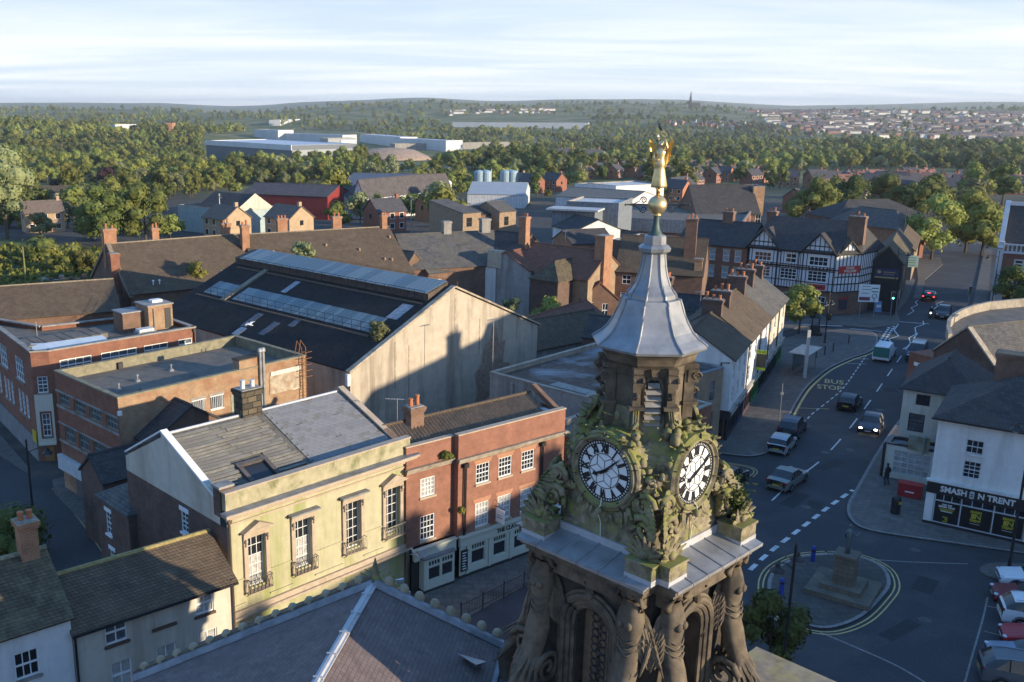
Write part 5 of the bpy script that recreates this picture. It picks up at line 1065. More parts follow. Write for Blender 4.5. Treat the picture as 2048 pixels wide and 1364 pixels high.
  for nm_, a, ln, wd in (('hour_hand', ah, .52, .052), ('minute_hand', am, .86, .04)):
   q = MB(); q.add([(-wd * .6, -.16, 1.99), (wd * .6, -.16, 1.99), (wd, .02, 1.99), (wd * .6, ln * .7, 1.99), (0, ln, 1.99), (-wd * .6, ln * .7, 1.99), (-wd, .02, 1.99)] + [(-wd * .6, -.16, 2.005), (wd * .6, -.16, 2.005), (wd, .02, 2.005), (wd * .6, ln * .7, 2.005), (0, ln, 2.005), (-wd * .6, ln * .7, 2.005), (-wd, .02, 2.005)], [(0, 1, 2, 3, 4, 5, 6), (7, 8, 9, 10, 11, 12, 13)] + [(i, (i + 1) % 7, 7 + (i + 1) % 7, 7 + i) for i in range(7)])
   if nm_ == 'hour_hand': q.cbox(0, ln * .66, 1.99, .17, .12, .015, .78)
   q.xf(mk @ Matrix.Rotation(-a, 4, 'Z')); q.build(nm_, black_paint, dial)
  q = MB(); q.tube([(0, -2.02, zc - .92), (.03, -2.1, zc - 1.1), (-.06, -2.2, zc - 1.25), (0, -2.16, zc - 1.36), (0, -2.0, zc - 1.7), (0, -1.97, 15.7)], .022, 5); q.xf(face_M(k_)); t.part('cable', q, cream_paint)
  # carving under and beside the dial
  q = MB(); rr = random.Random(20 + k_)
  for i in range(26):
   a = math.radians(rr.uniform(200, 340)); rad = rr.uniform(1.28, 1.42); x, z = rad * math.cos(a), zc + rad * math.sin(a); leaf_strip(q, (x, -1.92 - rr.uniform(0, .12), z), (math.cos(a) + rr.uniform(-.5, .5), -.1, math.sin(a) + rr.uniform(-.5, .5)), (0, -1, 0), rr.uniform(.22, .42), rr.uniform(.06, .1), .35, 3)
  q.ball(0, -2.12, zc - 1.28, .12, .14, .12)
  for s_ in (-1, 1):
   spiral(q, (s_ * 1.62, -2.1, 17.45), (s_, 0, 0), (0, 0, 1), .36, 1.7, .1); spiral(q, (s_ * 1.75, -2.22, 16.75), (-s_, 0, .3), (0, 0, 1), .42, 1.6, .12)
   for i in range(9): leaf_strip(q, (s_ * (1.5 + .06 * i), -2.05 - .04 * i, 17.9 - i * .17), (s_ * .8, -.05, -.6 + .14 * i), (0, -1, .3), .42, .12, .22, 4)
   for i in range(7): leaf_strip(q, (s_ * 1.85, -2.15, 16.2 + i * .12), (s_ * (.6 - .2 * i), -.1, .7), (0, -1, .2), .4, .11, .22, 4)
  q.xf(face_M(k_)); t.part('carved_foliage', q, stone_moss, smooth=True)
  # crest on the corner and the fruit swags that hang from the drum
  q = MB(); d = 1.0 / math.sqrt(2); cr = lambda out, z, sd=0: ((-out * d) + sd * d, (-out * d) - sd * d, z)
  for i in range(12):
   z = 16.2 + i * .12; leaf_strip(q, cr(2.5 - i * .035, z, ((i % 3) - 1) * .22), Vector(cr(.08, .8, ((i % 3) - 1) * 1.3)), Vector(cr(1, .0)), .46, .13, .22, 4)
  for s_ in (-1, 1):
   spiral(q, cr(2.45, 16.55, s_ * .38), Vector(cr(.2, 0, s_)), (0, 0, 1), .3, 1.6, .085); spiral(q, cr(2.4, 17.15, s_ * .3), Vector(cr(.1, 0, -s_)), (0, 0, 1), .24, 1.6, .07)
   for i in range(6): leaf_strip(q, cr(2.4, 16.2 + i * .2, s_ * .2), Vector(cr(.05, .5, s_)), Vector(cr(1, .2)), .48, .11, .2, 4)
  q.xf(face_M(k_)); t.part('corner_crest', q, stone_moss, smooth=True)
  q = MB()
  for s_ in (-1, 1):
   path = [cr(1.32, 20.1, s_ * .52), cr(1.5, 19.6, s_ * .56), cr(1.75, 19.1, s_ * .6), cr(1.98, 18.65, s_ * .52), cr(2.12, 18.3, s_ * .3), cr(2.16, 18.12, 0)]
   for w_ in range(3): q.tube([Vector(p) + Vector((.05 * w_ - .05, .05 - .05 * w_, -.02 * w_)) for p in path[:3]], .035, 5)
   pts = [Vector(p) for p in path]
   for i in range(26):
    s = .18 + .82 * i / 25; k2 = min(int(s * 5), 4); p = pts[k2].lerp(pts[k2 + 1], s * 5 - k2); e = Vector((rr.uniform(-.13, .13), rr.uniform(-.13, .13), rr.uniform(-.1, .1)))
    if rr.random() < .55: rd = rr.uniform(.08, .17); q.ball(*(p + e), rd, rd, rd * rr.uniform(.9, 1.5), 8, 6)
    else: leaf_strip(q, p + e, Vector((rr.uniform(-1, 1), rr.uniform(-1, 1), rr.uniform(-.8, .3))) + Vector(cr(.9, 0)), (0, 0, 1), .34, .1, .2, 4)
  for i in range(9): a = 2 * math.pi * i / 9; leaf_strip(q, cr(2.16, 17.98, 0), Vector(cr(.35, math.sin(a), math.cos(a))), Vector(cr(1, 0)), .3, .1, .2, 3)
  q.ball(*cr(2.24, 17.98), .11); q.xf(face_M(k_)); t.part('fruit_swag', q, stone_moss, smooth=True)
  q = MB()   # heap of carving over each dial
  for i in range(30):
   x = rr.uniform(-.75, .75); z = 19.15 - abs(x) * .35 + rr.uniform(0, .75) * (1 - abs(x)); y = -1.30 - (20.0 - z) * .55
   if rr.random() < .4: q.ball(x, y, z, rr.uniform(.1, .17), None, rr.uniform(.1, .2), 8, 6)
   else: leaf_strip(q, (x, y, z), (x + rr.uniform(-.5, .5), -.8, rr.uniform(-.9, .4)), (0, 0, 1), .38, .11, .2, 4)
  q.xf(face_M(k_)); t.part('carved_heap', q, stone_moss, smooth=True)
 # moss and ferns growing at the right hand corner
 q = MB(); rr = random.Random(9)
 for i in range(260):
  p = Vector((2.0 + rr.gauss(0, .2), -2.35 + rr.gauss(0, .2), 16.4 + abs(rr.gauss(.25, .38)))); leaf_strip(q, p, (rr.uniform(-1, 1), rr.uniform(-1, 1), rr.uniform(-.2, 1)), (0, 0, 1), .2, .035, -.3, 2)
 o_ = t.part('fern_growth', q, leafmat('fern', (.05, .09, .015), (.14, .20, .04))); o_['kind'] = 'stuff'
 # --- louvred drum
 ph = math.pi / 8; c8 = math.cos(ph); ap = 1.14
 q = MB(); q.lathe([(1.24, 19.2), (1.24, 21.0), (1.26, 21.02), (1.30, 21.3), (1.44, 21.42), (1.50, 21.62), (1.62, 21.75)], 8, ph=ph); t.part('drum', q, stone)
 for k_ in range(4):
  mk = Matrix.Rotation(math.pi / 2 * k_ + math.pi / 4 * 1, 4, 'Z'); Td = lambda u, z, d=0.0: (u, -ap - d, z)
  mk = Matrix.Rotation(math.pi / 2 * k_ - math.pi / 4, 4, 'Z')
  q = MB(); a = .27; pts = [Td(-a, 19.45, .03)] + [Td(-a * math.cos(math.pi * i / 10), 20.75 + a * math.sin(math.pi * i / 10), .03) for i in range(11)] + [Td(a, 19.45, .03)]; q.tube(pts, .06, 6); q.xf(mk); t.part('louvre_arch', q, stone)
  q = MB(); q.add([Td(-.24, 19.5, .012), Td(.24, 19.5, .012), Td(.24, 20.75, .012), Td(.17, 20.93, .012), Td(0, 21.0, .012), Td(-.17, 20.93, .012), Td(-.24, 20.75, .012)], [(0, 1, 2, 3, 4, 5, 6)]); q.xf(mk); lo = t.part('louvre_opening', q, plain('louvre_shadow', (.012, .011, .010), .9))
  for i in range(7):
   q = MB(); z = 19.52 + i * .2; h = .24 if i < 6 else .18; q.slab([(-h, -ap - .16, z), (h, -ap - .16, z), (h, -ap - .03, z + .13), (-h, -ap - .03, z + .13)], .04); q.xf(mk); q.build('louvre_slat', concrete, lo)
  q = MB(); q.add([Td(-.13, 21.3, .2), Td(.13, 21.3, .2), Td(.06, 20.95, .1), Td(-.06, 20.95, .1), Td(-.13, 21.3, 0), Td(.13, 21.3, 0), Td(.06, 20.95, 0), Td(-.06, 20.95, 0)], [(0, 1, 2, 3), (0, 4, 5, 1), (1, 5, 6, 2), (3, 7, 4, 0), (2, 6, 7, 3)]); q.xf(mk); t.part('keystone', q, stone)
  for s_ in (-1, 1):   # pilaster with bracket at each side of the louvre
   mp = mk; q = MB(); x = s_ * .52; q.cbox(x, -ap - .06, 19.3, .24, .3, 1.95); q.cbox(x, -ap - .12, 20.05, .46, .46, .1); q.cbox(x, -ap - .1, 21.2, .3, .42, .14); q.xf(mk); t.part('pilaster', q, stone)
   q = MB(); spiral(q, (x - .14, -ap - .26, 20.95), (0, -1, 0), (0, 0, 1), .15, 1.4, .05, 12); spiral(q, (x + .14, -ap - .26, 20.95), (0, -1, 0), (0, 0, 1), .15, 1.4, .05, 12); q.box(x - .15, -ap - .34, 20.75, x + .15, -ap, 21.15); spiral(q, (x, -ap - .24, 20.45), (0, -1, 0), (0, 0, 1), .12, 1.4, .06, 12); q.xf(mk); t.part('bracket', q, stone, smooth=False)
 # --- lead roof: eight curved faces, a roll on each hip
 pf = [(1.76, 21.80), (1.79, 21.88), (1.72, 21.95), (1.50, 22.10), (1.31, 22.30), (1.14, 22.60), (1.01, 22.90), (.93, 23.15), (.89, 23.27), (.76, 23.30), (.74, 23.42), (.65, 23.52), (.53, 23.72), (.44, 23.97), (.38, 24.25), (.34, 24.55), (.33, 24.68)]
 for j in range(8):
  a0, a1 = ph + math.pi / 4 * j, ph + math.pi / 4 * (j + 1); q = MB(); vs = []
  for rr_, z in pf: vs += [(rr_ * math.cos(a0), rr_ * math.sin(a0), z), (rr_ * math.cos(a1), rr_ * math.sin(a1), z)]
  q.add(vs, [(2 * i, 2 * i + 1, 2 * i + 3, 2 * i + 2) for i in range(len(pf) - 1)]); t.part('lead_roof_face', q, lead)
  q = MB(); q.tube([(rr_ * math.cos(a0) * 1.005, rr_ * math.sin(a0) * 1.005, z + .01) for rr_, z in pf[1:]], .035, 6); t.part('hip_roll', q, lead)
 q = MB(); q.lathe([(.36, 24.66), (.48, 24.74), (.50, 24.84), (.42, 24.92), (.34, 24.95), (.33, 25.18), (.30, 25.22), (.1, 25.24)], 8, ph=ph); t.part('lead_collar', q, lead)
 q = MB(); q.lathe([(.26, 25.2), (.2, 25.27), (.13, 25.38), (.095, 25.55), (.085, 25.8), (.1, 25.84)], 12); t.part('copper_finial', q, verdigris, smooth=True)
 q = MB(); q.lathe([(.12, 25.80), (.14, 25.84), (.08, 25.88)], 12); q.ball(0, 0, 26.13, .29, .29, .29, 24, 16); bo = t.part('gilded_ball', q, gold_worn, smooth=True); q = MB(); q.tube([(.291 * math.sin(a) * .76, -.291 * math.sin(a) * .66, 26.13 + .291 * math.cos(a)) for a in [math.pi * i / 12 for i in range(13)]], .012, 4); q.build('seam', brown_paint, bo)
 vx = Vector((math.cos(math.radians(-41.5)), math.sin(math.radians(-41.5)), 0))
 q = MB()
 for s_ in (-1, 1):
  v = vx * s_; q.tube([v * .25 + Vector((0, 0, 26.14)), v * .95 + Vector((0, 0, 26.14))], .02, 5)
  for u in (-1, 1): spiral(q, v * .42 + Vector((0, 0, 26.14 + u * .14)), v, (0, 0, u), .11, 1.6, .02, 14); q.tube([v * .53 + Vector((0, 0, 26.14 + u * .12)), v * .70 + Vector((0, 0, 26.14 + u * .03)), v * .9 + Vector((0, 0, 26.14))], .013, 4)
  q.ball(*(v * .96 + Vector((0, 0, 26.14))), .035)
 t.part('iron_scrollwork', q, iron)
 q = MB(); q.tube([(0, 0, 26.4), (0, 0, 26.72)], .06, 8); t.part('statue_stem', q, gold, smooth=True)
 return t
TOWER = clock_tower()
def angel_statue():
 o = empty('angel_statue', 'gilded winged angel holding up a wreath, standing on the ball of the spire', 'statue', (TC[0], TC[1], 26.66), math.radians(-15))
 # local -y towards the viewer side; the figure turns its back half to the camera as in the photo
 prof = [(.0, .215, .18), (.05, .225, .19), (.25, .195, .165), (.5, .16, .135), (.62, .135, .115), (.66, .16, .13), (.78, .125, .10), (.86, .115, .095), (.98, .135, .105), (1.06, .15, .10), (1.11, .11, .08), (1.14, .05, .05), (1.2, .045, .045)]
 n = 28; mb = MB(); vs = []
 for z, a, b in prof:
  f = .09 * max(0, (.66 - z) / .66) if z < .64 else .02
  for j in range(n): t = 2 * math.pi * j / n; r = 1 + f * math.cos(9 * t + z * 2) + .5 * f * math.cos(5 * t); vs.append((a * r * math.cos(t), b * r * math.sin(t), z))
 mb.add(vs, [(i * n + j, i * n + (j + 1) % n, (i + 1) * n + (j + 1) % n, (i + 1) * n + j) for i in range(len(prof) - 1) for j in range(n)] + [tuple(range(n - 1, -1, -1))])
 mb.ball(0, -.01, 1.27, .072, .085, .10, 12, 10); mb.ball(0, .03, 1.30, .085, .08, .085, 12, 8); mb.ball(0, -.095, 1.26, .014, .022, .022, 6, 4)
 for s in (-1, 1): mb.ball(s * .045, -.10, 0.0 - .02, .04, .09, .035, 8, 6)
 mb.tube([(.13, 0, 1.05), (.19, -.08, 1.18), (.13, -.07, 1.36), (.08, -.03, 1.45)], [.045, .04, .03, .025], 8)
 mb.tube([(-.13, 0, 1.05), (-.2, -.05, .9), (-.12, -.14, .78), (-.04, -.17, .84)], [.045, .04, .03, .025], 8)
 for hx, hz, hy, dr in ((.08, 1.47, -.03, 1), (-.03, .85, -.18, 1)):
  for i in range(4): mb.tube([(hx, hy, hz), (hx - .02 + .012 * i, hy - .02, hz + .03), (hx - .02 + .012 * i, hy - .045, hz + .02)], .007, 4)
  mb.tube([(hx, hy, hz), (hx + .03, hy - .02, hz + .015)], .008, 4)
 body = mb.build('body', gold_worn, o, True)
 for s in (-1, 1):
  q = MB(); m = 9; cols = []
  for i in range(m + 1):
   t = i / m; cols.append((lerp(.03, .35, t ** .8), .09 + .05 * math.sin(math.pi * t), 1.02 + .40 * t ** .7 + .03 * math.sin(math.pi * t), lerp(.45, 1.0, t ** 1.5) + .03 * (i % 2)))
  for k_ in (0, .022):
   vs = []
   for x, y, zt, zb in cols: vs += [(s * x, y + k_, zt), (s * (x * .97), y + .02 + k_, (zt + zb) / 2), (s * (x * .8 + .02), y + k_, zb)]
   q.add(vs, [(3 * i + a, 3 * i + 3 + a, 3 * i + 4 + a, 3 * i + 1 + a) for i in range(m) for a in (0, 1)])
  x0 = cols[-1]
  wo = q.build('wing', gold, o)
  q = MB()
  for i in range(m):
   a, b = cols[i], cols[i + 1]; q.tube([(s * a[0], a[1] + .03, a[2] - .03), (s * (a[0] * .8 + .02), a[1] + .03, a[3])], .011, 4)
  q.build('feathers', gold, wo)
 q = MB(); q.tube([(.02 + .12 * math.cos(a), -.02, 1.53 + .10 * math.sin(a)) for a in [2 * math.pi * i / 16 * .8 - .3 for i in range(17)]], .014, 5)
 for i in range(16): a = 2 * math.pi * i / 16 * .8 - .3; leaf_strip(q, (.02 + .12 * math.cos(a), -.02, 1.53 + .1 * math.sin(a)), (math.cos(a), RND.uniform(-.5, .5), math.sin(a) + .4), (0, -1, 0), .05, .012, .2, 2)
 q.build('wreath', gold_worn, o)
 q = MB(); q.lathe([(.26, -.04), (.26, .0), (.2, .02)], 20) if False else None
 return o
angel_statue()
def bird(name, label, loc, s, rz, col, wing=False, cat='bird'):
 o = empty(name, label, cat, loc, rz); b = MB()
 b.tube([(0, -.22, -.02), (0, -.16, .0), (0, -.06, .0), (0, .06, .03), (0, .12, .07), (0, .16, .10), (0, .2, .09), (0, .245, .07)], [.012, .03, .062, .066, .045, .04, .03, .006], 8); b.xf(Matrix.Diagonal((s, s, s, 1)) @ Matrix.Rotation(0 if wing else .6, 4, 'X')); b.build('body', col, o, True)
 if wing:
  for sd in (-1, 1):
   q = MB(); q.add([(sd * .03, .09, .04), (sd * .28, .12, .13), (sd * .62, -.02, .10), (sd * .3, -.03, .11), (sd * .03, -.06, .03)] + [(sd * .03, .09, .025), (sd * .28, .12, .118), (sd * .62, -.02, .095), (sd * .3, -.03, .098), (sd * .03, -.06, .015)], [(0, 1, 2, 3, 4), (9, 8, 7, 6, 5), (0, 5, 6, 1), (1, 6, 7, 2), (2, 7, 8, 3), (3, 8, 9, 4)]); q.xf(Matrix.Diagonal((s, s, s, 1))); q.build('wing', col, o)
 else:
  q = MB(); q.tube([(0, 0, -.1 * s), (0, -.03 * s, -.2 * s)], .012 * s, 4); q.build('leg', iron, o)
 return o
bird('crow', 'small dark bird perched on top of the wreath of the gilded angel', (TC[0] - .06, TC[1], 28.40), .62, .5, plain('dark_plumage', (.03, .027, .025), .6))
_g = Z = None
def at_depth(px, py, y):
 d = ray(px, py); k_ = y / d[1]; return (d[0] * k_, y, CAMZ + d[2] * k_)
bird('seagull', 'white seagull gliding over the dark roof of the market shed', at_depth(500, 650, 48), .85, 1.2, white_paint, True)
def town_hall():
 A = P(745, 1172, 11.0); e = Vector((-2.58 + 1.06, 27.14 - 33.16, 0)); e.normalize(); e *= 14; Lp = P(268, 1362, 7.0); Rp = P(1004, 1296, 8.9)
 t = Thing('town_hall', 'town hall with a purple slate roof and stone balls along its gable', 'town hall', (A.x, A.y), 90); w = lambda p: (p.x - A.x, p.y - A.y, p.z)
 Aw, Lw, Rw = w(A), w(Lp), w(Rp); add = lambda p, v, dz=0: (p[0] + v[0], p[1] + v[1], p[2] + dz)
 q = MB(); q.slab([add(Lw, e), Lw, Aw, add(Aw, e)][::-1], .2); q.slab([Rw, add(Rw, e), add(Aw, e), Aw][::-1], .2) ; t.part('roof', q, t_hall)
 q = MB(); q.tube([add(Aw, (0, 0), .05), add(Aw, e, .05)], .1, 6); d = Vector((e.y, -e.x, 0)).normalized() * .17; q.slab([add(Aw, d, .0), add(Aw, -d, .0), add(add(Aw, -d), e), add(add(Aw, d), e)], .06); t.part('ridge_lead', q, lead_white)
 q = MB()
 for i in range(5): p = Vector(Aw) + e * (.12 + .2 * i) / 1.0 * .5; q.cbox(p.x, p.y, p.z + .08, .36, .05, .07, math.atan2(e.y, e.x) + math.pi / 2)
 t.part('lead_joints', q, lead_white)
 for a, b, nb in ((Aw, Lw, 14), (Aw, Rw, 8)):
  a, b = Vector(a), Vector(b); f = (b - a); n2 = Vector((-e.x, -e.y, 0)).normalized()
  q = MB(); q.tube([a + n2 * .1 + Vector((0, 0, .05)), b + n2 * .1 + Vector((0, 0, .05))], .2, 6); t.part('raking_cornice', q, lead_dull)
  q = MB(); q.slab([a + n2 * .1, b + n2 * .1, b + n2 * .75 - Vector((0, 0, .1)), a + n2 * .75 - Vector((0, 0, .1))], .3); t.part('gable_ledge', q, stone)
  for i in range(nb):
   p = a + f * ((i + .9) / (nb + .3)) + n2 * .35; q = MB(); q.lathe([(.16, p.z - .1), (.17, p.z + .12), (.2, p.z + .2), (.19, p.z + .34), (.13, p.z + .45), (.03, p.z + .49)], 12, (p.x, p.y)); t.part('stone_ball', q, M('ball_stone', (.36, .29, .19), .9, scale=4, var=.2, stain=(.2, .16, .10), stain_amt=.5), smooth=True)
 n2 = Vector((-e.x, -e.y, 0)).normalized(); q = MB(); p = Vector(Aw) + n2 * .4
 q.lathe([(.3, p.z - .2), (.26, p.z + .1), (.14, p.z + .3), (.16, p.z + .42), (.05, p.z + .85), (.02, p.z + 1.0)], 8, (p.x, p.y))
 for s_ in (-1, 1):
  for i in range(5): leaf_strip(q, p + Vector((s_ * (.12 + .16 * i), 0, .35 - i * .13)), (s_, 0, .25 - .1 * i), (0, 0, 1), .3, .09, .3, 4)
 t.part('acroterion', q, stone_moss)
 q = MB(); lo = -2
 gl = [Vector(Lw) + n2 * .2, Vector(Aw) + n2 * .2, Vector(Rw) + n2 * .2]
 q.add([(gl[0].x, gl[0].y, -.2), (gl[2].x, gl[2].y, -.2), tuple(gl[2]), tuple(gl[1]), tuple(gl[0])], [(0, 1, 2, 3, 4), (4, 3, 2, 1, 0)]); t.part('gable_wall', q, stone)
 q = MB(); L2 = Vector(Lw); q.add([tuple(L2 + Vector((0, 0, -.1))), tuple(L2 + e - Vector((0, 0, .1))), (L2.x + e.x, L2.y + e.y, -.2), (L2.x, L2.y, -.2)], [(0, 1, 2, 3), (3, 2, 1, 0)])
 R2 = Vector(Rw); q.add([tuple(R2 + Vector((0, 0, -.1))), tuple(R2 + e - Vector((0, 0, .1))), (R2.x + e.x, R2.y + e.y, -.2), (R2.x, R2.y, -.2)], [(0, 1, 2, 3), (3, 2, 1, 0)]); t.part('side_wall', q, stone)
 # lead gutter, small hatch roof and the lead flat beside the tower
 q = MB(); a, b = Vector(Rw), Vector(Rw) + e * .55; q.tube([a + Vector((.1, 0, .05)), b + Vector((.1, 0, .05))], .16, 6); q.slab([tuple(a + Vector((0, 0, -.05))), tuple(b + Vector((0, 0, -.05))), tuple(b + Vector((1.6, 0, -.45))), tuple(a + Vector((1.6, 0, -.45)))][::-1], .2); t.part('lead_gutter', q, lead_dull)
 for px, py, z in ((905, 1255, 9.7), (930, 1272, 9.5)): pass
 q = MB(); v = w(P(945, 1335, 9.3)); q.add([(v[0] - .55, v[1] + .45, v[2] + .3), (v[0] + .55, v[1] + .3, v[2] + .05), (v[0] + .1, v[1] - .3, v[2] + .3), (v[0] + .2, v[1] + .35, v[2] - .3)], [(0, 1, 2), (0, 3, 1), (1, 3, 2), (2, 3, 0)]); t.part('roof_hatch', q, lead)
 for px, py, z in ((800, 1172, 10.6), (812, 1198, 10.4)):
  v = w(P(px, py, z)); q = MB(); q.cbox(v[0], v[1], v[2], .34, .1, .3, .4); q.tube([(v[0], v[1], v[2]), (v[0] - .05, v[1] + .3, v[2] - .3)], .03, 5); t.part('floodlight', q, M('lamp_grey', (.5, .52, .55), .35, .5))
 q = MB(); tw = Thing.__new__(Thing);
 return t
HALL = town_hall()
def tower_roofs():
 t = Thing('porch_roof', 'dark blue lead flat roof tucked against the left foot of the clock tower', 'roof', TC, 48.5)
 q = MB(); q.slab([(-5.6, -2.6, 9.35), (-2.2, -2.6, 9.6), (-2.2, 3.0, 9.6), (-5.6, 3.0, 9.35)], .25); t.part('lead_flat', q, M('dark_lead', (.12, .13, .16), .5, .25, scale=2, var=.25))
 for y in (-1.6, .2, 1.6): q = MB(); q.tube([(-5.6, y, 9.4), (-2.2, y, 9.65)], .05, 5); t.part('lead_roll', q, lead_dull)
 q = MB(); q.tube([(-5.5, 1.7, 9.9), (-2.3, 2.1, 10.5)], .14, 6); q.slab([(-5.6, 1.5, 9.7), (-5.6, 1.9, 9.7), (-2.2, 2.3, 10.3), (-2.2, 1.9, 10.3)], -.5); t.part('lead_curb', q, lead_dull)
 q = MB(); q.box(-5.6, -2.6, 0, -2.2, 3.0, 9.0); t.part('wall', q, stone_dark)
 u = Thing('stone_parapet', 'weathered flat stone parapet with yellow lichen at the right foot of the clock tower', 'parapet', TC, 48.5)
 q = MB(); q.box(2.2, -5.6, 8.9, 5.3, -1.9, 9.45); q.box(2.0, -5.8, 9.45, 5.5, -1.8, 9.75); u.part('parapet_stones', q, M('lichen_stone', (.33, .26, .18), .9, scale=3, var=.3, stain=(.38, .33, .08), stain_amt=.6, stain_scale=1.5)); q = MB(); q.box(2.4, -5.4, 0, 5.1, -2.1, 8.9); u.part('wall', q, stone)
 q = MB(); q.box(-2.6, -4.5, 0, 2.2, -2.3, 9.2); u.part('lead_flat', q, lead_dull)
tower_roofs()
# ---------------- right: white shop row, burger shop, timbered pub and their neighbours ----------------
def shop_row():
 t = Thing('white_shop_row', 'curving row of white rendered shops with brown tiled roofs and dark shopfronts', 'shops', (29.05, 80.2), 29.3)
 sw = W_(2, 2, rev=.12, gl=glass_grey, bar=.05); tall = W_(2, 3, rev=.12, gl=glass_grey, bar=.05)
 segs = [(0, 8.0, 7.6, 2.3, render_white, t_brown), (8.0, 12.5, 7.55, 2.6, render_white, t_brown), (20.5, 12.0, 7.5, 2.6, render_cream, t_grey)]
 for j, (x0, W, z1, rh, wm, rm) in enumerate(segs):
  ws = []; n = int(W / 2.6)
  for i in range(n):
   c = (i + .6) * W / n - .3; ws += [(0, c - .5, 5.4, c + .5, 6.9, sw), (0, c - .5, 3.3, c + .5, 4.8, tall)]
  block(t, W - .01, 7.2, z1, wm, 'gx', rm, rh, x0=x0, wins=ws, over=.3, z0=2.75)
  cuboid(t, 'shop_wall', b_dark, x0, .25, -.2, x0 + W - .01, 7.2, 2.75)
  m = 3 if j else 2; w_ = W / m
  for i in range(m):
   a = x0 + i * w_; col = [plain('shop_black', (.03, .03, .035), .5), plain('shop_blue', (.035, .045, .075), .5), plain('shop_plum', (.07, .04, .05), .5), plain('shop_green', (.04, .22, .06), .5)][(i + j * 2 + (1 if (j, i) == (2, 2) else 0)) % 4]
   sf = cuboid(t, 'shop_fascia', col, a + .05, -.22, 2.15, a + w_ - .05, .25, 2.75); cuboid(t, 'shop_cornice', render_grey, a, -.3, 2.75, a + w_, .0, 2.87)
   cuboid(t, 'stall_riser', col, a + .1, -.02, -.2, a + w_ - .1, .25, .5)
   for q_ in range(3): cuboid(t, 'shop_window', glass, a + .15 + q_ * (w_ - .3) / 3, .06, .5, a + .07 + (q_ + 1) * (w_ - .3) / 3, .12, 2.15)
   for q_ in range(4): x = a + .08 + q_ * (w_ - .24) / 3; cuboid(t, 'shop_mullion', col, x, -.03, .5, x + .09, .1, 2.15)
   q = MB(); q.box(a + .5, -.235, 2.35, a + w_ - .6, -.221, 2.52); q.build('fascia_stripe', plain('pale_letter', (.55, .55, .5), .5), sf)
 # gable end shop front, drain pipe
 cuboid(t, 'shop_fascia', plain('shop_black', (.03, .03, .035), .5), -.14, -.2, 2.1, -.001, 7.2, 2.9); cuboid(t, 'shop_window', glass, -.06, .4, .5, -.002, 3.4, 2.1)
 wall_text('lettering', 'TA', .42, white_paint, t.root, -.155, 1.3, 2.45, rz=-math.pi / 2, bold=.01)
 q = MB(); q.tube([(.0 - .08, .2, 7.3), (-.08, .9, 7.25), (-.08, .95, 3.3), (-.08, 3.4, 3.1)], .06, 6); t.part('drainpipe', q, black_paint)
 for x in (8.0, 14.5, 20.5, 27.0): drainpipe(t, x, 2.8, 7.4, -.1)
 for x, zt in ((8.3, 11.2), (12.2, 11.4), (20.4, 11.6), (25.5, 11.6), (31.5, 11.2)): chimney(t.root, x, 3.6, 8.6, zt, .9, 1.8, b_dark, 3, along='y')
 for x0, y0, W, D, z1 in ((8.0, 7.25, 5.0, 9.0, 6.0), (15.0, 7.25, 4.6, 8.0, 6.0), (22, 7.25, 5, 7.0, 6.4)): block(t, W, D, z1, b_dark, 'gy', t_dark, 1.8, x0=x0, y0=y0, over=.1); chimney(t.root, x0 + W - .5, y0 + 5.0, z1, z1 + 3.4, 1.1, .9, b_dark, 2)
 q = MB(); q.box(13.0, -1.0, 3.6, 13.08, -.1, 5.6); bo = t.part('letting_board', q, plain('letting_black', (.03, .03, .03), .5))
 q = MB(); q.box(12.985, -1.02, 5.25, 13.095, -.08, 5.62); q.box(12.985, -1.02, 3.58, 13.095, -.08, 3.85); q.build('green_band', plain('lime_green', (.30, .45, .03), .5), bo)
 inst('lettering', text_mesh('TO LET', .27, black_paint, .005, .008), bo, mat=Matrix.Translation((12.975, -.55, 5.43)) @ Matrix.Rotation(-math.pi / 2, 4, 'Z') @ Matrix.Rotation(math.pi / 2, 4, 'X')); cuboid(t, 'letting_post', white_paint, 13.01, -.1, 2.8, 13.07, -.02, 5.7)
 return t
ROW = shop_row()
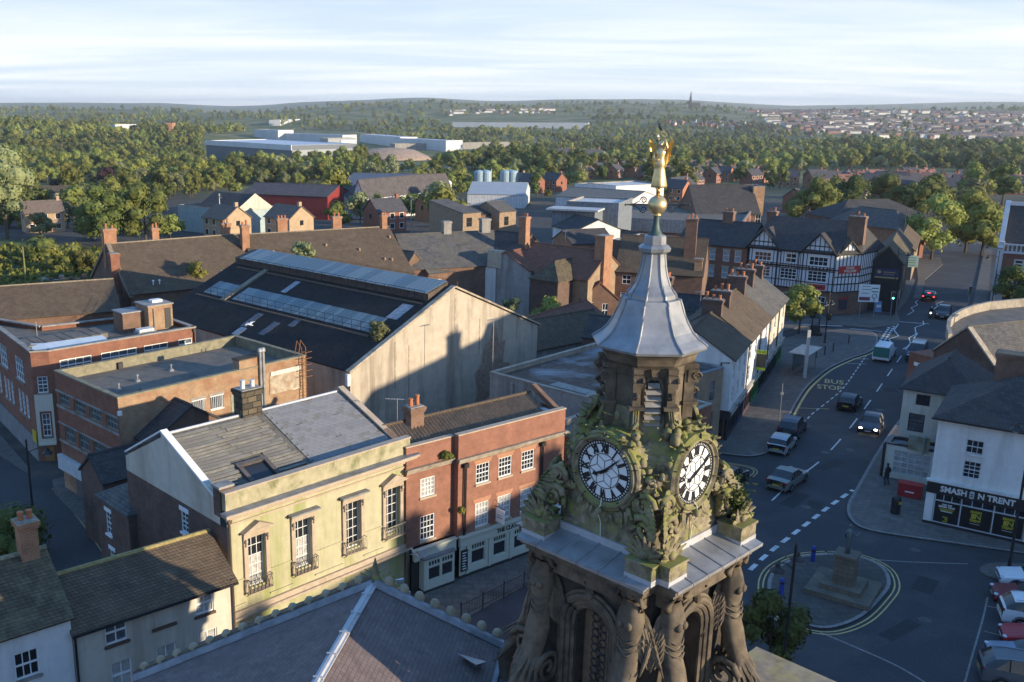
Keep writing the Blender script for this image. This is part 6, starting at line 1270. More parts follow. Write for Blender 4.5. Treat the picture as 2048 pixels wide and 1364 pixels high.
def rear_blocks():
 t = Thing('concrete_block', 'low concrete building with puddled flat roof and pale parapets behind the clock tower', 'building', (7.7, 78.2), 137)
 block(t, 10.0, 16.0, 7.0, concrete, 'flat', M('puddled_roof', (.10, .065, .045), .75, scale=1.5, var=.3, stain=(.30, .31, .33), stain_amt=.9, stain_scale=.22), par=.35, coping=M('pale_parapet', (.34, .295, .235), .9, scale=2, var=.25, stain=(.2, .17, .13), stain_amt=.7))
 for u in (2.4, 4.8): cuboid(t, 'concrete_fin', concrete, u, -.12, 0, u + .25, -.002, 6.6)
 cuboid(t, 'roof_step', concrete, 5.6, 1.0, 6.66, 9.7, 2.2, 6.95); cuboid(t, 'brick_pier', b_brown, -.8, .3, 0, -.002, 2.2, 4.4)
 t = Thing('felt_roof_block', 'low brick building with a grey felt flat roof behind the end of the pub', 'building', (10.6, 66.3), 137)
 block(t, 5.6, 14.0, 6.2, b_red, 'flat', felt, par=.4, coping=M('pale_parapet', (.34, .295, .235), .9))
 t = Thing('tan_brick_block', 'flat roofed tan brick building with tall dark windows beside the white gable end', 'building', (21.9, 74.7), 51)
 block(t, 8.1, 7.5, 6.95, b_buff, 'flat', felt, wins=[(0, a, b, a + .8, b + 1.9, W_(1, 2, rev=.12, fr=grey_paint, gl=glass_grey)) for a in (1.2, 3.6, 6.2) for b in (1.4, 4.2)], par=.4, coping=lead_dull)
 t = Thing('dark_tile_block', 'low dark tiled building between the market shed gable and the puddled roof', 'building', (12.5, 97.0), 54); block(t, 15, 7, 3.8, render_grey, 'gx', t_brown, 2.2, over=.2)
 t = Thing('rear_outbuilding', 'brick outbuilding with a small pitched roof in the yard behind the pub', 'outbuilding', (-4.4, 61.5), 54); block(t, 5.0, 3.5, 5.6, b_dark, 'flat', felt, par=.3)
rear_blocks()
def burger_shop():
 t = Thing('burger_shop', 'white rendered corner shop with a black burger bar front and a dark hipped roof', 'shop', (37.71, 63.27), 126.6)
 W, D = 12.5, 9.0; sb = W_(3, 2, rev=.12, fr=M('shop_sash', (.55, .56, .56), .5), sill=render_white, bar=.035, gl=glass)
 ws = [(0, a, 5.75, a + 1.05, 6.75, sb) for a in (1.86, 5.35, 8.8)] + [(0, a, 4.05 - .1, a + 1.05, 5.35 - .15, W_(3, 4, rev=.12, fr=M('shop_sash', (.55, .56, .56), .5), bar=.035, gl=glass)) for a in (1.88, 5.35, 8.8)]
 block(t, W, D, 8.0, render_white, 'hip', t_dark, 2.7, wins=ws, over=.35, z0=3.3)
 cuboid(t, 'shop_wall', render_white, .02, .25, -.2, W - .02, D, 3.3); cuboid(t, 'shop_cornice', render_white, -.2, -.35, 3.3, W + .1, -.002, 3.45); cuboid(t, 'eaves_gutter', black_paint, -.4, -.45, 7.86, W + .4, -.34, 7.99)
 fa = cuboid(t, 'shop_fascia', plain('sign_black', (.014, .014, .016), .5), -.12, -.26, 2.45, 7.2, .25, 3.3)
 sm = M('sign_lettering', (.62, .62, .6), .55, scale=9, var=.2)
 wall_text('lettering', 'SMASH', .58, sm, fa, 1.55, -.275, 2.87, bold=.022, sx=.92); wall_text('lettering', 'N TRENT', .58, sm, fa, 4.12, -.275, 2.87, bold=.022, sx=.92)
 q = MB(); q.lathe([(.12, 2.6), (.145, 2.63), (.145, 3.08), (.12, 3.12), (.11, 3.13)], 12, (2.66, -.27), sy=.15); q.build('can_emblem', plain('can_silver', (.40, .46, .48), .4), fa)
 for s_ in (0, 1): q = MB(); q.box(2.58, -.30, 2.72 + .16 * s_, 2.74, -.291, 2.80 + .16 * s_); q.build('emblem_band', black_paint, fa)
 T = side_T(0, -.12, W, 1, 0); fr = M('shopfront_frame', (.50, .51, .52), .5, scale=4, var=.06); bk = plain('poster_black', (.012, .012, .014), .35)
 cuboid(t, 'pilaster', render_white, -.1, -.2, .3, .42, .2, 2.4); cuboid(t, 'pilaster', render_white, 5.95, -.2, .3, 6.6, .2, 2.4); cuboid(t, 'plinth', black_paint, -.12, -.24, -.2, 12.0, .2, .3)
 xs = [.45, 2.08, 4.05, 5.92]
 for i, (a, b) in enumerate(zip(xs, xs[1:])):
  cuboid(t, 'poster', bk, a + .06, -.12, .36, b - .06, -.06, 1.92)
  for c in range(3): w_ = (b - a - .12) / 3; cuboid(t, 'transom_pane', glass, a + .08 + c * w_, -.12, 2.0, a + .03 + (c + 1) * w_, -.07, 2.42)
  q = MB(); q.box(a, -.17, .3, a + .07, -.05, 2.45); q.box(a + .07, -.17, 1.92, b, -.05, 2.0); q.box(a + .07, -.17, .3, b, -.05, .36)
  for c in (1, 2): x = a + .055 + c * (b - a - .12) / 3; q.box(x - .02, -.16, 2.0, x + .02, -.06, 2.45)
  t.part('window_frame', q, fr)
  yl = plain('poster_yellow', (.42, .36, .03), .6); m = (a + b) / 2
  if i:
   for txt, z, s, dx in (('SMASH', 1.62, .22, 0), ('N', 1.30, .52, .14), ('TRENT', .98, .22, 0)): wall_text('poster_lettering', txt, s, yl, t.root, m + dx, -.135, z, bold=.012)
   q = MB(); q.lathe([(.09, 1.12), (.11, 1.14), (.11, 1.46), (.09, 1.49)], 10, (m - .16, -.125), sy=.12); t.part('can_emblem', q, yl); q = MB(); q.box(m - .3, -.13, .74, m + .3, -.121, .76); t.part('poster_line', q, white_paint)
  else:
   wall_text('poster_lettering', 'JOIN THE', .14, white_paint, t.root, m, -.135, 1.70, bold=.006); wall_text('poster_lettering', 'SMASH TEAM', .17, white_paint, t.root, m, -.135, 1.54, bold=.006)
   for k_ in range(3): q = MB(); q.box(m - .45 + .05 * k_, -.13, 1.36 - .09 * k_, m + .45 - .04 * k_, -.121, 1.41 - .09 * k_); t.part('poster_line', q, yl if k_ < 2 else white_paint)
   wall_text('poster_lettering', 'SMASH', .11, yl, t.root, m, -.135, .78, bold=.006); wall_text('poster_lettering', 'N', .22, yl, t.root, m + .06, -.135, .62, bold=.01); wall_text('poster_lettering', 'TRENT', .11, yl, t.root, m, -.135, .46, bold=.006)
 q = MB(); q.box(-.06, -.5, 5.0, .0, -.1, 6.0)
 ch = chimney(t.root, 3.4, 6.8, 8.4, 11.7, 1.9, 1.3, b_brown, 0, cap=b_tan); q = MB(); q.add([(1.75, -.012, 5.9), (2.05, -.012, 6.1), (2.0, -.012, 6.9), (1.8, -.012, 6.7)], [(0, 1, 2, 3)])
 # lower wing to the left with its bow fronted shop window
 u = Thing('corner_wing', 'cream rendered wing with black framed windows left of the burger shop', 'building', (40.6, 73.4), 126.6)
 block(u, 5.2, 8.5, 7.1, render_cream, 'hip', t_dark, 2.3, wins=[(0, .95, 5.85, 1.95, 6.75, W_(2, 1, rev=.12, fr=black_paint, bar=.06)), (0, .6, 3.6, 1.75, 5.1, W_(4, 4, rev=.12, fr=black_paint, bar=.03, gl=glass_grey))], over=.3)
 block(u, 4.0, 2.2, 2.9, cream_paint, 'flat', lead_dull, x0=-.5, y0=-2.2, wins=[(0, .7, .6, 3.3, 2.5, W_(5, 4, rev=.1, gl=glass_curtain, bar=.05, fr=M('shop_sash', (.55, .56, .56), .5)))], par=.15, coping=black_paint); cuboid(u, 'pilaster', black_paint, -.62, -2.34, -.1, -.42, -2.0, 2.9)
 q = MB(); q.box(2.2, -2.9, 2.7, 2.3, -2.2, 4.1); b = u.part('projecting_sign', q, M('picture_board', (.30, .25, .16), .6, scale=1.5, var=.5, stain=(.12, .25, .30), stain_amt=.9, stain_scale=1.0)); q = MB(); q.box(1.1, -2.45, 2.85, 2.6, -2.38, 4.0); u.part('picture_panel', q, M('picture_board', (.3, .25, .16), .6))
 v = Thing.px('brick_gable_house', 'dark brick building with a steep parapet gable behind the cream wing', 'building', (1868, 702), (1990, 735), 6.6); block(v, v.W, 8, 6.6, b_dark, 'gy', t_grey, 2.9, over=.05)
 q = MB(); W = v.W
 for s_ in (-1, 1): xe = W / 2 + s_ * (W / 2); pts = [(W / 2, -.16, 9.75), (xe, -.16, 6.85), (xe, .4, 6.85), (W / 2, .4, 9.75)]; q.slab(pts if s_ < 0 else pts[::-1], -.14)
 v.part('gable_coping', q, M('gable_coping', (.40, .34, .26), .9)); cuboid(v, 'wall', b_red, -3.5, 1.0, 0, -.02, 5.0, 5.6); cuboid(v, 'street_sign', white_paint, -2.8, .95, 4.4, -1.2, .999, 4.75)
 c = Thing('curved_corner_building', 'flat roofed building with a curved parapet catching the sun', 'building', (0, 0), 90)
 pts = [(54.6, 92.0), (62, 85), (84, 92), (78, 112), (68.5, 108.5), (65.5, 106.5), (62.8, 104.2), (60.4, 101.6), (58.3, 98.8), (56.4, 95.6)]
 q = MB(); n = len(pts)
 q.prism(pts, -.2, 6.1); c.part('wall', q, b_dark); cx_, cy_ = 70, 98
 inn = [(x + (cx_ - x) * .035, y + (cy_ - y) * .035) for x, y in pts]; q = MB()
 for i in range(n): j = (i + 1) % n; a, b, d, e = pts[i], pts[j], inn[j], inn[i]; h = 7.1 if 3 <= i < 9 or i == 9 else 6.5; q.add([(*a, 6.1), (*b, 6.1), (*b, h), (*a, h), (*e, 6.1), (*d, 6.1), (*d, h), (*e, h)], [(0, 1, 2, 3), (3, 2, 6, 7), (5, 4, 7, 6), (1, 5, 6, 2), (4, 0, 3, 7)])
 c.part('parapet', q, M('pale_parapet', (.34, .295, .235), .9)); q = MB(); q.add([(x, y, 6.14) for x, y in inn], [tuple(range(n))]); c.part('roof', q, felt)
 for x, y in ((63, 95), (66, 100)): q = MB(); q.lathe([(.2, 6.14), (.2, 6.4), (.1, 6.55)], 8, (x, y)); c.part('roof_vent', q, white_paint)
 q = MB(); q.box(61, 86.5, 6.14, 67, 90, 7.4); c.part('brick_upstand', q, b_brown)
burger_shop()
def shade_row():
 # unseen buildings added right of the view, placed and raised to cast shade
 for i, (o, az, W, D, z1, rh) in enumerate((((45.4, 57.6), 124, 9.0, 9, 9.4, 3.0), ((55.0, 71.0), 178, 25.0, 9, 15.6, 2.6), ((58.5, 41.0), 170, 20.0, 10, 13.0, 3.5), ((62.5, 20.0), 178, 24.0, 10, 13.5, 3.5))):
  t = Thing('market_building', ['plain brick shop next along from the burger shop', 'tall brick building with a roof turret on the market place', 'brick terrace on the right of the market place', 'long brick terrace at the near right of the market place'][i], 'building', o, az); block(t, W, D, z1, b_red, 'gx', t_dark, rh, wins=[(0, 1.2 + 2.5 * j, 4.5, 2.3 + 2.5 * j, 6.2, W_(2, 2)) for j in range(int(W / 2.6))]); [chimney(t.root, x_, D / 2, z1, z1 + rh + 1.9, 1.5, 1.2, b_red, 2) for x_ in (1.2, W * .55)]; i == 1 and block(t, 5, 5, z1 + 1.2, b_red, 'gx', t_dark, 2.6, x0=3.5, y0=2)
shade_row()
def street_shade():  # unseen building added out of view to shade the timbered pub and street
 t = Thing('brick_warehouse', 'tall brick warehouse on the right side of the main street beyond the picture edge', 'building', (97.0, 127.0), 172); block(t, 24, 10, 13.0, b_red, 'gx', t_dark, 3.5, wins=[(0, 1.2 + 2.5 * j, 4.5, 2.3 + 2.5 * j, 6.2, W_(2, 2)) for j in range(8)])
street_shade()
def timbered_pub():
 t = Thing('timbered_pub', 'big black and white timbered pub with twin front gables and red signs', 'pub', (52.3, 141.6), 129.5); W = 12.45; R_ = t.root
 bl = plain('black_timber', (.012, .012, .014), .6); wh = M('timber_panel', (.66, .67, .68), .8, scale=3, var=.05)
 w2l = lambda p: ((p[0] - t.o[0]) * t.u[0] + (p[1] - t.o[1]) * t.u[1], -((p[0] - t.o[0]) * t.n[0] + (p[1] - t.o[1]) * t.n[1]))
 G_, H_ = w2l(P(1710, 627, 0)), w2l(P(1742, 617, 0))
 pts = [(0, 0), (W, 0), G_, H_, (H_[0] - 1.5, 12), (0, 12)]
 s34 = W_(4, 2, rev=.05, bar=.06, edge=.08, sash=False); s22 = W_(2, 2, rev=.05, bar=.06, edge=.08, sash=False)
 wn = {0: [(.95, 6.9, 3.4, 8.2, s34), (5.5, 7.0, 7.0, 8.3, W_(2, 2, rev=.05, bar=.06)), (8.8, 6.9, 11.4, 8.2, s34), (.95, 4.6, 3.4, 6.1, W_(4, 3, rev=.05, bar=.06)), (4.9, 4.6, 7.2, 6.1, W_(4, 3, rev=.05, bar=.06)), (8.8, 4.6, 11.4, 6.1, W_(4, 3, rev=.05, bar=.06)), (1.0, .8, 3.6, 2.5, s34), (4.9, .8, 7.2, 2.5, s34), (9.2, .8, 11.6, 2.5, s34)]}
 mb = MB(); mg = MB(); n = len(pts)
 for i in range(n):
  T, L_ = edge_T(pts[i], pts[(i + 1) % n]); hs = [h[:4] for h in wn.get(i, [])]; wall_holes(mb, T, L_, 3.2, 8.9, [h for h in hs if h[1] > 3], .08); wall_holes(mg, T, L_, -.2, 3.2, [h for h in hs if h[1] < 3], .08)
 t.part('wall', mb, wh); t.part('ground_floor', mg, b_brown); T0, _l = edge_T(pts[0], pts[1])
 for h in wn[0]: window(R_, T0, *h[:4], h[4])
 def beam(T, u0, z0, u1, z1, d=.05): q = MB(); tbox(q, T, u0, z0, u1, z1, .002, d); q.build('timber', bl, R_)
 holes = [h[:4] for h in wn[0]]
 def post(T, u, z0, z1, w_=.09, hs=()):
  segs = [(z0, z1)]
  for h in hs:
   if h[0] - .02 < u < h[2] + .02:
    ns = []
    for a, b in segs:
     if h[1] > a + .05: ns.append((a, min(b, h[1])))
     if h[3] < b - .05: ns.append((max(a, h[3]), b))
     if h[1] >= b or h[3] <= a: ns = ns if ns else [(a, b)]
    segs = ns
  for a, b in segs:
   if b - a > .08: beam(T, u - w_ / 2, a, u + w_ / 2, b)
 for z in (3.2, 6.35, 8.55): beam(T0, 0, z, W, z + .22, .09)
 for z in (4.35, 6.15 - .02, 6.68): beam(T0, 0, z, W, z + .12, .06)
 for u in (.1, .55, 3.75, 4.25, 4.75, 7.35, 7.95, 8.5, 11.75, 12.3): post(T0, u, 3.4, 8.55, .16 if u in (.1, 4.25, 7.95, 12.3) else .1, holes)
 for i in range(9): post(T0, 4.4 + .4 * i, 3.4, 8.55, .07, holes)
 q = MB()
 for u0 in (1.0, 8.9):
  for i in range(5):
   u = u0 + .24 + i * .5; pan = MB(); v = [T0(u + .17 * math.cos(a), 6.52 + .13 * math.sin(a) * 1.6, .075) for a in [2 * math.pi * j / 12 for j in range(12)]]; pan.add(v, [tuple(range(12))]); pan.build('oval_panel', wh, R_)
  beam(T0, u0 - .1, 6.28, u0 + 2.6, 6.78, .07)
 # main roof and front gables
 zr = 12.9; q = MB(); q.slab([(-.4, -.4, 8.75), (W + .2, -.4, 8.75), (W + 1.4, 5.5, zr), (1.5, 5.5, zr)], -.15); q.slab([(H_[0], 12.3, 8.75), (-.3, 12.3, 8.75), (1.5, 5.5, zr), (W + 1.4, 5.5, zr)], -.15); q.slab([(-.4, 12.3, 8.75), (-.4, -.4, 8.75), (1.5, 5.5, zr)], -.15); q.slab([(W + .2, -.4, 8.75), (G_[0] + .2, G_[1] - .3, 8.75), (H_[0] + .2, H_[1], 8.75), (H_[0], 12.3, 8.75), (W + 1.4, 5.5, zr)], -.15); t.part('roof', q, t_dark)
 for c, hw, zp in ((2.15, 2.35, 11.6), (10.1, 2.35, 11.5)):
  q = MB(); q.add([T0(c - hw, 8.7, .08), T0(c + hw, 8.7, .08), T0(c, zp, .08)], [(0, 1, 2)]); t.part('gable', q, wh)
  for k_ in range(7):
   u = c - hw + (k_ + .6) * 2 * hw / 7.2; top = zp - abs(u - c) * (zp - 8.7) / hw - .15
   if top > 8.95: beam(lambda a, b, d=0: T0(a, b, d + .08), u - .05, 8.7, u + .05, top)
  beam(lambda a, b, d=0: T0(a, b, d + .08), c - 1.45, 9.65, c + 1.45, 9.8); q = MB(); dz = (zp - 8.5) / (hw + .3)
  for s_ in (-1, 1):
   a, b = T0(c, zp + .12, .42), T0(c + s_ * (hw + .3), 8.5, .42); e, f = T0(c, zp + .12, -4.5), T0(c + s_ * (hw + .3), 8.5, -.6); q.slab([a, b, f, e] if s_ < 0 else [b, a, e, f], -.12)
  g = t.part('gable_roof', q, t_dark); q = MB()
  for s_ in (-1, 1): a, b = T0(c, zp + .1, .44), T0(c + s_ * (hw + .3), 8.5, .44); q.tube([a, b], .12, 4)
  q.build('bargeboard', bl, g)
 # canted corner with its own gable
 T1, L1 = edge_T(pts[1], pts[2]); T2, L2 = edge_T(pts[2], pts[3])
 for T, L_ in ((T1, L1), (T2, L2)):
  for z in (3.2, 4.35, 5.4, 6.35, 8.55): beam(T, 0, z, L_, z + .16, .08)
  k_ = int(L_ / .55)
  for i in range(k_ + 1): beam(T, max(0, i * L_ / k_ - .06), 3.4, min(L_, i * L_ / k_ + .06), 8.55, .05)
 q = MB(); c = L1 / 2; q.add([T1(.3, 8.7, .05), T1(L1 - .3, 8.7, .05), T1(c, 10.6, .05)], [(0, 1, 2)]); t.part('gable', q, wh); q = MB()
 for s_ in (-1, 1): a, b = T1(c, 10.75, .4), T1(c + s_ * (L1 / 2), 8.6, .4); e, f = T1(c, 10.75, -3.5), T1(c + s_ * (L1 / 2), 8.6, -.8); q.slab([a, b, f, e] if s_ < 0 else [b, a, e, f], -.12)
 t.part('gable_roof', q, t_moss)
 for i in range(4): beam(lambda a, b, d=0: T1(a, b, d + .05), c - 1.0 + i * .65, 8.7, c - .92 + i * .65, 10.4 - abs(-1 + i * .65) * .9)
 rd = plain('sign_red', (.42, .025, .025), .5); q = MB(); tbox(q, T1, .5, 6.0, L1 - .2, 7.05, .09, .2); so = t.part('pub_sign', q, rd)
 ang = math.atan2(pts[2][1] - pts[1][1], pts[2][0] - pts[1][0])
 for txt, z in (('DUKE', 6.76), ('WILLIAM', 6.32)): p = T1(L1 / 2 + .25, z, .215); wall_text('lettering', txt, .52, M('sign_cream', (.62, .55, .45), .6), so, *p, rz=ang, bold=.012)
 q = MB(); tbox(q, T0, 8.9, 3.45, 11.4, 4.25, .09, .16); so = t.part('pub_sign', q, rd); q = MB(); tbox(q, T0, 8.8, 3.38, 11.5, 3.45, .09, .18); tbox(q, T0, 8.8, 4.25, 11.5, 4.32, .09, .18); q.build('sign_frame', wh, so); q = MB(); tbox(q, T0, 9.3, 3.75, 11.0, 3.95, .161, .17); q.build('sign_lettering', plain('sign_dark', (.05, .02, .02), .5), so)
 q = MB(); tbox(q, T1, 1.2, .7, 2.6, 2.4, .02, .06); bo = t.part('menu_board', q, plain('menu_blue', (.03, .035, .06), .5)); q = MB(); tbox(q, T1, 1.1, 2.2, 2.7, 2.5, .061, .09); q.build('board_header', rd, bo)
 chimney(R_, W + 1.5, 3.2, 10.0, 14.0, 2.2, 1.2, b_brown, 3); chimney(R_, .4, 8, 10, 13.4, 1.4, 1.0, b_brown, 2)
 # neighbours
 u = Thing('red_brick_house', 'red brick house with stone arched windows left of the timbered pub', 'house', (43.6, 148.7), 129.5); block(u, 11.0, 10, 8.6, b_red, 'gx', t_dark, 3.0, wins=[(0, a, z, a + 1.0, z + 1.7, W_(1, 2, rev=.15, gl=glass_curtain, head=sandst)) for a in (5.2, 7.4, 9.2) for z in (3.6, 6.2)]); chimney(u.root, 6, 5, 10, 13.2, 1.6, 1.0, b_brown, 3)
 v = Thing('black_gable_shop', 'shop with a black painted gable end and a blue sign beside the timbered pub', 'shop', (68.9, 137.3), 120); block(v, 3.9, 24, 7.2, plain('black_render', (.016, .016, .018), .8), 'gy', t_moss, 2.2, wins=[(1, 2.5 + 4 * i, 4.2, 3.7 + 4 * i, 6.0, W_(2, 2)) for i in range(5)], over=.3)
 T = side_T(0, 0, 3.9, 24, 1); q = MB(); tbox(q, T, .1, 3.0, 23.9, 7.1, .01, .05)
 q = MB(); q.box(.5, -.08, 4.9, 3.6, -.002, 6.3); so = v.part('shop_sign', q, plain('sign_blue', (.02, .03, .09), .5)); q = MB(); q.box(.5, -.09, 4.9, 3.6, -.081, 5.1); q.box(1.6, -.09, 5.75, 3.3, -.081, 5.85); q.box(1.6, -.09, 5.45, 3.0, -.081, 5.52); q.build('sign_stripes', plain('sign_gold', (.4, .33, .12), .5), so); q = MB(); q.lathe([(.25, 0), (.25, .02)], 14); q.xf(Matrix.Translation((1.05, -.08, 5.8)) @ Matrix.Rotation(math.pi / 2, 4, 'X')); q.build('emblem', plain('sign_gold', (.4, .33, .12), .5), so)
 s = Thing('street_shops', 'lower row of shops running up the main street beyond the black gable', 'shops', (84.0, 163.6), 120); block(s, 4.5, 22, 5.2, b_buff, 'gy', t_brown, 1.9, wins=[(1, 2.5 + 4 * i, 3.2, 3.7 + 4 * i, 4.6, W_(2, 2)) for i in range(4)])
 b = Thing('bargain_store', 'brick store with a slate hipped roof and a red and white sign in the sun', 'store', (96.9, 184.4), 64); block(b, 7.4, 16, 6.0, b_orange, 'hip', t_grey, 3.2, over=.6); cuboid(b, 'brick_pier', b_red, -.05, -.3, 0, .5, -.01, 6.0); cuboid(b, 'brick_pier', b_red, 6.2, -.5, 0, 7.3, -.01, 6.0)
 so = cuboid(b, 'store_sign', rd, .9, -.12, 3.5, 5.6, -.01, 4.7); q = MB(); q.lathe([(1, 0), (1, .03)], 20); q.xf(Matrix.Translation((1.9, -.12, 4.1)) @ Matrix.Rotation(math.pi / 2, 4, 'X') @ Matrix.Diagonal((.95, .5, 1, 1))); q.build('sign_oval', white_paint, so); wall_text('lettering', 'home', .55, rd, so, 1.9, -.165, 4.08, bold=.01); wall_text('lettering', 'bargains', .62, white_paint, so, 4.15, -.135, 4.08, bold=.01, sx=.9)
 b2 = Thing('store_rear', 'hipped slate roof building behind the bargain store', 'building', (93.0, 202.0), 80); block(b2, 22, 12, 6.0, b_brown, 'hip', t_dark, 3.4)
 return t
timbered_pub()
def ornate_bank():
 t = Thing('ornate_bank', 'ornate red brick and white stone building with a balustrade at the right edge', 'building', (90.6, 142.6), 124); W, D = 15, 11; st = M('white_stone', (.58, .58, .58), .8, scale=3, var=.1)
 block(t, W, D, 8.0, b_red, 'gx', t_dark, 6.4, wins=[(0, 2.0, 5.0, 4.4, 6.9, W_(2, 3, fr=st, bar=.2, edge=.22)), (0, 8.0, 5.0, 10.4, 6.9, W_(2, 3, fr=st, bar=.2, edge=.22))], over=.1)
 cuboid(t, 'stone_pier', st, -.3, -.3, 0, .5, .5, 9.4); cuboid(t, 'ground_storey', st, .5, -.15, 0, W, -.002, 3.6); cuboid(t, 'stone_band', st, .5, -.25, 7.7, W, -.002, 8.05); cuboid(t, 'balustrade_rail', st, .5, -.3, 8.95, W, -.05, 9.15); cuboid(t, 'stone_band', st, .5, -.12, 3.6, W, -.003, 3.9)
 me = MB().lathe([(.09, 0), (.13, .2), (.07, .45), (.09, .9)], 8).mesh('baluster', st)
 for i in range(22): inst('baluster', me, t.root, (1.0 + i * .55, -.18, 8.05))
 q = MB(); q.slab([(-.3, -.3, 8.3), (.35, -.3, 8.3), (.35, D / 2, 14.9), (-.3, D / 2, 14.9)], -.35); q.slab([(.35, D, 8.3), (-.3, D, 8.3), (-.3, D / 2, 14.9), (.35, D / 2, 14.9)], -.35); t.part('gable_coping', q, st); cuboid(t, 'ridge_cresting', st, 0, D / 2 - .2, 14.4, W, D / 2 + .2, 14.95)
 T = side_T(0, 0, W, D, 0); q = MB(); pts = [T(2.6 + 1.4 * math.cos(math.pi * i / 12), 1.6 + 1.4 * math.sin(math.pi * i / 12), .17) for i in range(13)] + [T(1.2, 0, .17), T(4.0, 0, .17)]; q.add(pts, [tuple(range(15))]); t.part('arched_door', q, black_paint)
 q = MB()
 for i in range(5): q.tube([(9 + i * .8, 6, 14.5), (9 + i * .8, 6, 18.0)], .09, 5); q.cbox(9 + i * .8, 5.7, 16.4, .35, .2, 1.5)
 t.part('phone_masts', q, white_paint)
ornate_bank()
# ---------------- the middle of the town: courtyards and roofs behind the shed, works, estates ----------------
def ridge_house(name, label, pa, pb, z, D, rh, wall, roofm, chims=(), wins=(), cat='building', over=.25, group=None):
 A, B = P(*pa, z), P(*pb, z); az = math.degrees(math.atan2(B.x - A.x, B.y - A.y)); W = (B - A).length; a = math.radians(az)
 t = Thing(name, label, cat, (A.x + math.cos(a) * D / 2, A.y - math.sin(a) * D / 2), az, group); t.W = W; block(t, W, D, z - rh, wall, 'gx', roofm, rh, over=over, wins=wins)
 for u, dy, zb, zt, w_, d_, n, m in chims: chimney(t.root, u, D / 2 + dy, zb, zt, w_, d_, m, n)
 return t
def eave_block(name, label, pa, pb, z, D, wall, roof, roofm, rh, wins=(), cat='building', chims=(), **kw):
 t = Thing.px(name, label, cat, pa, pb, z); block(t, t.W, D, z, wall, roof, roofm, rh, wins=wins, **kw)
 for x, y, zb, zt, w_, d_, n, m in chims: chimney(t.root, x, y, zb, zt, w_, d_, m, n)
 return t
s22 = W_(2, 2, rev=.1, bar=.06)
ridge_house('slate_house', 'long grey slate roofed house with two square stone chimneys behind the tiled hall', (792, 471), (990, 463), 10.6, 13, 4.0, b_brown, t_grey, [(8.0, .2, 9, 12.4, 1.2, 1.2, 0, concrete), (14.2, .2, 9, 12.6, 1.4, 1.2, 0, concrete)])
ridge_house('dark_slate_house', 'dark slate roofed house with a tall stepped brick chimney at its right end', (990, 463), (1062, 470), 10.6, 12, 4.0, b_brown, t_dark, [(6.2, -1.5, 7.0, 13.4, 1.2, 1.2, 3, b_orange)])
eave_block('courtyard_cottage', 'brown brick cottage with slate roof and white windows behind the market shed gable', (857, 547), (963, 535), 6.0, 7.0, b_brown, 'gx', t_grey, 2.1, wins=[(0, 1.0, 3.2, 2.3, 5.0, s22), (0, 5.3, 3.0, 6.4, 5.0, s22), (0, 6.9, 3.8, 7.4, 5.0, s22)])
eave_block('slate_lean_to', 'small slate gable wing left of the brown courtyard cottage', (808, 540), (850, 532), 6.6, 9, b_brown, 'gy', t_grey, 2.2)
q_ = eave_block('rendered_gable_house', 'house with a stained pale rendered gable and a red tiled roof', (962, 532), (1060, 544), 6.4, 9, render_grey, 'gy', t_red, 2.3, over=.05); cuboid(q_, 'gable_stack', M('pale_cap', (.45, .38, .28), .9, scale=2, var=.2), 1.2, -.15, 6.4, 3.6, 1.0, 8.9); cuboid(q_, 'whitewashed_patch', render_white, .05, -.03, 0, 2.6, -.002, 6.3)
ridge_house('red_roof_house', 'dark red tiled long roof with a big tapering brick chimney at its lit gable', (1070, 487), (1216, 505), 9.6, 9, 3.3, b_buff, t_red, [(12.2, -.6, 3.0, 12.0, 1.6, 1.9, 0, b_orange)])
A_, B_, C_ = P(1062, 556, 6.2), P(1116, 564, 6.2), P(1190, 549, 6.2)
t_ = Thing('hip_roof_store', 'square dark brick store with a hipped tile roof in the yard', 'building', (A_.x, A_.y), math.degrees(math.atan2(B_.x - A_.x, B_.y - A_.y))); block(t_, (B_ - A_).length, (C_ - B_).length, 6.2, b_dark, 'hip', t_moss, 2.3, over=.3); drainpipe(t_, (B_ - A_).length - .1, 0, 6.0)
eave_block('small_gable_cottage', 'small brick gabled cottage with two white framed windows and a satellite dish', (1160, 600), (1238, 600), 3.4, 9, b_brown, 'gy', t_red, 2.3, wins=[(0, 1.1, 1.2, 1.9, 3.1, s22), (0, 3.1, 1.0, 3.9, 2.9, s22)], over=.1)
ridge_house('chapel_house', 'large brown brick building with a mossy roof and stone gable behind the spire', (1246, 472), (1416, 480), 11.0, 11, 4.2, b_brown, t_moss if False else t_brown, [(9.6, -2.5, 7, 14.2, 1.5, 1.2, 3, b_brown), (11.0, -4.5, 6, 9.0, 1.0, 1.0, 0, b_tan)], wins=[(0, 1.0, 5.0, 2.2, 6.3, s22), (0, 5.5, 5.0, 6.7, 6.3, s22), (0, .9, 1.5, 2.3, 3.8, s22), (0, 5.6, 1.5, 6.8, 3.8, s22)])
eave_block('brick_flat_block', 'plain flat roofed brown brick block with white windows left of the spire tip', (1225, 480), (1300, 487), 8.2, 10, b_brown, 'flat', felt, 0, wins=[(0, 1.2, 4.6, 2.2, 6.4, s22)])
eave_block('low_yard_roof', 'low dark tiled roof running along the yard left of the spire', (1040, 690), (1210, 632), 3.6, 5.5, b_dark, 'gx', t_red, 1.6)
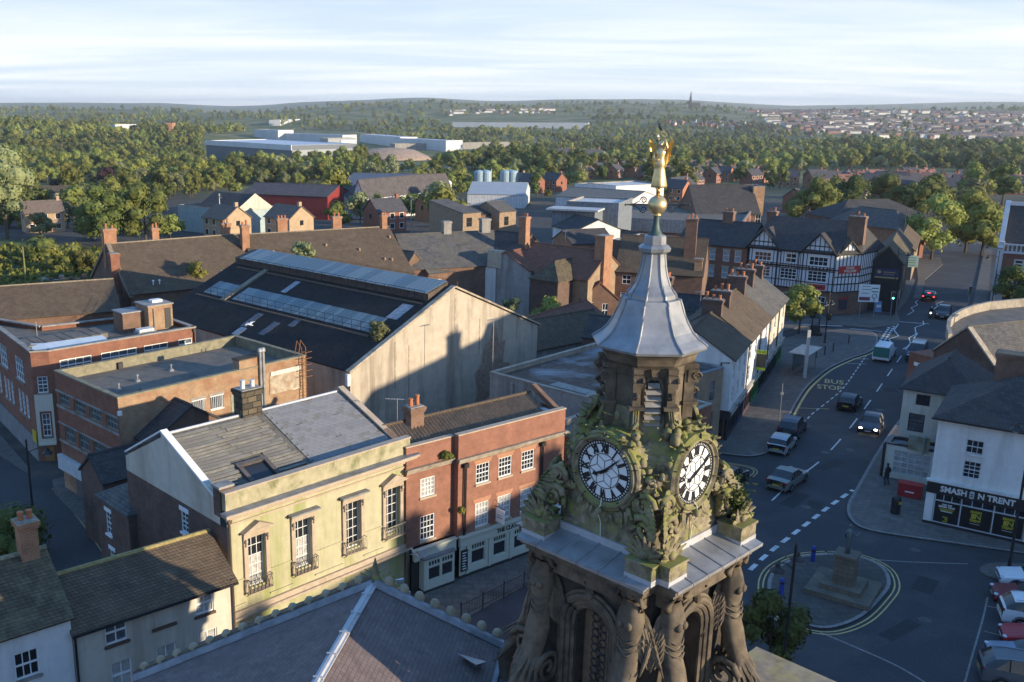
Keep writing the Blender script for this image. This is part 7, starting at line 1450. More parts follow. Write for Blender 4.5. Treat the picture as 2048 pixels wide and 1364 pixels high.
# further back
def gface(name, label, pa, pb, h, D, wall, roof, roofm, rh, cat='building', wins=(), group=None, lift=0, **kw):
 """front eave from a to b, h metres above the ground that lies below it"""
 A, B = G(*pa, h), G(*pb, h); A0, B0 = A, B
 z = min(A.z, (A.z + B.z) / 2) - h + lift; A, B = P(*pa, z + h), P(*pb, z + h)
 if (A - A0).length > 60: A, B = A0, B0
 t = Thing(name, label, cat, (A.x, A.y), math.degrees(math.atan2(B.x - A.x, B.y - A.y)), group, z); t.W = (B - A).length; block(t, t.W, D, h, wall, roof, roofm, rh, wins=wins, z0=-3, **kw); return t
dk = W_(2, 2, rev=.08, fr=plain('dark_frame', (.04, .03, .03), .5)); n22 = W_(2, 2, rev=.08)
t_ = gface('tan_brick_flats', 'modern tan brick flats with a monopitch roof and dark windows', (926, 428), (962, 425), 6.5, 12, b_buff, 'mono', t_grey, 2.0, wins=[(0, 1.0, 3.6, 2.6, 5.6, dk), (0, 1.0, .4, 2.6, 2.0, dk)]); block(t_, 6.5, 9, 5.6, b_brown, 'gx', t_dark, 1.4, x0=3.6, y0=2.5, z0=-3); block(t_, 5.0, 9, 6.3, b_buff, 'gx', t_grey, 1.8, x0=10.2, y0=-.5, z0=-3, wins=[(0, 1.4, 3.2, 2.8, 5.2, dk)])
t_ = gface('grey_flat_block', 'grey clad flat roofed block with overhanging pale roofs', (1104, 420), (1190, 424), 10.5, 14, metal_sheet, 'flat', felt, 0, par=.3); block(t_, 10, 12, 11.6, metal_sheet, 'flat', white_clad, x0=1, y0=6, z0=-2, par=.3); cuboid(t_, 'roof_canopy', M('pale_roof_edge', (.45, .45, .44), .7), -.8, -1.2, 10.6, t_.W + .8, 4, 10.9)
t_ = gface('white_brick_terrace', 'new white and orange brick houses with folded slate roofs', (1106, 452), (1150, 463), 8.0, 9, render_white, 'gx', t_dark, 1.8, wins=[(0, .8 + 1.7 * i, 3.0, 1.5 + 1.7 * i, 5.4, dk) for i in range(3)]); block(t_, 7, 8, 6.8, b_orange, 'gy', t_dark, 1.8, x0=t_.W - .5, y0=-4, z0=-3, wins=[(0, 1.2, 3, 2.4, 5.5, dk)])
gface('dark_barn', 'white walled low building with a dark slate roof', (1172, 485), (1240, 500), 4.5, 9, render_white, 'gx', t_dark, 2.6, wins=[(0, 2, 2.2, 3.2, 3.6, n22)])
t_ = gface('long_brick_store', 'long flat topped store of red brick and grey cladding behind the spire', (1195, 433), (1485, 446), 7.0, 30, b_red, 'flat', felt, 0, wins=[(0, 3 + 5 * i, 2.2, 4.6 + 5 * i, 3.6, n22) for i in range(5)]); cuboid(t_, 'grey_cladding', metal_sheet, -.05, -.15, 4.4, t_.W + .05, -.002, 7.05); cuboid(t_, 'white_panel', white_clad, 18, -.2, 1.2, 27, -.003, 3.8)
t_ = gface('chapel', 'large dark tiled chapel with a sunlit buff stone gable front', (1392, 428), (1520, 428), 6.5, 13, b_brown, 'gx', t_dark, 5.6, wins=[(0, 2 + 2.2 * i, 4.4, 3.2 + 2.2 * i, 6.4, n22) for i in range(6)]); block(t_, 2.5, 6.0, 12, b_tan, 'flat', concrete, x0=t_.W - .2, y0=4.5, z0=-2)
gface('white_shed', 'white industrial shed with a round end beyond the grey flats', (1175, 366), (1232, 372), 9, 20, white_clad, 'flat', white_clad, 0, par=.3)
gface('white_shed_wing', 'lower white industrial wing with a pale roof', (1232, 374), (1262, 372), 6, 20, white_clad, 'flat', felt, 0, par=.3)
t_ = gface('pale_roof_works', 'long works building with a pale ribbed roof', (1112, 392), (1260, 402), 6, 18, white_clad, 'gx', cement_sheet, 2)
t_ = gface('blue_roof_works', 'works with a pale blue grey metal roof beside blue tanks', (935, 388), (1050, 390), 4.5, 26, white_clad, 'gx', M('pale_blue_roof', (.36, .38, .39), .5, scale=.4, var=.08), 3.0)
for i, px in enumerate((958, 972, 1010, 1024)):
 p = G(px, 382); t_ = empty('blue_tank', ('leftmost', 'second from left', 'third from left', 'rightmost')[i] + ' of four pale blue storage tanks by the blue roofed works', 'tank', p, 0, 'blue storage tanks'); q = MB(); q.lathe([(2.3, -1), (2.3, 8), (1.8, 8.6), (.4, 9)], 16); q.build('shell', M('tank_blue', (.30, .40, .45), .5), t_); q = MB(); q.tube([(2.2, 0, 8), (2.2, 0, 9.4)], .12, 4); q.build('ladder', white_paint, t_)
t_ = gface('teal_factory', 'weathered pale teal factory with dark pitched roof and white gable', (355, 410), (464, 421), 6.2, 13, M('faded_teal', (.34, .42, .42), .8, scale=1, var=.15, stain=(.45, .44, .38), stain_amt=.7), 'flat', felt, 0); t_.part('pitched_roof', MB().add([(6, 1, 6.2), (t_.W + .3, 1, 6.2), (t_.W + .3, 7, 9.4), (6, 7, 9.4), (6, 12.5, 6.2), (t_.W + .3, 12.5, 6.2)], [(0, 1, 2, 3), (3, 2, 5, 4), (1, 5, 2), (0, 3, 4)]), t_dark); t_.part('white_gable', MB().add([(t_.W + .35, .5, 5.9), (t_.W + .35, 12.8, 5.9), (t_.W + .35, 7, 9.7)], [(0, 1, 2)]), render_cream)
t_ = gface('red_factory', 'long low red clad factory with grey sawtooth roof and white gable', (484, 387), (655, 394), 7, 15, M('red_cladding', (.23, .035, .03), .5, scale=.5, var=.1), 'gx', t_far, 2.6)
for i, px in enumerate((717, 743, 769)):
 t_ = gface('factory_bay', ['leftmost', 'middle', 'rightmost'][i] + ' of three pointed white factory gables edged in red', (px - 13, 395 - i * 3), (px + 12, 397 - i * 3), 6, 30, white_clad, 'gy', t_far, 5.0, barge=plain('red_barge', (.5, .03, .03), .5), over=.1)
gface('factory_hall', 'broad low white factory gable front with a red edge', (655, 393), (695, 396), 6, 18, white_clad, 'gy', t_far, 2.6, over=.1)
t_ = gface('dark_roof_works', 'long works with a dark blue grey roof behind the white gables', (672, 378), (856, 382), 6, 40, render_white, 'gx', M('blue_grey_roof', (.11, .12, .14), .6, scale=.3, var=.1), 4)
t_ = gface('low_terrace', 'low buff terrace with a flat brown roof among the trees at the left', (72, 386), (262, 381), 5, 12, M('buff_panel', (.48, .40, .31), .8), 'gx', t_brown, 1.6, wins=[(0, 2 + 4 * i, 1.5, 4.2 + 4 * i, 3.8, n22) for i in range(9)])
# big distribution sheds across the valley
t_ = gface('warehouse', 'huge dark grey warehouse with a silver roof edge across the valley', (412, 281), (583, 291), 16, 62, M('dark_cladding', (.12, .14, .16), .6), 'flat', M('silver_roof', (.55, .57, .6), .45, .2, scale=.02, var=.05), 0, par=.4, coping=white_clad); cuboid(t_, 'silver_band', white_clad, -.3, -.6, 12.2, t_.W + .3, -.01, 16.4); T = side_T(0, 0, t_.W, 62, 1); q = MB(); tbox(q, T, .2, 0, 62, 12.4, .05, .6); t_.part('grey_end', q, M('mid_cladding', (.30, .32, .33), .6)); q = MB(); tbox(q, T, 12, 1, 26, 9, .7, 1.2); tbox(q, T, 36, 1, 50, 9, .7, 1.2); t_.part('loading_doors', q, white_clad)
t_ = gface('warehouse_office', 'grey and white office block on the end of the huge warehouse', (656, 277), (712, 276), 15, 22, M('mid_cladding', (.3, .32, .33), .6), 'flat', felt, 0); cuboid(t_, 'white_panel', white_clad, t_.W * .45, -.8, 2, t_.W - 1, -.1, 13)
for i, (a, b, lab) in enumerate((((555, 266), (685, 270), 'long white warehouse roof behind the dark grey warehouse'), ((508, 256), (556, 263), 'small white shed left behind the dark grey warehouse'), ((905, 243), (1176, 247), 'long white warehouse across the valley below the church spire'), ((720, 268), (800, 274), 'pale roofed shed in the middle of the trading estate'), ((790, 276), (892, 281), 'low pale shed at the right of the trading estate'), ((230, 249), (280, 248), 'white works building among trees far left'), ((560, 240), (600, 238), 'tiny pale shed below the far ridge'))):
 gface('white_warehouse', lab, a, b, 12, 24, white_clad, 'flat', white_clad, 0, par=.4)
t_ = gface('orange_mill', 'small orange brick building far off in the wooded valley', (324, 246), (344, 246), 14, 20, b_orange, 'flat', t_far, 0)
gface('valley_bridge', 'long pale road bridge crossing the valley', (790, 288), (1030, 284), 9, 14, concrete, 'flat', asphalt2, 0, par=.6, cat='bridge')
# ---------------- trees, woods, far houses ----------------
def tree_mesh(name, seed, h, rad, n, leaf, mats, shape='round', trunk=True, clumps=13, core=True, base=.22):
 r = random.Random(seed); mb = MB(); lv = []
 for i in range(clumps):
  t = (i + .5) / clumps
  if shape == 'round': z = h * (base + .12 + (.80 - base) * t); rr = rad * (.78 * math.sin(math.pi * (.18 + .78 * t)) ** .8); cs = rad * r.uniform(.34, .5)
  elif shape == 'column': z = h * (.1 + .84 * t); rr = rad * .35 * math.sin(math.pi * (.15 + .8 * t)); cs = rad * r.uniform(.5, .7) * (1.1 - .6 * t)
  elif shape == 'bush': z = h * (.15 + .6 * t); rr = rad * .75 * r.random() ** .5; cs = rad * r.uniform(.3, .5)
  else: z = h * (.2 + .7 * t); rr = rad * .7 * (1 - t * .6); cs = rad * r.uniform(.28, .42)
  a = r.uniform(0, 6.283) + i * 2.4; q = rr * r.uniform(.55, 1.0); lv.append((q * math.cos(a), q * math.sin(a), z, cs, cs * r.uniform(.65, .95)))
 mb.m = 0; tot = sum(c[3] ** 2 for c in lv)
 for x, y, z, a, b in lv:
  if core: mb.ball(x, y, z, a * .72, a * .72, b * .72, 6, 4)
  for _ in range(max(6, int(n * a * a / tot))):
   u = r.uniform(-.75, 1); th = r.uniform(0, 6.283); s = math.sqrt(1 - u * u); d = Vector((s * math.cos(th), s * math.sin(th), u)); k_ = r.uniform(.72, 1.12)
   p = Vector((x + d.x * a * k_, y + d.y * a * k_, z + d.z * b * k_)); nrm = (d + Vector((r.uniform(-1, 1), r.uniform(-1, 1), r.uniform(-.3, 1.1))) * .35).normalized()
   e = nrm.cross(Vector((r.uniform(-1, 1), r.uniform(-1, 1), r.uniform(-1, 1)))).normalized(); f = nrm.cross(e); l = leaf * r.uniform(.6, 1.35)
   mb.add([p - e * l * .5, p + f * l * .32 - e * l * .1, p + e * l * .5, p - f * l * .34 + e * l * .12], [(0, 1, 2, 3)])
 if trunk:
  mb.m = 1; mb.tube([(0, 0, -.6), (.02, 0, h * .15), (0, .05, h * .4), (.05, 0, h * .7)], [h * .026, h * .02, h * .014, h * .005], 6)
  for x, y, z, a, b in lv[::3]: mb.tube([(0, 0, min(z * .55, h * .5)), (x * .6, y * .6, z * .85), (x, y, z)], [h * .011, h * .007, h * .003], 4, False)
 return mb.mesh(name, mats)
MIDS = []
for i, (lm, sh, h, rd) in enumerate(((l_mid, 'round', 10, 5), (l_dark, 'round', 11, 5), (l_yel, 'round', 9.5, 4.8), (l_pale, 'round', 9, 4.6), (l_mid, 'round', 13, 5.0), (l_dark, 'cone', 11, 4.0), (l_mid, 'round', 7, 4.4), (l_yel, 'bush', 5, 3.6))):
 MIDS.append(tree_mesh('crown', 30 + i, h, rd, 620, .95, [lm, bark], sh))
FARS = [tree_mesh('crown', 60 + i, h, rd, 170, 1.9, [lm, bark], sh, trunk=False, clumps=9) for i, (lm, sh, h, rd) in enumerate(((l_mid, 'round', 10, 5.4), (l_dark, 'round', 11, 5.4), (l_yel, 'round', 10, 5.2), (l_mid, 'round', 13, 5.4), (l_dark, 'cone', 12, 4.5)))]
TALL = tree_mesh('crown', 80, 16, 2.2, 420, .9, [l_mid, bark], 'column'); COPPER = tree_mesh('crown', 81, 9, 5, 700, .9, [l_purple, bark], 'round')
def near_tree(name, label, p, h, rad, n, leaf, lm, shape='round', seed=1, clumps=16, cat='tree', base=.22):
 o = empty(name, label, cat, p); me = tree_mesh('crown', seed, h, rad, n, leaf, [lm, bark], shape, False, clumps, base=base); inst('crown', me, o)
 q = MB(); q.tube([(0, 0, -.3), (.03, .02, h * .2), (0, .05, h * .5), (.06, 0, h * .8)], [h * .022, h * .017, h * .011, h * .004], 7)
 for i in range(5): a = i * 1.9; q.tube([(0, 0, h * (.25 + .08 * i)), (rad * .35 * math.cos(a), rad * .35 * math.sin(a), h * (.42 + .08 * i)), (rad * .62 * math.cos(a), rad * .62 * math.sin(a), h * (.5 + .08 * i))], [h * .009, h * .006, h * .002], 5, False)
 q.build('trunk', bark, o); return o
for a in (
 ('street_tree', 'leafy green tree on the pavement at the far end of the white shop row', P(1597, 668, 0), 6.6, 2.5, 1500, .42, l_yel, 'round', 3),
 ('square_tree', 'green tree standing at the right foot of the clock tower', P(1535, 1345, 0), 4.7, 1.7, 2600, .24, l_dark, 'round', 4),
 ('ivy_tree', 'dark leafy tree in front of the ornate bank at the right edge', P(2022, 618, 0), 6.4, 2.6, 1500, .4, l_dark, 'round', 5),
 ('corner_bush', 'dark bushy shrubs at the lower left above the red chimney', P(28, 1128, 0), 4.0, 2.9, 2600, .26, l_dark, 'bush', 6),
 ('yard_bush', 'yellow green bush in the courtyard right of the shed gable', P(1092, 668, 0), 4.8, 2.2, 1300, .36, l_yel, 'round', 7),
 ('yard_shrub', 'dark green shrub below the two white windows of the small gable cottage', P(1168, 662, 0), 4.2, 3.0, 1300, .36, l_dark, 'bush', 8),
 ('left_edge_tree', 'large pale willow-like tree at the left edge', G(15, 478), 21, 8.5, 3600, .7, l_pale, 'round', 9, 26),
 ('dark_tree', 'broad dark green tree left of the pair beyond the long tiled roof', G(205, 492), 13, 6.0, 2400, .6, l_dark, 'round', 10, 20, 'tree', .1),
 ('dark_tree', 'taller dark green tree right of the pair beyond the long tiled roof', G(292, 488), 13.5, 6.0, 2400, .6, l_mid, 'round', 11, 20, 'tree', .1),
 ('roof_shrub', 'yellowish shrub growing from the gutter of the tiled terrace', P(392, 562, 7.4), 3.0, 1.5, 700, .32, l_yel, 'bush', 12),
 ('roof_shrub', 'dry pale shrub growing at the walkway end on the shed roof', P(758, 682, 9.2), 2.0, 1.2, 700, .22, l_pale, 'bush', 13),
 ('roof_shrub', 'pale shrub on the ridge of the market shed before the tiled hall', P(608, 520, 11.6), 2.4, 1.7, 600, .3, l_pale, 'bush', 14),
 ('roof_shrub', 'straggly plant at the right rake of the shed gable', P(1020, 622, 9.0), 1.5, 1.2, 500, .22, l_pale, 'bush', 15),
 ('wall_weed', 'green weeds sprouting on the cornice of the pub', P(892, 918, 8.2), .55, .55, 420, .13, l_yel, 'bush', 16),
 ('wall_weed', 'small fern on the drainpipe of the pub front', P(922, 1026, 4.5), .5, .35, 240, .13, l_yel, 'bush', 17),
 ('wall_ivy', 'dark ivy between the cream house and the yellow building', P(478, 1235, .8), 3.2, .55, 900, .16, l_dark, 'column', 18),
 ('wall_ivy', 'light green creeper beside the first tall window of the yellow building', P(474, 1140, 3.9), 1.5, .3, 300, .14, l_yel, 'column', 19),
 ('roadside_tree', 'full green tree at the bend of the main street', G(1862, 520), 13, 5.2, 2000, .6, l_mid, 'round', 21, 18, 'tree', .12),
 ('roadside_tree', 'bright green tree right of the bend of the main street', G(1930, 505), 13, 5.4, 2000, .6, l_yel, 'round', 22, 18, 'tree', .12),
 ('roadside_tree', 'green tree close to the ornate bank up the main street', G(1962, 512), 11, 4.6, 1800, .55, l_yel, 'round', 23, 18, 'tree', .12),
 ('garden_tree', 'big rounded tree behind the timbered pub', G(1620, 452), 12, 7, 2200, .65, l_mid, 'round', 24, 20, 'tree', .08),
 ('garden_tree', 'dense dark tree right behind the timbered pub chimneys', G(1700, 450), 12.5, 7.2, 2200, .65, l_dark, 'round', 25, 20, 'tree', .08),
 ('garden_tree', 'large green tree between the timbered pub and the bargain store', G(1775, 440), 13, 7.5, 2200, .65, l_mid, 'round', 26, 20, 'tree', .08),
 ('lot_bush', 'leafy bush beside the brick debris on the vacant lot', G(130, 545), 6, 4, 1100, .5, l_yel, 'bush', 27),
 ('lot_bush', 'bright bush on the vacant lot nearest the tiled terrace gable', G(178, 548), 5.0, 3.2, 1000, .5, l_yel, 'bush', 28),
 ('lot_bush', 'low dark bush at the left of the vacant lot', G(85, 520), 5, 4.5, 1000, .5, l_dark, 'bush', 29)):
 near_tree(*a)
def inpoly(x, y, poly):
 c = False; j = len(poly) - 1
 for i in range(len(poly)):
  xi, yi = poly[i]; xj, yj = poly[j]
  if (yi > y) != (yj > y) and x < (xj - xi) * (y - yi) / (yj - yi) + xi: c = not c
  j = i
 return c
WOODS = [   # photo areas where trees stand (their feet), with density and how much of the crown mix is pale
 ([(-40, 470), (70, 455), (70, 400), (150, 395), (280, 392), (350, 400), (360, 380), (470, 378), (480, 372), (660, 372), (700, 358), (860, 368), (960, 372), (1080, 372), (1130, 352), (1090, 318), (1000, 300), (900, 320), (830, 330), (720, 318), (700, 302), (650, 306), (600, 316), (420, 308), (405, 282), (480, 268), (500, 252), (380, 244), (300, 240), (180, 226), (-40, 222)], 1.0),
 ([(640, 425), (660, 440), (710, 445), (760, 425), (790, 410), (860, 400), (960, 388), (1090, 388), (1100, 378), (960, 372), (860, 374), (800, 404), (700, 418)], .9), ([(350, 402), (480, 384), (480, 366), (340, 372)], .8), ([(560, 470), (760, 458), (760, 430), (640, 440)], .35),
 ([(740, 460), (890, 462), (890, 430), (780, 430)], .5),
 ([(100, 500), (160, 500), (160, 480), (340, 490), (350, 440), (340, 410), (260, 398), (70, 410), (60, 470)], .35),
 ([(1100, 345), (1300, 330), (1500, 345), (1860, 340), (2060, 365), (2060, 300), (1900, 290), (1700, 296), (1560, 284), (1400, 282), (1250, 290), (1020, 292), (1020, 300)], .5),
 ([(560, 262), (700, 262), (760, 280), (900, 290), (1180, 290), (1300, 285), (1500, 280), (1640, 274), (1560, 262), (1400, 240), (1220, 228), (1180, 236), (1180, 252), (900, 250), (860, 242), (560, 244)], .8),
 ([(1260, 405), (1390, 405), (1390, 360), (1400, 360), (1560, 380), (1560, 350), (1250, 350)], .45), ([(860, 405), (1100, 408), (1100, 350), (860, 360)], .5), ([(1090, 372), (1300, 380), (1300, 335), (1090, 345)], .4),
 ([(1560, 440), (1760, 450), (1960, 440), (2010, 410), (1960, 395), (1800, 408), (1640, 410), (1560, 420)], .45),
 ([(1640, 285), (2060, 300), (2060, 226), (1860, 222), (1480, 220), (1500, 245)], .16),
 ([(-40, 222), (2060, 222), (2060, 205), (-40, 205)], .55), ([(280, 240), (560, 240), (900, 236), (1220, 228), (1500, 228), (1500, 214), (280, 214)], .45)]
KEEP = [  # photo areas that stay open: works, sheds, open ground, roofs
 [(350, 470), (350, 402), (480, 390), (485, 378), (700, 368), (800, 380), (790, 420), (640, 432)], [(395, 338), (405, 272), (600, 262), (720, 262), (730, 316), (640, 334)], [(1090, 440), (1090, 398), (1180, 365), (1270, 365), (1290, 420)],
 [(65, 405), (65, 372), (270, 368), (270, 392)], [(925, 420), (940, 372), (1060, 380), (1060, 420)], [(725, 345), (735, 305), (960, 300), (960, 330), (850, 345)], [(900, 260), (900, 240), (1180, 238), (1180, 262)], [(1380, 440), (1390, 372), (1560, 380), (1560, 440)]]
r_ = random.Random(101); tree_pts = []
y = 215.0
while y < 6500:
 s = max(8.5, y * .012) if y < 2200 else 26 + (y - 2200) * .022
 x0, x1 = -.46 * y - 40, .70 * y + 40; x = x0
 while x < x1:
  px_, py_ = x + r_.uniform(-.42, .42) * s, y + r_.uniform(-.42, .42) * s; z = gh(px_, py_); q = proj(px_, py_, z); x += s
  if q is None or not (-30 < q[0] < 2080): continue
  if any(inpoly(q[0], q[1], k_) for k_ in KEEP): continue
  d = 0
  for poly, dn in WOODS:
   if inpoly(q[0], q[1], poly): d = max(d, dn)
  n = math.sin(px_ * .021 + 1.3 * math.sin(py_ * .013)) * math.sin(py_ * .017 + 2)
  if d and (n > -.62 or y < 420) and r_.random() < d * (1.0 + .45 * n): tree_pts.append((px_, py_, z, r_.uniform(0, 6.28), r_.uniform(.5, 1.25) * (1 if y < 2000 else 1.15)))
 y += s
tree_pts.sort(key=lambda p: p[1])
TREE_LABELS = ['spreading mid green tree', 'dark green tree', 'bright yellow green tree', 'pale silvery tree', 'tall green tree', 'dark pointed tree', 'low rounded green tree', 'low bright bush']
def zone(x, y, z):
 q = proj(x, y, z)
 for lim, nm in ((200, 'at the far left'), (480, 'around the teal factory'), (800, 'by the red factory'), (1100, 'behind the slate houses'), (1500, 'beyond the spire'), (1800, 'behind the timbered pub'), (9999, 'near the ornate bank')):
  if q[0] < lim: return nm + (' in the front trees' if y < 330 else ' in the rear trees')
for x, y, z, a, s in tree_pts[:270]:
 k_ = r_.choice([0, 0, 1, 2, 2, 3, 3, 4, 5, 6, 6, 7, 7]); o = inst('tree', MIDS[k_], None, (x, y, z - .2), a, sc=(s, s, s * r_.uniform(.85, 1.15))); tag(o, TREE_LABELS[k_] + ' ' + zone(x, y, z), 'tree', 'trees ' + zone(x, y, z) + ': ' + TREE_LABELS[k_])
for (px_, py_), lab in (((714, 372), 'narrow columnar tree standing up from the wood left of centre'), ((1040, 328), 'narrow poplar left of the brick houses in the middle distance'), ((1068, 336), 'darker narrow poplar nearest the large brick houses in the middle distance')):
 o = inst('poplar_tree', TALL, None, G(px_, py_), 0); tag(o, lab, 'tree')
for (px_, py_), lab in (((128, 406), 'copper red tree in front of the low buff terrace'), ((214, 372), 'small copper red tree behind the low buff terrace')):
 o = inst('copper_tree', COPPER, None, G(px_, py_), 0); tag(o, lab, 'tree')
def scatter(name, pts, meshes, weights, label_kind='stuff'):
 col = bpy.data.collections.new(name + '_kinds')
 for i, me in enumerate(meshes): o = bpy.data.objects.new('%s_kind' % name, me); col.objects.link(o)
 names = sorted(o.name for o in col.objects)
 me = bpy.data.meshes.new(name); me.from_pydata([p[:3] for p in pts], [], [])
 for an, ty, vals in (('turn', 'FLOAT_VECTOR', [c for p in pts for c in (0, 0, p[3])]), ('size', 'FLOAT', [p[4] for p in pts]), ('pick', 'INT', [r_.choices(range(len(meshes)), weights)[0] for p in pts])):
  at = me.attributes.new(an, ty, 'POINT'); at.data.foreach_set('vector' if ty == 'FLOAT_VECTOR' else 'value', vals)
 ob = bpy.data.objects.new(name, me); COL.objects.link(ob); ng = bpy.data.node_groups.new(name, 'GeometryNodeTree')
 ng.interface.new_socket('Geometry', in_out='INPUT', socket_type='NodeSocketGeometry'); ng.interface.new_socket('Geometry', in_out='OUTPUT', socket_type='NodeSocketGeometry')
 N, L = ng.nodes, ng.links; gi, go = N.new('NodeGroupInput'), N.new('NodeGroupOutput'); ip = N.new('GeometryNodeInstanceOnPoints'); ci = N.new('GeometryNodeCollectionInfo'); ci.inputs['Collection'].default_value = col; ci.inputs['Separate Children'].default_value = True; ci.inputs['Reset Children'].default_value = True
 def attr(nm, ty): n = N.new('GeometryNodeInputNamedAttribute'); n.data_type = ty; n.inputs['Name'].default_value = nm; return n.outputs['Attribute']
 L.new(gi.outputs[0], ip.inputs['Points']); L.new(ci.outputs[0], ip.inputs['Instance']); ip.inputs['Pick Instance'].default_value = True; L.new(attr('pick', 'INT'), ip.inputs['Instance Index']); L.new(attr('turn', 'FLOAT_VECTOR'), ip.inputs['Rotation']); L.new(attr('size', 'FLOAT'), ip.inputs['Scale']); L.new(ip.outputs[0], go.inputs[0])
 md = ob.modifiers.new('scatter', 'NODES'); md.node_group = ng; return tag(ob, kind=label_kind)
rest = tree_pts[270:]
scatter('woodland', [p for p in rest if p[1] < 900], MIDS, [3, 2.5, 4, 4, 2, 1.5, 3, 2])
scatter('far_woodland', [(p[0], p[1], p[2] - (0 if p[1] < 2200 else 2), p[3], p[4]) for p in rest if p[1] >= 900], FARS, [3, 3, 4, 2, 1])
# rough grass on the vacant lot at the left
gm = tree_mesh('tuft', 90, .9, .7, 26, .5, [l_yel, bark], 'bush', False, 3, False); gpts = []
for _ in range(1500):
 p = G(r_.uniform(-30, 330), r_.uniform(495, 600)); gpts.append((p.x, p.y, 0, r_.uniform(0, 6.28), r_.uniform(.6, 1.6)))
lot = [P(-60, 600), P(-60, 470), P(120, 490), P(330, 500), P(250, 560), P(240, 600)]
o = MB().add([(p.x, p.y, .02) for p in lot][::-1], [tuple(range(6))]).build('rough_grass_ground', M('rough_grass', (.075, .10, .03), .95, scale=.4, var=.4, stain=(.16, .15, .08), stain_amt=.7, stain_scale=.08)); tag(o, kind='structure')
scatter('rough_grass', [p for p in gpts if inpoly(*proj(p[0], p[1], 0), [(-60, 600), (-60, 470), (120, 490), (215, 500), (250, 560), (240, 600)])], [gm], [1])
# ---- houses beyond
def house_mesh(name, W, D, h, rh, wall, roof, white=False, chim=True, semi=False):
 mb = MB(); mb.m = 0; mb.box(-W / 2, -D / 2, -4, W / 2, D / 2, h)
 for x in (-W / 2, W / 2): mb.add([(x, -D / 2, h), (x, D / 2, h), (x, 0, h + rh)], [(0, 1, 2)])
 mb.m = 1; o = .3; dz = o * rh / (D / 2)
 for s in (-1, 1): pts = [(-W / 2 - .25, s * (D / 2 + o), h - dz), (W / 2 + .25, s * (D / 2 + o), h - dz), (W / 2 + .25, 0, h + rh), (-W / 2 - .25, 0, h + rh)]; mb.slab(pts if s < 0 else pts[::-1], -.15)
 mb.m = 2
 n = max(2, int(W / 2.6))
 for s in (-1, 1):
  for i in range(n):
   x = -W / 2 + (i + .5) * W / n
   for z in (.9, 3.3):
    if h > z + 1.4: mb.box(x - .55, s * D / 2 - .03, z, x + .55, s * D / 2 + .03, z + 1.2)
 for s in (-1, 1): mb.box(s * W / 2 - .03, -.5, 3.2, s * W / 2 + .03, .5, 4.3)
 mb.m = 3
 for s in (-1, 1):
  for i in range(n):
   x = -W / 2 + (i + .5) * W / n
   for z in (.9, 3.3):
    if h > z + 1.4: mb.box(x - .65, s * D / 2 - .02, z - .12, x + .65, s * D / 2 + .02, z + 1.3)
 if chim: mb.m = 0; mb.box(W / 2 - 1.0, -.4, h + rh - 1, W / 2 - .3, .4, h + rh + 1.0)
 return mb.mesh(name, [wall, roof, glass, white_paint])
f_or = M('far_orange_brick', (.40, .17, .085), .85, scale=1, var=.15); f_rd = M('far_red_brick', (.27, .11, .07), .85, scale=1, var=.2); f_bf = M('far_buff_brick', (.42, .30, .19), .85, scale=1, var=.15)
rf_d = M('far_dark_roof', (.075, .07, .075), .8, scale=1.2, var=.25); rf_b = M('far_brown_roof', (.16, .12, .095), .8, scale=1.2, var=.25); rf_r = M('far_red_roof', (.26, .12, .09), .8, scale=1.2, var=.25)
HM = [house_mesh('house', 9, 7, 5, 2.8, f_or, rf_d), house_mesh('house', 8, 7, 5, 2.8, f_rd, rf_d), house_mesh('house', 14, 7.5, 5, 2.8, f_rd, rf_d), house_mesh('house', 9, 7, 4.8, 2.6, f_bf, rf_b), house_mesh('house', 8.5, 7.5, 5, 2.8, f_or, rf_b, chim=False), house_mesh('house', 9, 7, 5, 2.6, render_white, rf_d), house_mesh('terrace', 26, 7.5, 5, 2.6, f_rd, rf_d), house_mesh('terrace', 34, 7.5, 5, 2.4, render_white, rf_b), house_mesh('house', 9, 7, 5, 2.6, f_rd, rf_r)]
HL = ['orange brick house with a dark roof', 'small red brick house with a dark roof', 'long red brick house with a dark roof', 'buff brick house with a brown roof', 'orange brick house with a brown roof', 'white house with a dark roof', 'red brick terrace with a dark roof', 'long white terrace with a brown roof', 'red brick house with a red tiled roof']
def put_house(p, k_, az, where, grp): o = inst('terrace' if k_ in (6, 7) else 'house', HM[k_], None, (p[0], p[1], gh(p[0], p[1])), math.radians(90 - az)); return tag(o, HL[k_] + ' ' + where, 'terrace' if k_ in (6, 7) else 'house', 'houses ' + grp + ': ' + HL[k_])
cnt = 0
def estate(poly, s, kinds, azs, where, grp, lim, dens=.9):
 global cnt
 ys = [q[1] for q in poly]; n = 0; pts = []
 p0 = G(sum(q[0] for q in poly) / len(poly), max(ys)); p1 = G(sum(q[0] for q in poly) / len(poly), min(ys)); y = p0.y - 60
 while y < p1.y + 60:
  x = -.6 * y
  while x < .75 * y:
   a, b = x + r_.uniform(-.2, .2) * s, y + r_.uniform(-.2, .2) * s; x += s * r_.choice([1, 1, 1.2]); q = proj(a, b, gh(a, b))
   if q and inpoly(q[0], q[1], poly) and r_.random() < dens and not any(inpoly(q[0], q[1], k_) for k_ in KEEP): pts.append((a, b))
  y += s * 1.25
 for a, b in pts:
  k_ = r_.choice(kinds); az = r_.choice(azs) + r_.uniform(-6, 6)
  if n < lim: put_house((a, b), k_, az, where, grp); n += 1
  else: far_houses.append((a, b, gh(a, b), math.radians(90 - az), 1.0, k_))
 return n
far_houses = []
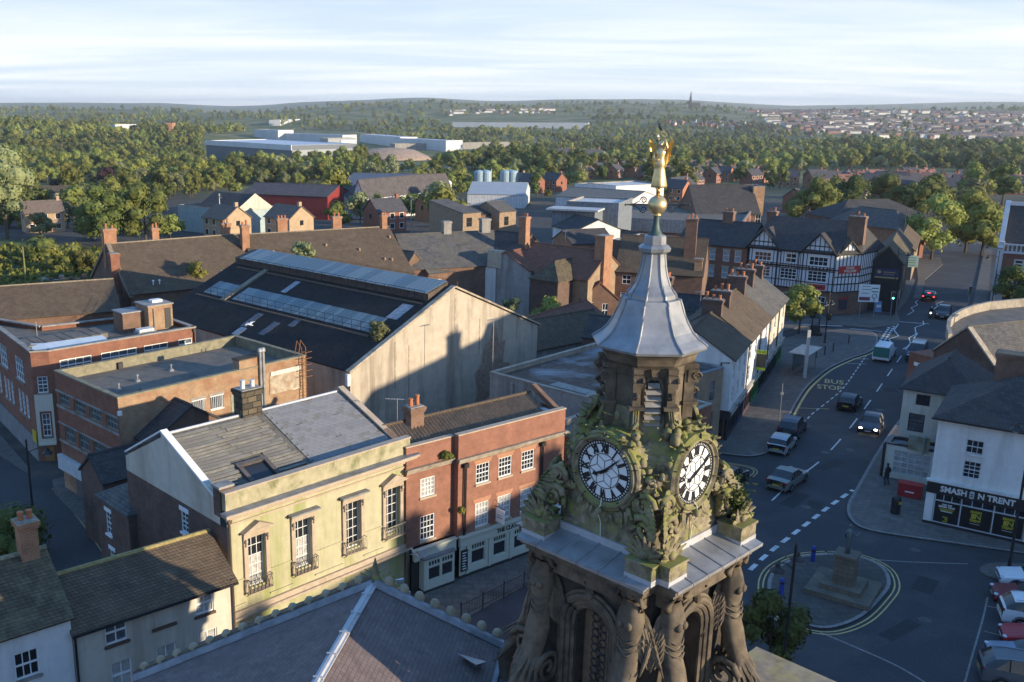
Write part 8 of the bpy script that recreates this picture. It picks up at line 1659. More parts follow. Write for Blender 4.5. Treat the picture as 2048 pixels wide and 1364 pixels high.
estate([(1100, 352), (1330, 340), (1500, 352), (1560, 372), (1460, 372), (1390, 366), (1300, 362), (1180, 362)], 15, [0, 0, 1, 1, 2, 4], (35, 125, 60), 'on the estate beyond the spire', 'on the estate beyond the spire', 80, .95)
estate([(1560, 374), (1860, 360), (2060, 372), (2060, 392), (1960, 404), (1700, 386)], 15, [0, 1, 2, 3, 8, 8, 6], (30, 110, 80), 'on the estate at the right', 'on the estate at the right', 70, .9)
estate([(340, 486), (340, 458), (500, 466), (760, 455), (790, 440), (905, 436), (905, 452), (780, 470), (500, 490)], 14, [1, 3, 3, 2, 0], (60, 140), 'behind the tiled hall', 'behind the tiled hall', 22, .7)
estate([(890, 402), (1100, 404), (1100, 372), (1060, 372), (960, 386)], 15, [1, 2, 3, 4], (50, 140), 'by the blue roofed works', 'by the blue roofed works', 12, .6)
estate([(1260, 402), (1390, 420), (1390, 372), (1270, 366)], 15, [0, 1, 2, 4], (40, 130), 'left of the chapel', 'left of the chapel', 12, .7)
estate([(1545, 430), (1720, 432), (1720, 405), (1560, 396)], 15, [1, 2, 3, 5], (40, 130), 'right of the chapel', 'right of the chapel', 14, .7)
estate([(20, 478), (160, 470), (150, 450), (30, 455)], 16, [3, 3, 0], (60, 150), 'among the trees at the left', 'among the trees at the left', 5, .8)
for pa, k_, az, lab in (((1120, 330), 2, 75, 'large brick block left of the pair in the middle distance'), ((1172, 333), 2, 75, 'large brick block right of the pair in the middle distance')):
 p = G(*pa); o = inst('brick_block', HM[k_], None, p, math.radians(90 - az), sc=(1.7, 1.9, 1.8)); tag(o, lab, 'building')
estate([(1310, 245), (1500, 246), (1640, 276), (1500, 262), (1330, 252)], 22, [0, 0, 1, 5], (35, 120), 'on the hillside below the church spire', 'on the hillside below the church spire', 40, .8)
estate([(1490, 222), (1700, 222), (1860, 224), (2060, 228), (2060, 288), (1900, 284), (1640, 268), (1560, 250)], 30, [6, 6, 7, 7, 1, 5], (78, 84), 'on the far right hillside', 'on the far right hillside', 90, .8)
estate([(880, 232), (1120, 226), (1120, 218), (880, 222)], 40, [5, 1, 7], (80,), 'on the far ridge', 'on the far ridge', 10, .5)
for k_ in sorted({p[5] for p in far_houses}): scatter('far_housing', [p[:5] for p in far_houses if p[5] == k_], [HM[k_]], [1])
# church with its spire on the ridge
p = G(1380, 216); d_ = p.length
t = Thing('church', 'dark stone church with a tall thin spire on the far wooded ridge', 'church', (p.x, p.y), 90, None, p.z); hs = (216 - 184) / FPX * p.y
q = MB(); q.cbox(0, 0, -6, 7, 7, hs * .42 + 6); t.part('tower', q, stone_dark); q = MB(); q.lathe([(4.4, hs * .42), (.3, hs * 1.02)], 8); t.part('spire', q, stone_dark); q = MB(); q.box(3, -6, -6, 30, 6, 10); q.add([(3, -6.5, 10), (30, -6.5, 10), (30, 0, 17), (3, 0, 17), (3, 6.5, 10), (30, 6.5, 10)], [(0, 1, 2, 3), (3, 2, 5, 4), (1, 5, 2), (0, 3, 4)]); t.part('nave', q, stone_dark)
p = G(778, 318); mb = MB(); mb.lathe([(48, -3), (40, 3), (26, 9.5), (12, 11), (3, 11.5)], 20, sy=.7); o = mb.build('spoil_heap', M('bare_earth', (.33, .24, .18), .95, scale=.3, var=.2), None, True); o.location = p; tag(o, 'bare pinkish earth mound on the open ground by the trading estate', 'mound')
# ---------------- cars, people and street furniture ----------------
tyre = plain('tyre', (.015, .015, .016), .8); rimm = plain('wheel_rim', (.30, .31, .32), .35, .7); cg = plain('car_glass', (.012, .016, .02), .06, 0, .7); head_l = plain('headlight_glass', (.55, .57, .58), .15); tail_l = plain('tail_light', (.25, .01, .01), .25); plate_w = plain('white_plate', (.6, .6, .58), .5); plate_y = plain('yellow_plate', (.55, .42, .04), .5)
lit_head = plain('lit_headlight', (.8, .8, .75), .2, emit=(1, .93, .8), es=9); lit_tail = plain('lit_brake_light', (.4, .01, .01), .3, emit=(1, .05, .04), es=5)
KIND = {  # length, half width, stations: x from the front, bonnet/belt z, roof z (None = no cabin), roof half width
 'hatch': (4.1, .88, [(0, .30, .52), (.04, .55, .66), (.25, .68, .74), (1.0, .84, .92), (1.12, .88, .96), (1.75, .90, 1.40), (2.2, .92, 1.48), (3.0, .94, 1.46), (3.55, .96, 1.36), (3.95, .95, 1.02), (4.06, .90, .96), (4.10, .40, .6)]),
 'sedan': (4.7, .90, [(0, .30, .50), (.04, .52, .62), (.3, .68, .74), (1.2, .82, .90), (1.32, .86, .94), (2.1, .89, 1.36), (2.6, .90, 1.43), (3.2, .91, 1.40), (3.95, .93, 1.02), (4.1, .94, 1.0), (4.62, .92, .97), (4.70, .42, .6)]),
 'suv': (4.5, .93, [(0, .34, .60), (.04, .62, .80), (.25, .82, .92), (1.0, .98, 1.06), (1.12, 1.0, 1.10), (1.75, 1.02, 1.56), (2.2, 1.03, 1.66), (3.3, 1.05, 1.64), (3.95, 1.07, 1.54), (4.36, 1.06, 1.16), (4.46, .98, 1.05), (4.50, .46, .7)]),
 'van': (4.9, .97, [(0, .36, .62), (.05, .66, .84), (.3, .86, .98), (.7, 1.0, 1.12), (.8, 1.04, 1.16), (1.45, 1.1, 1.75), (1.75, 1.12, 1.92), (3.2, 1.14, 1.93), (4.6, 1.14, 1.92), (4.84, 1.12, 1.86), (4.88, 1.0, 1.15), (4.90, .42, .7)])}
def make_car(label, paint, kind, px, heading, lights=None, group=None, name='parked_car', panel=False, roofc=None, plate=plate_w, at=None):
 L_, hw, st = KIND[kind]; p = at or P(*px, 0); o = empty(name, label, 'van' if kind == 'van' else 'car', (p.x, p.y, 0), math.radians(90 - heading), group)
 # local x points along the heading, the front at +L/2
 X = lambda x: L_ / 2 - x; n = len(st); body = MB(); glassb = MB(); rows = []
 for i, (x, zb, zr) in enumerate(st):
  end = 0 if i in (0, n - 1) else 1; nar = .80 if i in (0, n - 1) else .9 if i in (1, n - 2) else .97 if i in (2, n - 3) else 1.0; w_ = hw * nar
  cab = zr - zb > .16; rw = w_ * (.76 if cab else .80)
  zs = .20 if end else .32
  rows.append([(X(x), w_ * .90, zs), (X(x), w_, zs + .16), (X(x), w_ * 1.0, (zb + zs) / 2 + .08), (X(x), w_ * .955, zb), (X(x), rw, zr - (.03 if cab else .02)), (X(x), rw * .5, zr), (X(x), 0, zr + .005)])
 full = [r + [(a, -b, c) for a, b, c in r[-2::-1]] for r in rows]; m = len(full[0]); vs = [v for r in full for v in r]
 for i in range(n - 1):
  c0 = st[i][2] - st[i][1] > .16; c1 = st[i + 1][2] - st[i + 1][1] > .16
  for j in range(m - 1):
   f = (i * m + j, (i + 1) * m + j, (i + 1) * m + j + 1, i * m + j + 1); gl = False
   if c0 or c1:
    if j in (3, m - 5): gl = not panel or i < 6
    if not (c0 and c1) and 3 < j < m - 5 and not (panel and i > 6): gl = True
    if c0 and c1 and 3 < j < m - 5 and abs(st[i + 1][2] - st[i][2]) / (st[i + 1][0] - st[i][0]) > .25 and not (panel and i > 6): gl = True
   (glassb if gl else body).F.append(f); (glassb if gl else body).I.append(0)
 body.V = vs; body.F += [tuple(range(m))[::-1], tuple(range((n - 1) * m, n * m))]; body.I += [0, 0]
 # arches hidden by dark wheel wells
 bo = body.build('body', paint, o); used = sorted({i for f in glassb.F for i in f}); mp = {a: b for b, a in enumerate(used)}; g2 = MB(); g2.V = [vs[i] for i in used]; g2.F = [[mp[i] for i in f] for f in glassb.F]; g2.I = [0] * len(g2.F); g2.build('windows', cg, o)
 for ob in (bo,):
  md = ob.modifiers.new('soft', 'BEVEL'); md.width = .035; md.segments = 2; md.limit_method = 'ANGLE'; md.angle_limit = math.radians(35)
 q = MB()   # window pillars
 for i in (5, 7):
  for s_ in (0, 1):
   a, b = rows[i][3], rows[i][4]; y = (1, -1)[s_]; q.tube([(a[0], a[1] * y * 1.004, a[2]), (b[0], b[1] * y * 1.004, b[2])], .035, 4, False)
 q.build('pillars', plain('pillar_black', (.02, .02, .022), .4) if not panel else paint, o)
 wr = .33 if kind in ('suv', 'van') else .305
 for x in (.19 * L_, .80 * L_):
  for s_ in (-1, 1):
   q = MB(); q.lathe([(wr * .62, -.1), (wr * .95, -.1), (wr, -.06), (wr, .08), (wr * .95, .11), (wr * .62, .1)], 16); q.xf(Matrix.Translation((X(x), s_ * (hw - .06), wr)) @ Matrix.Rotation(-s_ * math.pi / 2, 4, 'X')); w_ = q.build('wheel', tyre, o)
   q = MB(); q.lathe([(wr * .64, .085), (wr * .55, .1), (.02, .115)], 10); q.xf(Matrix.Translation((X(x), s_ * (hw - .06), wr)) @ Matrix.Rotation(-s_ * math.pi / 2, 4, 'X')); q.build('rim', rimm, w_)
   q = MB(); ar = wr + .06; q.tube([(X(x) + ar * math.cos(a), s_ * (hw * .995), wr + ar * math.sin(a)) for a in [math.pi * i / 8 for i in range(9)]], .04, 4); q.build('wheel_arch', plain('pillar_black', (.02, .02, .022), .4), o)
 zl = st[2][1] - .04; zt = st[-3][1] - .10
 for s_ in (-1, 1):
  q = MB(); q.ball(X(.12), s_ * hw * .70, zl - .02, .15, .17, .075, 8, 6); q.build('headlight', lit_head if lights == 'head' else head_l, o)
  q = MB(); q.ball(X(L_ - .09), s_ * hw * .78, zt, .08, .13, .10, 8, 6); q.build('tail_light', lit_tail if lights == 'brake' else tail_l, o)
  q = MB(); q.ball(X(st[4][0] + .35), s_ * (hw + .06), st[4][1] + .03, .07, .1, .06, 6, 4); q.build('mirror', paint, o)
 q = MB(); q.box(X(L_) - .012, -.26, .55 if kind != 'van' else .6, X(L_ - .06), .26, .67); q.build('number_plate', plate_y, o); q = MB(); q.box(X(.05), -.26, .38, X(0) + .012, .26, .49); q.build('number_plate', plate_w, o)
 q = MB(); q.box(X(.06), -.45, .50, X(0) + .006, .45, .60); q.build('grille', black_paint, o)
 if kind == 'suv' and lights != 'head':
  for s_ in (-1, 1): q = MB(); q.tube([(X(1.9), s_ * .62, 1.68), (X(3.9), s_ * .64, 1.62)], .022, 4); q.build('roof_rail', rimm, o)
 if lights == 'brake': q = MB(); q.box(X(st[-4][0] + .05), -.2, st[-4][2] - .03, X(st[-4][0]), .2, st[-4][2] + .03); q.build('brake_light', lit_tail, o)
 if roofc: q = MB(); q.slab([(X(st[7][0]), -hw * .68, st[7][2] + .012), (X(st[7][0]), hw * .68, st[7][2] + .012), (X(st[6][0]), hw * .68, st[6][2] + .012), (X(st[6][0]), -hw * .68, st[6][2] + .012)], .01); q.build('roof_panel', roofc, o)
 return o
cp = lambda n, c, r=.28, m=.0: plain(n, c, r, m, .6)
hd = lambda a, b: math.degrees(math.atan2((P(*b) - P(*a)).x, (P(*b) - P(*a)).y))
ra = hd((1588, 960), (1745, 795)); rb = hd((1745, 795), (1840, 660)); rc = hd((1840, 660), (1900, 560))
blackp, navy, silver, greyp, redp, dred, whitep, bluep = cp('paint_black', (.012, .012, .015)), cp('paint_navy', (.015, .02, .045)), cp('paint_silver', (.38, .39, .40), .3, .3), cp('paint_grey', (.13, .14, .15), .3, .3), cp('paint_red', (.36, .012, .02)), cp('paint_dark_red', (.16, .014, .02)), cp('paint_white', (.72, .73, .74)), cp('paint_steel_blue', (.20, .25, .33), .3, .3)
make_car('black car far up the street with its red brake lights glowing', blackp, 'hatch', (1858, 600), rc, 'brake', None, 'driving_car', roofc=silver)
make_car('black car waiting at the crossing and facing down the street', blackp, 'suv', (1886, 634), rc + 180, None, None, 'driving_car', roofc=silver)
make_car('white van with green rear doors driving away past the bus stop', whitep, 'van', (1767, 716), rb, None, None, 'delivery_van', True)
make_car('dark blue van with a pale roof coming down the street by the brick wing', cp('paint_van_blue', (.06, .08, .13)), 'van', (1833, 716), rb + 180, None, None, 'delivery_van', True, roofc=silver)
make_car('black hatchback driving away in the middle of the street', blackp, 'hatch', (1698, 814), ra - 2, None, None, 'driving_car')
make_car('dark car with lit headlights coming down the street', navy, 'hatch', (1741, 859), ra + 176, 'head', None, 'driving_car')
make_car('dark blue car parked at the kerb in front of the white shop row', navy, 'suv', (1583, 866), ra - 4, None, None, 'parked_car')
make_car('silver hatchback parked behind the dark blue car at the kerb', silver, 'hatch', (1563, 898), ra - 2, None, None, 'parked_car')
make_car('grey saloon driving up the street right of the clock dial', cp('paint_pewter', (.20, .215, .20), .3, .3), 'sedan', (1574, 968), ra + 6, None, None, 'driving_car')
make_car('black car half hidden behind the mossy corner of the clock tower', blackp, 'hatch', (1458, 966), ra + 4, None, None, 'driving_car')
k0 = hd((1970, 1212), (2048, 1225))
def parked(label, paint, kind, nose, rev, lights=None):
 a = P(*nose, 0); v = Vector((math.sin(math.radians(k0)), math.cos(math.radians(k0)), 0)); c = a + v * (KIND[kind][0] / 2); make_car(label, paint, kind, None, k0 if rev else k0 + 180, None, 'cars parked in bays on the market place', 'parked_car', at=c)
parked('white car parked nose out, farthest in the row at the right edge', whitep, 'sedan', (1993, 1162), False)
parked('dark red car parked nose out between the two white ones', dred, 'sedan', (1981, 1196), False)
parked('white off-roader parked tail out in the row at the right edge', whitep, 'suv', (1996, 1236), True)
parked('bright red car parked nose out below the white off-roader', redp, 'hatch', (1998, 1280), False)
parked('steel blue car parked nose out below the bright red one', bluep, 'sedan', (1970, 1316), False)
parked('dark grey estate with roof rails, nearest in the parked row', greyp, 'suv', (1954, 1352), True)
# green rear of the white van
v = [o for o in COL.objects if o.name.startswith('delivery_van')][0]; q = MB(); q.box(-2.47, -.86, .62, -2.43, .86, 1.78); q.build('rear_doors', cp('paint_green', (.05, .20, .17)), v)
# motorbike and rider waiting at the line
def person(name, label, p, rz, coat, legs, pose='walk', group=None):
 o = empty(name, label, 'person', p, rz, group); me = bpy.data.meshes.new('body'); J = {}
 if pose == 'walk': pts = [('pel', (0, 0, .95), .13), ('wst', (0, 0, 1.08), .125), ('chs', (0, .02, 1.33), .155), ('nek', (0, .02, 1.52), .06), ('hd0', (0, .04, 1.60), .085), ('hd1', (0, .05, 1.72), .09), ('hpl', (-.1, 0, .90), .095), ('knl', (-.11, .12, .50), .065), ('anl', (-.11, -.05, .09), .045), ('tol', (-.12, .10, .04), .04), ('hpr', (.1, 0, .90), .095), ('knr', (.11, .02, .49), .065), ('anr', (.11, -.16, .12), .045), ('tor', (.12, -.02, .04), .04), ('shl', (-.2, .01, 1.44), .065), ('ell', (-.27, -.06, 1.16), .05), ('hal', (-.26, .08, .93), .038), ('shr', (.2, .01, 1.44), .065), ('elr', (.27, -.05, 1.16), .05), ('har', (.27, .1, .95), .038)]
 else: pts = [('pel', (0, -.1, .85), .14), ('wst', (0, -.06, 1.0), .13), ('chs', (0, .06, 1.24), .16), ('nek', (0, .12, 1.40), .06), ('hd0', (0, .15, 1.48), .1), ('hd1', (0, .16, 1.60), .11), ('hpl', (-.12, -.06, .82), .1), ('knl', (-.24, .3, .60), .07), ('anl', (-.24, .12, .2), .05), ('tol', (-.25, .28, .12), .045), ('hpr', (.12, -.06, .82), .1), ('knr', (.24, .3, .60), .07), ('anr', (.24, .12, .2), .05), ('tor', (.25, .28, .12), .045), ('shl', (-.2, .07, 1.33), .07), ('ell', (-.3, .25, 1.08), .055), ('hal', (-.28, .52, 1.0), .042), ('shr', (.2, .07, 1.33), .07), ('elr', (.3, .25, 1.08), .055), ('har', (.28, .52, 1.0), .042)]
 ix = {n: i for i, (n, _, _) in enumerate(pts)}; ed = [('pel', 'wst'), ('wst', 'chs'), ('chs', 'nek'), ('nek', 'hd0'), ('hd0', 'hd1'), ('pel', 'hpl'), ('hpl', 'knl'), ('knl', 'anl'), ('anl', 'tol'), ('pel', 'hpr'), ('hpr', 'knr'), ('knr', 'anr'), ('anr', 'tor'), ('chs', 'shl'), ('shl', 'ell'), ('ell', 'hal'), ('chs', 'shr'), ('shr', 'elr'), ('elr', 'har')]
 me.from_pydata([p_ for _, p_, _ in pts], [(ix[a], ix[b]) for a, b in ed], []); b = bpy.data.objects.new('body', me); COL.objects.link(b); b.parent = o
 md = b.modifiers.new('skin', 'SKIN'); sk = me.skin_vertices[0].data if me.skin_vertices else None
 if sk is None:
  bpy.context.view_layer.update(); sk = me.skin_vertices[0].data if me.skin_vertices else None
 if sk is not None:
  for i, (_, _, r) in enumerate(pts): sk[i].radius = (r, r)
  sk[0].use_root = True
 b.modifiers.new('sub', 'SUBSURF').render_levels = 1
 for m in (coat,): me.materials.append(m)
 q = MB(); hx = ix['hd1']; c = pts[hx][1]; q.ball(c[0], c[1] + .02, c[2] - .03, .085, .1, .115, 10, 8); q.ball(c[0], c[1] + .115, c[2] - .05, .018, .025, .025, 6, 4); q.build('face', plain('skin', (.45, .26, .19), .6), o); q = MB(); q.ball(c[0], c[1] - .01, c[2] + .01, .098, .105, .10, 10, 8); q.build('hair', plain('hair_dark', (.03, .022, .018), .7) if pose == 'walk' else plain('helmet', (.5, .5, .5), .3), o)
 for s_, nm in ((-1, 'hal'), (1, 'har')):
  c = pts[ix[nm]][1]; q = MB(); q.ball(c[0], c[1] + .01, c[2] - .05, .03, .045, .06, 8, 6)
  for f in range(4): q.tube([(c[0] - s_ * .01 + .0, c[1] + .03 - .018 * f, c[2] - .08), (c[0] - s_ * .02, c[1] + .035 - .018 * f, c[2] - .13 + .008 * abs(f - 1)), (c[0] - s_ * .035, c[1] + .035 - .018 * f, c[2] - .15)], [.011, .01, .007], 5)
  q.tube([(c[0], c[1] + .04, c[2] - .03), (c[0] - s_ * .02, c[1] + .075, c[2] - .08)], [.012, .008], 5); q.build('hand', plain('skin', (.45, .26, .19), .6), o)
 q = MB()
 if pose == 'walk': q.lathe([(.18, .86), (.185, 1.0), (.17, 1.12), (.2, 1.34), (.16, 1.46), (.09, 1.52)], 12, (0, .01), sy=.72); q.build('jacket', coat, o); q = MB(); [q.tube([pts[ix['hp' + s]][1], pts[ix['kn' + s]][1], pts[ix['an' + s]][1]], [.105, .08, .07], 8) for s in 'lr']; q.build('trousers', legs, o)
 return o
pp = P(1772, 970, .12); person('person', 'person in dark jacket and dark trousers walking on the pavement by the burger shop', pp, math.radians(20), plain('dark_jacket', (.02, .02, .025), .8), plain('dark_jeans', (.025, .03, .05), .8))
bp = P(1861, 636, 0); o = empty('motorcycle', 'motorcycle waiting with its rider at the crossing line', 'motorcycle', bp, math.radians(90 - rc - 180 - 90))
for y in (-.68, .72):
 q = MB(); q.lathe([(.2, -.06), (.29, -.06), (.31, 0), (.29, .06), (.2, .06)], 14); q.xf(Matrix.Translation((0, y, .31)) @ Matrix.Rotation(math.pi / 2, 4, 'Y')); q.build('wheel', tyre, o)
q = MB(); q.tube([(0, -.7, .6), (0, -.3, .78), (0, .1, .85), (0, .4, .85), (0, .6, .6)], [.1, .14, .17, .17, .06], 8); q.build('body', blackp, o); q = MB(); q.tube([(-.33, .5, 1.02), (0, .52, 1.0), (.33, .5, 1.02)], .02, 5); q.tube([(0, .52, 1.0), (0, .72, .31)], .035, 5); q.build('handlebar', iron, o); q = MB(); q.ball(0, .66, .85, .1, .08, .1, 8, 6); q.build('headlight', lit_head, o)
person('person', 'rider in a light helmet and dark clothes on the motorcycle', bp, math.radians(90 - rc - 180 - 90), plain('dark_jacket', (.02, .02, .025), .8), iron, 'ride')
# lamp posts
def lamp_post(label, base, h, arms, post=iron, stay=True, drop=.5):
 o = empty('street_lamp', label, 'street lamp', base, 0, None); q = MB(); q.tube([(0, 0, -.1), (0, 0, 1.2), (0, 0, 1.25), (0, 0, h)], [.11, .11, .085, .065], 8); q.lathe([(.16, 0), (.16, .25), (.11, .35)], 8); q.lathe([(.07, h), (.1, h + .05), (.03, h + .2)], 8); q.build('post', post, o)
 for dx, dy, ha in arms:
  q = MB(); q.tube([(0, 0, ha - .25), (dx * .5, dy * .5, ha + .05), (dx, dy, ha + .08)], .035, 6)
  if stay: q.tube([(0, 0, h - .1), (dx * .9, dy * .9, ha + .1)], .015, 4)
  a = q.build('arm', post, o); q = MB(); q.lathe([(.04, ha + .08), (.12, ha), (.14, ha - .14), (.17, ha - .18), (.34, ha - .34), (.36, ha - .40), (.30, ha - .40)], 14, (dx, dy)); q.build('lamp_shade', iron, a); q = MB(); q.ball(dx, dy, ha - .42, .19, .19, .16, 10, 6); q.build('globe', plain('lamp_globe', (.5, .5, .48), .15), a)
 return o
pb = P(1561, 1377, 0); w1 = lambda px, py, z, b: (P(px, py, z).x - b.x, P(px, py, z).y - b.y, z)
lamp_post('black two armed lamp post beside the traffic island', pb, 8.0, [(-.75, .1, 6.95), (.55, .95, 7.15)])
b2 = P(2016, 1147, 0); lamp_post('black lamp post rising past the burger bar front', b2, 10.8, [(-.85, .2, 10.0), (.85, -.2, 10.0)])
b3 = P(68, 1044, 0); lamp_post('lamp post with a pale bracket in the dark side street', b3, 6.1, [(1.35, .2, 5.55)], iron, False)
lamp_post('lamp post on the paved corner in front of the timbered pub', P(1649, 686, .1), 6.3, [(.5, .3, 5.4), (-.5, -.3, 5.4)], iron)
lamp_post('tall lamp post beside the black gable shop', P(1781, 630, .1), 9.6, [(1.6, .3, 8.9)], iron)
lamp_post('tall lamp post in front of the bargain store sign', P(1800, 523, 0), 10.2, [(2.6, .4, 9.6)], iron, False)
lamp_post('tall pale lamp column behind the slate houses', G(822, 476), 9.5, [(.3, 0, 9.2)], grey_paint, False)
lamp_post('pale lamp column in front of the cream bungalows', G(442, 470), 9.5, [(.3, 0, 9.2)], white_paint, False)
lamp_post('lamp column in front of the ornate bank', P(1983, 612, 0), 8.2, [(-1.4, .3, 7.6)], iron, False)
def signal(label, base, h, face, lit):
 o = empty('traffic_light', label, 'traffic light', base, face); q = MB(); q.tube([(0, 0, 0), (0, 0, h)], .06, 6); q.build('post', grey_paint, o); q = MB(); q.box(-.26, -.22, h - 1.1, .26, -.18, h + .1); q.build('backing_board', plain('signal_white', (.5, .5, .5), .5), o); q = MB(); q.box(-.2, -.4, h - 1.05, .2, -.225, h + .05); hbx = q.build('signal_head', iron, o)
 for i, (c, e) in enumerate((((.2, .01, .01), (1, .05, .05)), ((.2, .12, .01), (1, .6, .05)), ((.02, .2, .1), (.1, 1, .6)))):
  q = MB(); q.ball(0, -.4, h - .15 - .33 * i, .11, .05, .11, 8, 6); q.build('lens', plain('lens%d_%d' % (i, lit == i), c, .3, emit=e if lit == i else None, es=12), hbx)
signal('traffic light showing green beside the black gable shop', P(1780, 634, .1), 3.6, math.radians(-12), 2)
signal('second traffic light pole just right of the green one', P(1791, 628, .1), 3.4, math.radians(70), 9)
signal('traffic light with a white edged board on the right side of the street', P(1934, 622, .1), 3.6, math.radians(-20), 9)
# signs
o = empty('direction_sign', 'white road direction sign with a roundabout diagram on two posts', 'road sign', P(1732, 634, .1), math.radians(-10)); q = MB(); [q.tube([(x, 0, 0), (x, 0, 4.6)], .06, 6) for x in (-.95, .95)]; q.build('post', grey_paint, o); q = MB(); q.box(-1.35, -.1, 2.2, 1.35, -.062, 4.7); b = q.build('board', white_paint, o)
for x0, x1, z0, z1, m in ((-1.0, .1, 4.35, 4.45, grey_paint), (.3, 1.2, 4.1, 4.25, plain('sign_green', (.02, .2, .08), .5)), (-1.0, .3, 3.95, 4.05, grey_paint), (.3, 1.2, 3.6, 3.75, plain('sign_green', (.02, .2, .08), .5)), (-1.0, .0, 3.4, 3.5, grey_paint), (-1.25, .2, 2.4, 2.9, plain('sign_maroon', (.2, .05, .07), .5))): q = MB(); q.box(x0, -.112, z0, x1, -.101, z1); q.build('panel', m, b)
q = MB(); q.tube([(.75 + .3 * math.cos(a), -.11, 3.05 + .3 * math.sin(a)) for a in [2 * math.pi * i / 14 for i in range(15)]], .045, 4); q.tube([(.75, -.11, 2.75), (.75, -.11, 2.3)], .045, 4); q.build('roundabout_diagram', iron, b)
o = empty('route_sign', 'pale green and white direction sign farther up the pavement', 'road sign', P(1820, 562, .1), math.radians(-15)); q = MB(); q.tube([(0, 0, 0), (0, 0, 4.4)], .07, 6); q.build('post', grey_paint, o); q = MB(); q.box(-.9, -.1, 2.4, .9, -.06, 4.4); b = q.build('board', plain('sign_pale', (.4, .5, .45), .5), o)
for i in range(4): q = MB(); q.box(-.7, -.112, 2.7 + i * .42, .5, -.101, 2.82 + i * .42); q.build('panel', plain('sign_green', (.02, .2, .08), .5), b)
for (px_, py_), lab in (((1632, 715), 'black bollard nearest the bus shelter'), ((1649, 709), 'second black bollard from the bus shelter'), ((1666, 702), 'third black bollard from the bus shelter'), ((1697, 686), 'black bollard farthest from the bus shelter')):
 p = P(px_, py_, .12); o = empty('bollard', lab, 'bollard', p, 0, 'black bollards along the paved corner'); q = MB(); q.lathe([(.11, 0), (.1, .1), (.075, .15), (.07, .9), (.1, .93), (.1, .98), (.03, 1.05)], 10); q.build('shaft', iron, o)
for (px_, py_), lab in (((1562, 1188), 'blue bollard nearest the lamp post on the traffic island'), ((1625, 1122), 'blue bollard at the far edge of the traffic island')):
 p = P(px_, py_, .12); o = empty('bollard', lab, 'bollard', p, 0, 'blue bollards on the traffic island'); q = MB(); q.lathe([(.14, 0), (.14, .95), (.1, 1.05)], 10); q.build('shaft', plain('bollard_blue', (.02, .05, .30), .5), o); q = MB(); q.lathe([(.145, .7), (.145, .82)], 10); q.build('band', iron, o)
o = empty('bus_shelter', 'glass bus shelter with a flat roof on the wide pavement', 'bus shelter', P(1606, 752, .12), math.radians(90 - ra - 2)); q = MB()
for x in (0, 4.2):
 for y in (0, 1.3): q = MB(); q.tube([(x, y, 0), (x, y, 2.4)], .045, 6); q.build('post', grey_paint, o)
q = MB(); q.box(-.3, -.5, 2.4, 4.5, 1.7, 2.5); q.build('roof', M('shelter_roof', (.33, .34, .32), .5), o); q = MB(); q.box(0, 1.28, .3, 4.2, 1.31, 2.2); q.build('back_pane', plain('shelter_glass', (.12, .15, .16), .1), o); q = MB(); q.box(.3, .9, .45, 3.9, 1.2, .5); q.build('bench', wood, o)
o = empty('pylon_sign', 'tall thin white pylon standing by the bus shelter', 'sign', P(1609, 756, .12), math.radians(90 - ra + 30)); q = MB(); q.box(-.07, -.16, 0, .07, .16, 5.4); q.build('panel', M('pylon_white', (.5, .51, .5), .5, scale=1, var=.1), o)
o = empty('iron_kiosk', 'dark Victorian iron fountain with a domed top on the paved corner', 'fountain', P(1629, 669, .12), 0); q = MB(); q.lathe([(.95, 0), (.95, .3), (.7, .4), (.6, 1.2)], 8); [q.tube([(.6 * math.cos(a), .6 * math.sin(a), 1.2), (.6 * math.cos(a), .6 * math.sin(a), 2.3)], .07, 6) for a in [math.pi / 2 * i + .4 for i in range(4)]]; q.build('base', iron, o); q = MB(); q.lathe([(.85, 2.3), (.8, 2.45), (.5, 2.8), (.15, 3.0), (.08, 3.3), (.02, 3.5)], 12); q.build('dome', iron, o)
for (px_, py_), lab in (((1790, 1026), 'black litter bin with a yellow patch in front of the burger shop'), ((1657, 640), 'black litter bin in front of the timbered pub')):
 o = empty('litter_bin', lab, 'litter bin', P(px_, py_, .12), .3); q = MB(); q.lathe([(.30, 0), (.33, .1), (.33, .95), (.36, 1.0), (.3, 1.25), (.12, 1.38)], 12); q.build('body', iron, o); q = MB(); q.box(-.12, -.345, .8, .12, -.325, 1.0); q.build('label_patch', plain('bin_yellow', (.5, .4, .05), .5), o)
o = empty('red_box', 'red metal storage box against the cream shop window', 'box', P(1819, 992, .12), math.radians(90 - 126.6)); q = MB(); q.box(-.8, -.4, 0, .8, .4, 1.0); q.build('body', plain('box_red', (.34, .02, .025), .5), o); q = MB(); q.box(-.84, -.44, 1.0, .84, .44, 1.06); q.build('lid', plain('box_red2', (.42, .03, .03), .4), o); q = MB(); q.box(-.3, -.412, .4, .3, -.401, .5); q.build('emblem', white_paint, o)
o = empty('advert_board', 'light blue pavement board leaning by the black gable', 'sign', P(1755, 624, .12), -.1); q = MB(); q.slab([(-.45, -.2, 0), (.45, -.2, 0), (.45, 0, 1.6), (-.45, 0, 1.6)], .05); q.build('board', plain('board_blue', (.12, .25, .45), .5), o); q = MB(); q.box(-.3, -.16, .7, .3, -.11, 1.1); q.build('print', white_paint, o)
o = empty('sign_post', 'thin grey post on the wide pavement before the parked cars', 'post', P(1558, 842, .12), 0); q = MB(); q.tube([(0, 0, 0), (0, 0, 3.7)], .045, 6); q.build('shaft', grey_paint, o); q = MB(); q.box(-.15, -.06, 2.6, .15, -.05, 2.9); q.build('plate', grey_paint, o)
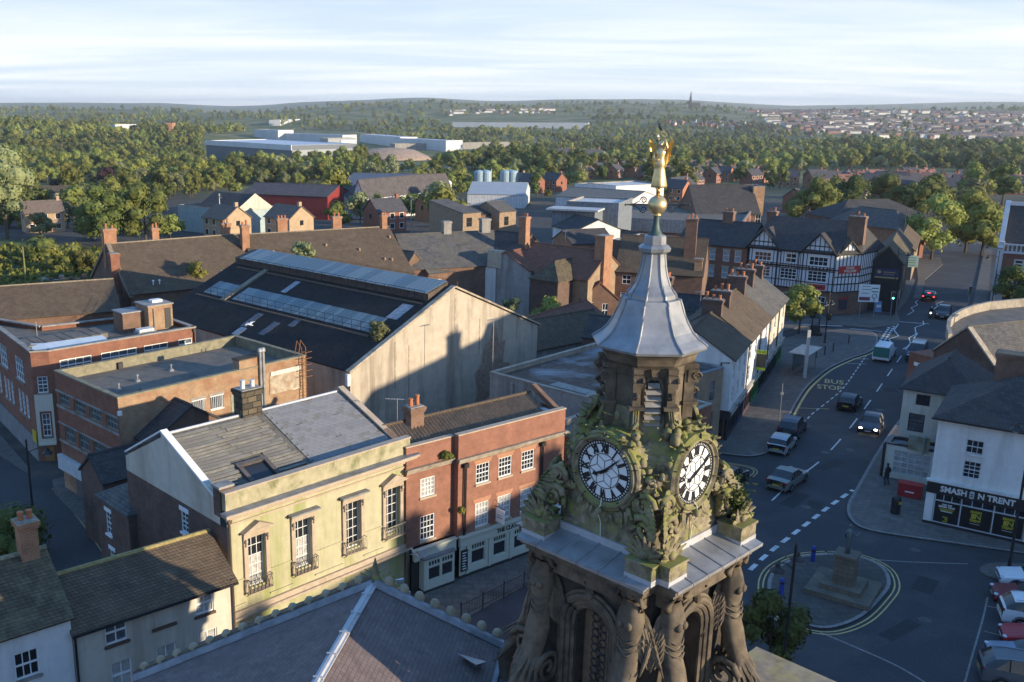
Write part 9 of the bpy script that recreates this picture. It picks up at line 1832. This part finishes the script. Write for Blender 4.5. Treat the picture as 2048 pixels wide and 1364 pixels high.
# stone monument on the island
o = empty('monument', 'stone pedestal with a slim bronze figure on a stepped base on the traffic island', 'monument', P(1686, 1180, .12), math.radians(-38)); gs = BR('monument_stone', (.13, .115, .09), (.165, .145, .11), (.08, .07, .06), .6, .28, .012)
for nm, s, z0, z1 in (('step', 3.7, 0, .3), ('step', 2.3, .3, .6), ('pedestal', 1.15, .6, 2.35), ('pedestal_cap', 1.3, 2.35, 2.5)): q = MB(); q.box(-s / 2, -s / 2, z0, s / 2, s / 2, z1); q.build(nm, gs, o)
q = MB(); q.tube([(0, 0, 2.5), (0, 0, 3.0), (.02, 0, 3.5), (0, 0, 3.95), (0, .02, 4.1)], [.16, .13, .15, .17, .06], 8); q.ball(0, .02, 4.25, .1, .11, .13, 8, 6); q.tube([(.17, 0, 3.9), (.35, .1, 3.65), (.5, .25, 3.9)], [.06, .05, .04], 6); q.tube([(-.17, 0, 3.9), (-.25, .05, 3.6), (-.2, .15, 3.35)], [.06, .05, .04], 6); q.build('bronze_figure', plain('bronze', (.12, .16, .17), .5, .5), o, True)
# railing along the pavement between pub and town hall
A, B = P(922, 1240, .1), P(1063, 1168, .1); o = empty('railing', 'black iron railing along the pavement facing the pub', 'railing', A, math.atan2((B - A).y, (B - A).x)); L_ = (B - A).length + 3; n = int(L_ / 1.6)
for i in range(n + 1): x = L_ * i / n; q = MB(); q.tube([(x, 0, 0), (x, 0, 1.05)], .035, 6); q.ball(x, 0, 1.1, .05); q.build('post', iron, o)
for z in (.25, .95): q = MB(); q.tube([(0, 0, z), (L_, 0, z)], .025, 5); q.build('rail', iron, o)
me = MB().tube([(0, 0, .25), (0, 0, .95)], .01, 4, False).mesh('bar', iron)
for i in range(int(L_ / .14)): inst('bar', me, o, (i * .14, 0, 0))
def aerial(label, p, h, a):
 o = empty('aerial', label, 'aerial', p, a); q = MB(); q.tube([(0, 0, 0), (0, 0, h)], .03, 5); q.build('mast', M('aerial_metal', (.3, .3, .3), .4, .6), o); q = MB(); q.tube([(-.7, 0, h - .1), (.7, 0, h - .05)], .025, 4); [q.tube([(-.6 + i * .2, -.25, h - .09), (-.6 + i * .2, .25, h - .09)], .014, 4) for i in range(7)]; q.build('array', M('aerial_metal', (.3, .3, .3), .4, .6), o)
aerial('television aerial against the shaded right part of the shed gable', P(985, 740, 6.8), 4.6, .5)
aerial('television aerial on the dark roof behind the white shop row', P(1398, 640, 8.0), 3.0, .2)
aerial('television aerial beside the courtyard cottage roof', P(905, 520, 7.6), 2.2, 1.0)
aerial('television aerial on the ridge of the red roofed house', P(1130, 495, 9.8), 2.4, .7)
aerial('television aerial above the brown chapel house roof', P(1300, 478, 11.0), 2.4, .1)
aerial('television aerial on the roof of the brick gable house', P(1905, 668, 9.4), 1.8, .9)
o = empty('utility_pole', 'mossy wooden pole standing on the vacant lot', 'pole', G(52, 566), 0); q = MB(); q.tube([(0, 0, 0), (0, 0, 6.2)], [.16, .12], 8); q.build('shaft', M('mossy_wood', (.20, .19, .07), .9, scale=3, var=.3), o); q = MB(); q.tube([(0, 0, 6.0), (8, 6, 5.2), (16, 12, 5.6)], .02, 4); q.build('wire', iron, o)
for (px_, py_), s, lab, m in (((150, 565), (4.5, 2.5, 1.6), 'heap of brick rubble and slabs on the vacant lot', b_orange), ((108, 568), (3.5, 2, 1.8), 'white and brown skip of rubble on the vacant lot', render_grey)):
 p = G(px_, py_); o = empty('rubble_heap', lab, 'rubble', p, .4); rr = random.Random(len(lab))
 for i in range(14): q = MB(); q.cbox(rr.gauss(0, s[0] * .3), rr.gauss(0, s[1] * .3), rr.uniform(0, s[2] * .5), rr.uniform(.5, 1.4), rr.uniform(.4, 1.0), rr.uniform(.3, .8), rr.uniform(0, 3)); q.build('slab', m if i % 3 else b_brown, o)
# ---------------- air ----------------
hb = MB().box(-9500, -1600, -45, 9500, 14500, 130); hm = bpy.data.materials.new('air'); hm.use_nodes = True; nt = hm.node_tree; nt.nodes.clear()
ho = nt.nodes.new('ShaderNodeOutputMaterial'); pv = nt.nodes.new('ShaderNodeVolumePrincipled'); pv.inputs['Density'].default_value = 8.5e-5; pv.inputs['Color'].default_value = (.84, .92, 1.0, 1); pv.inputs['Anisotropy'].default_value = .2
nt.links.new(pv.outputs[0], ho.inputs['Volume']); tag(hb.build('haze', hm), kind='stuff')
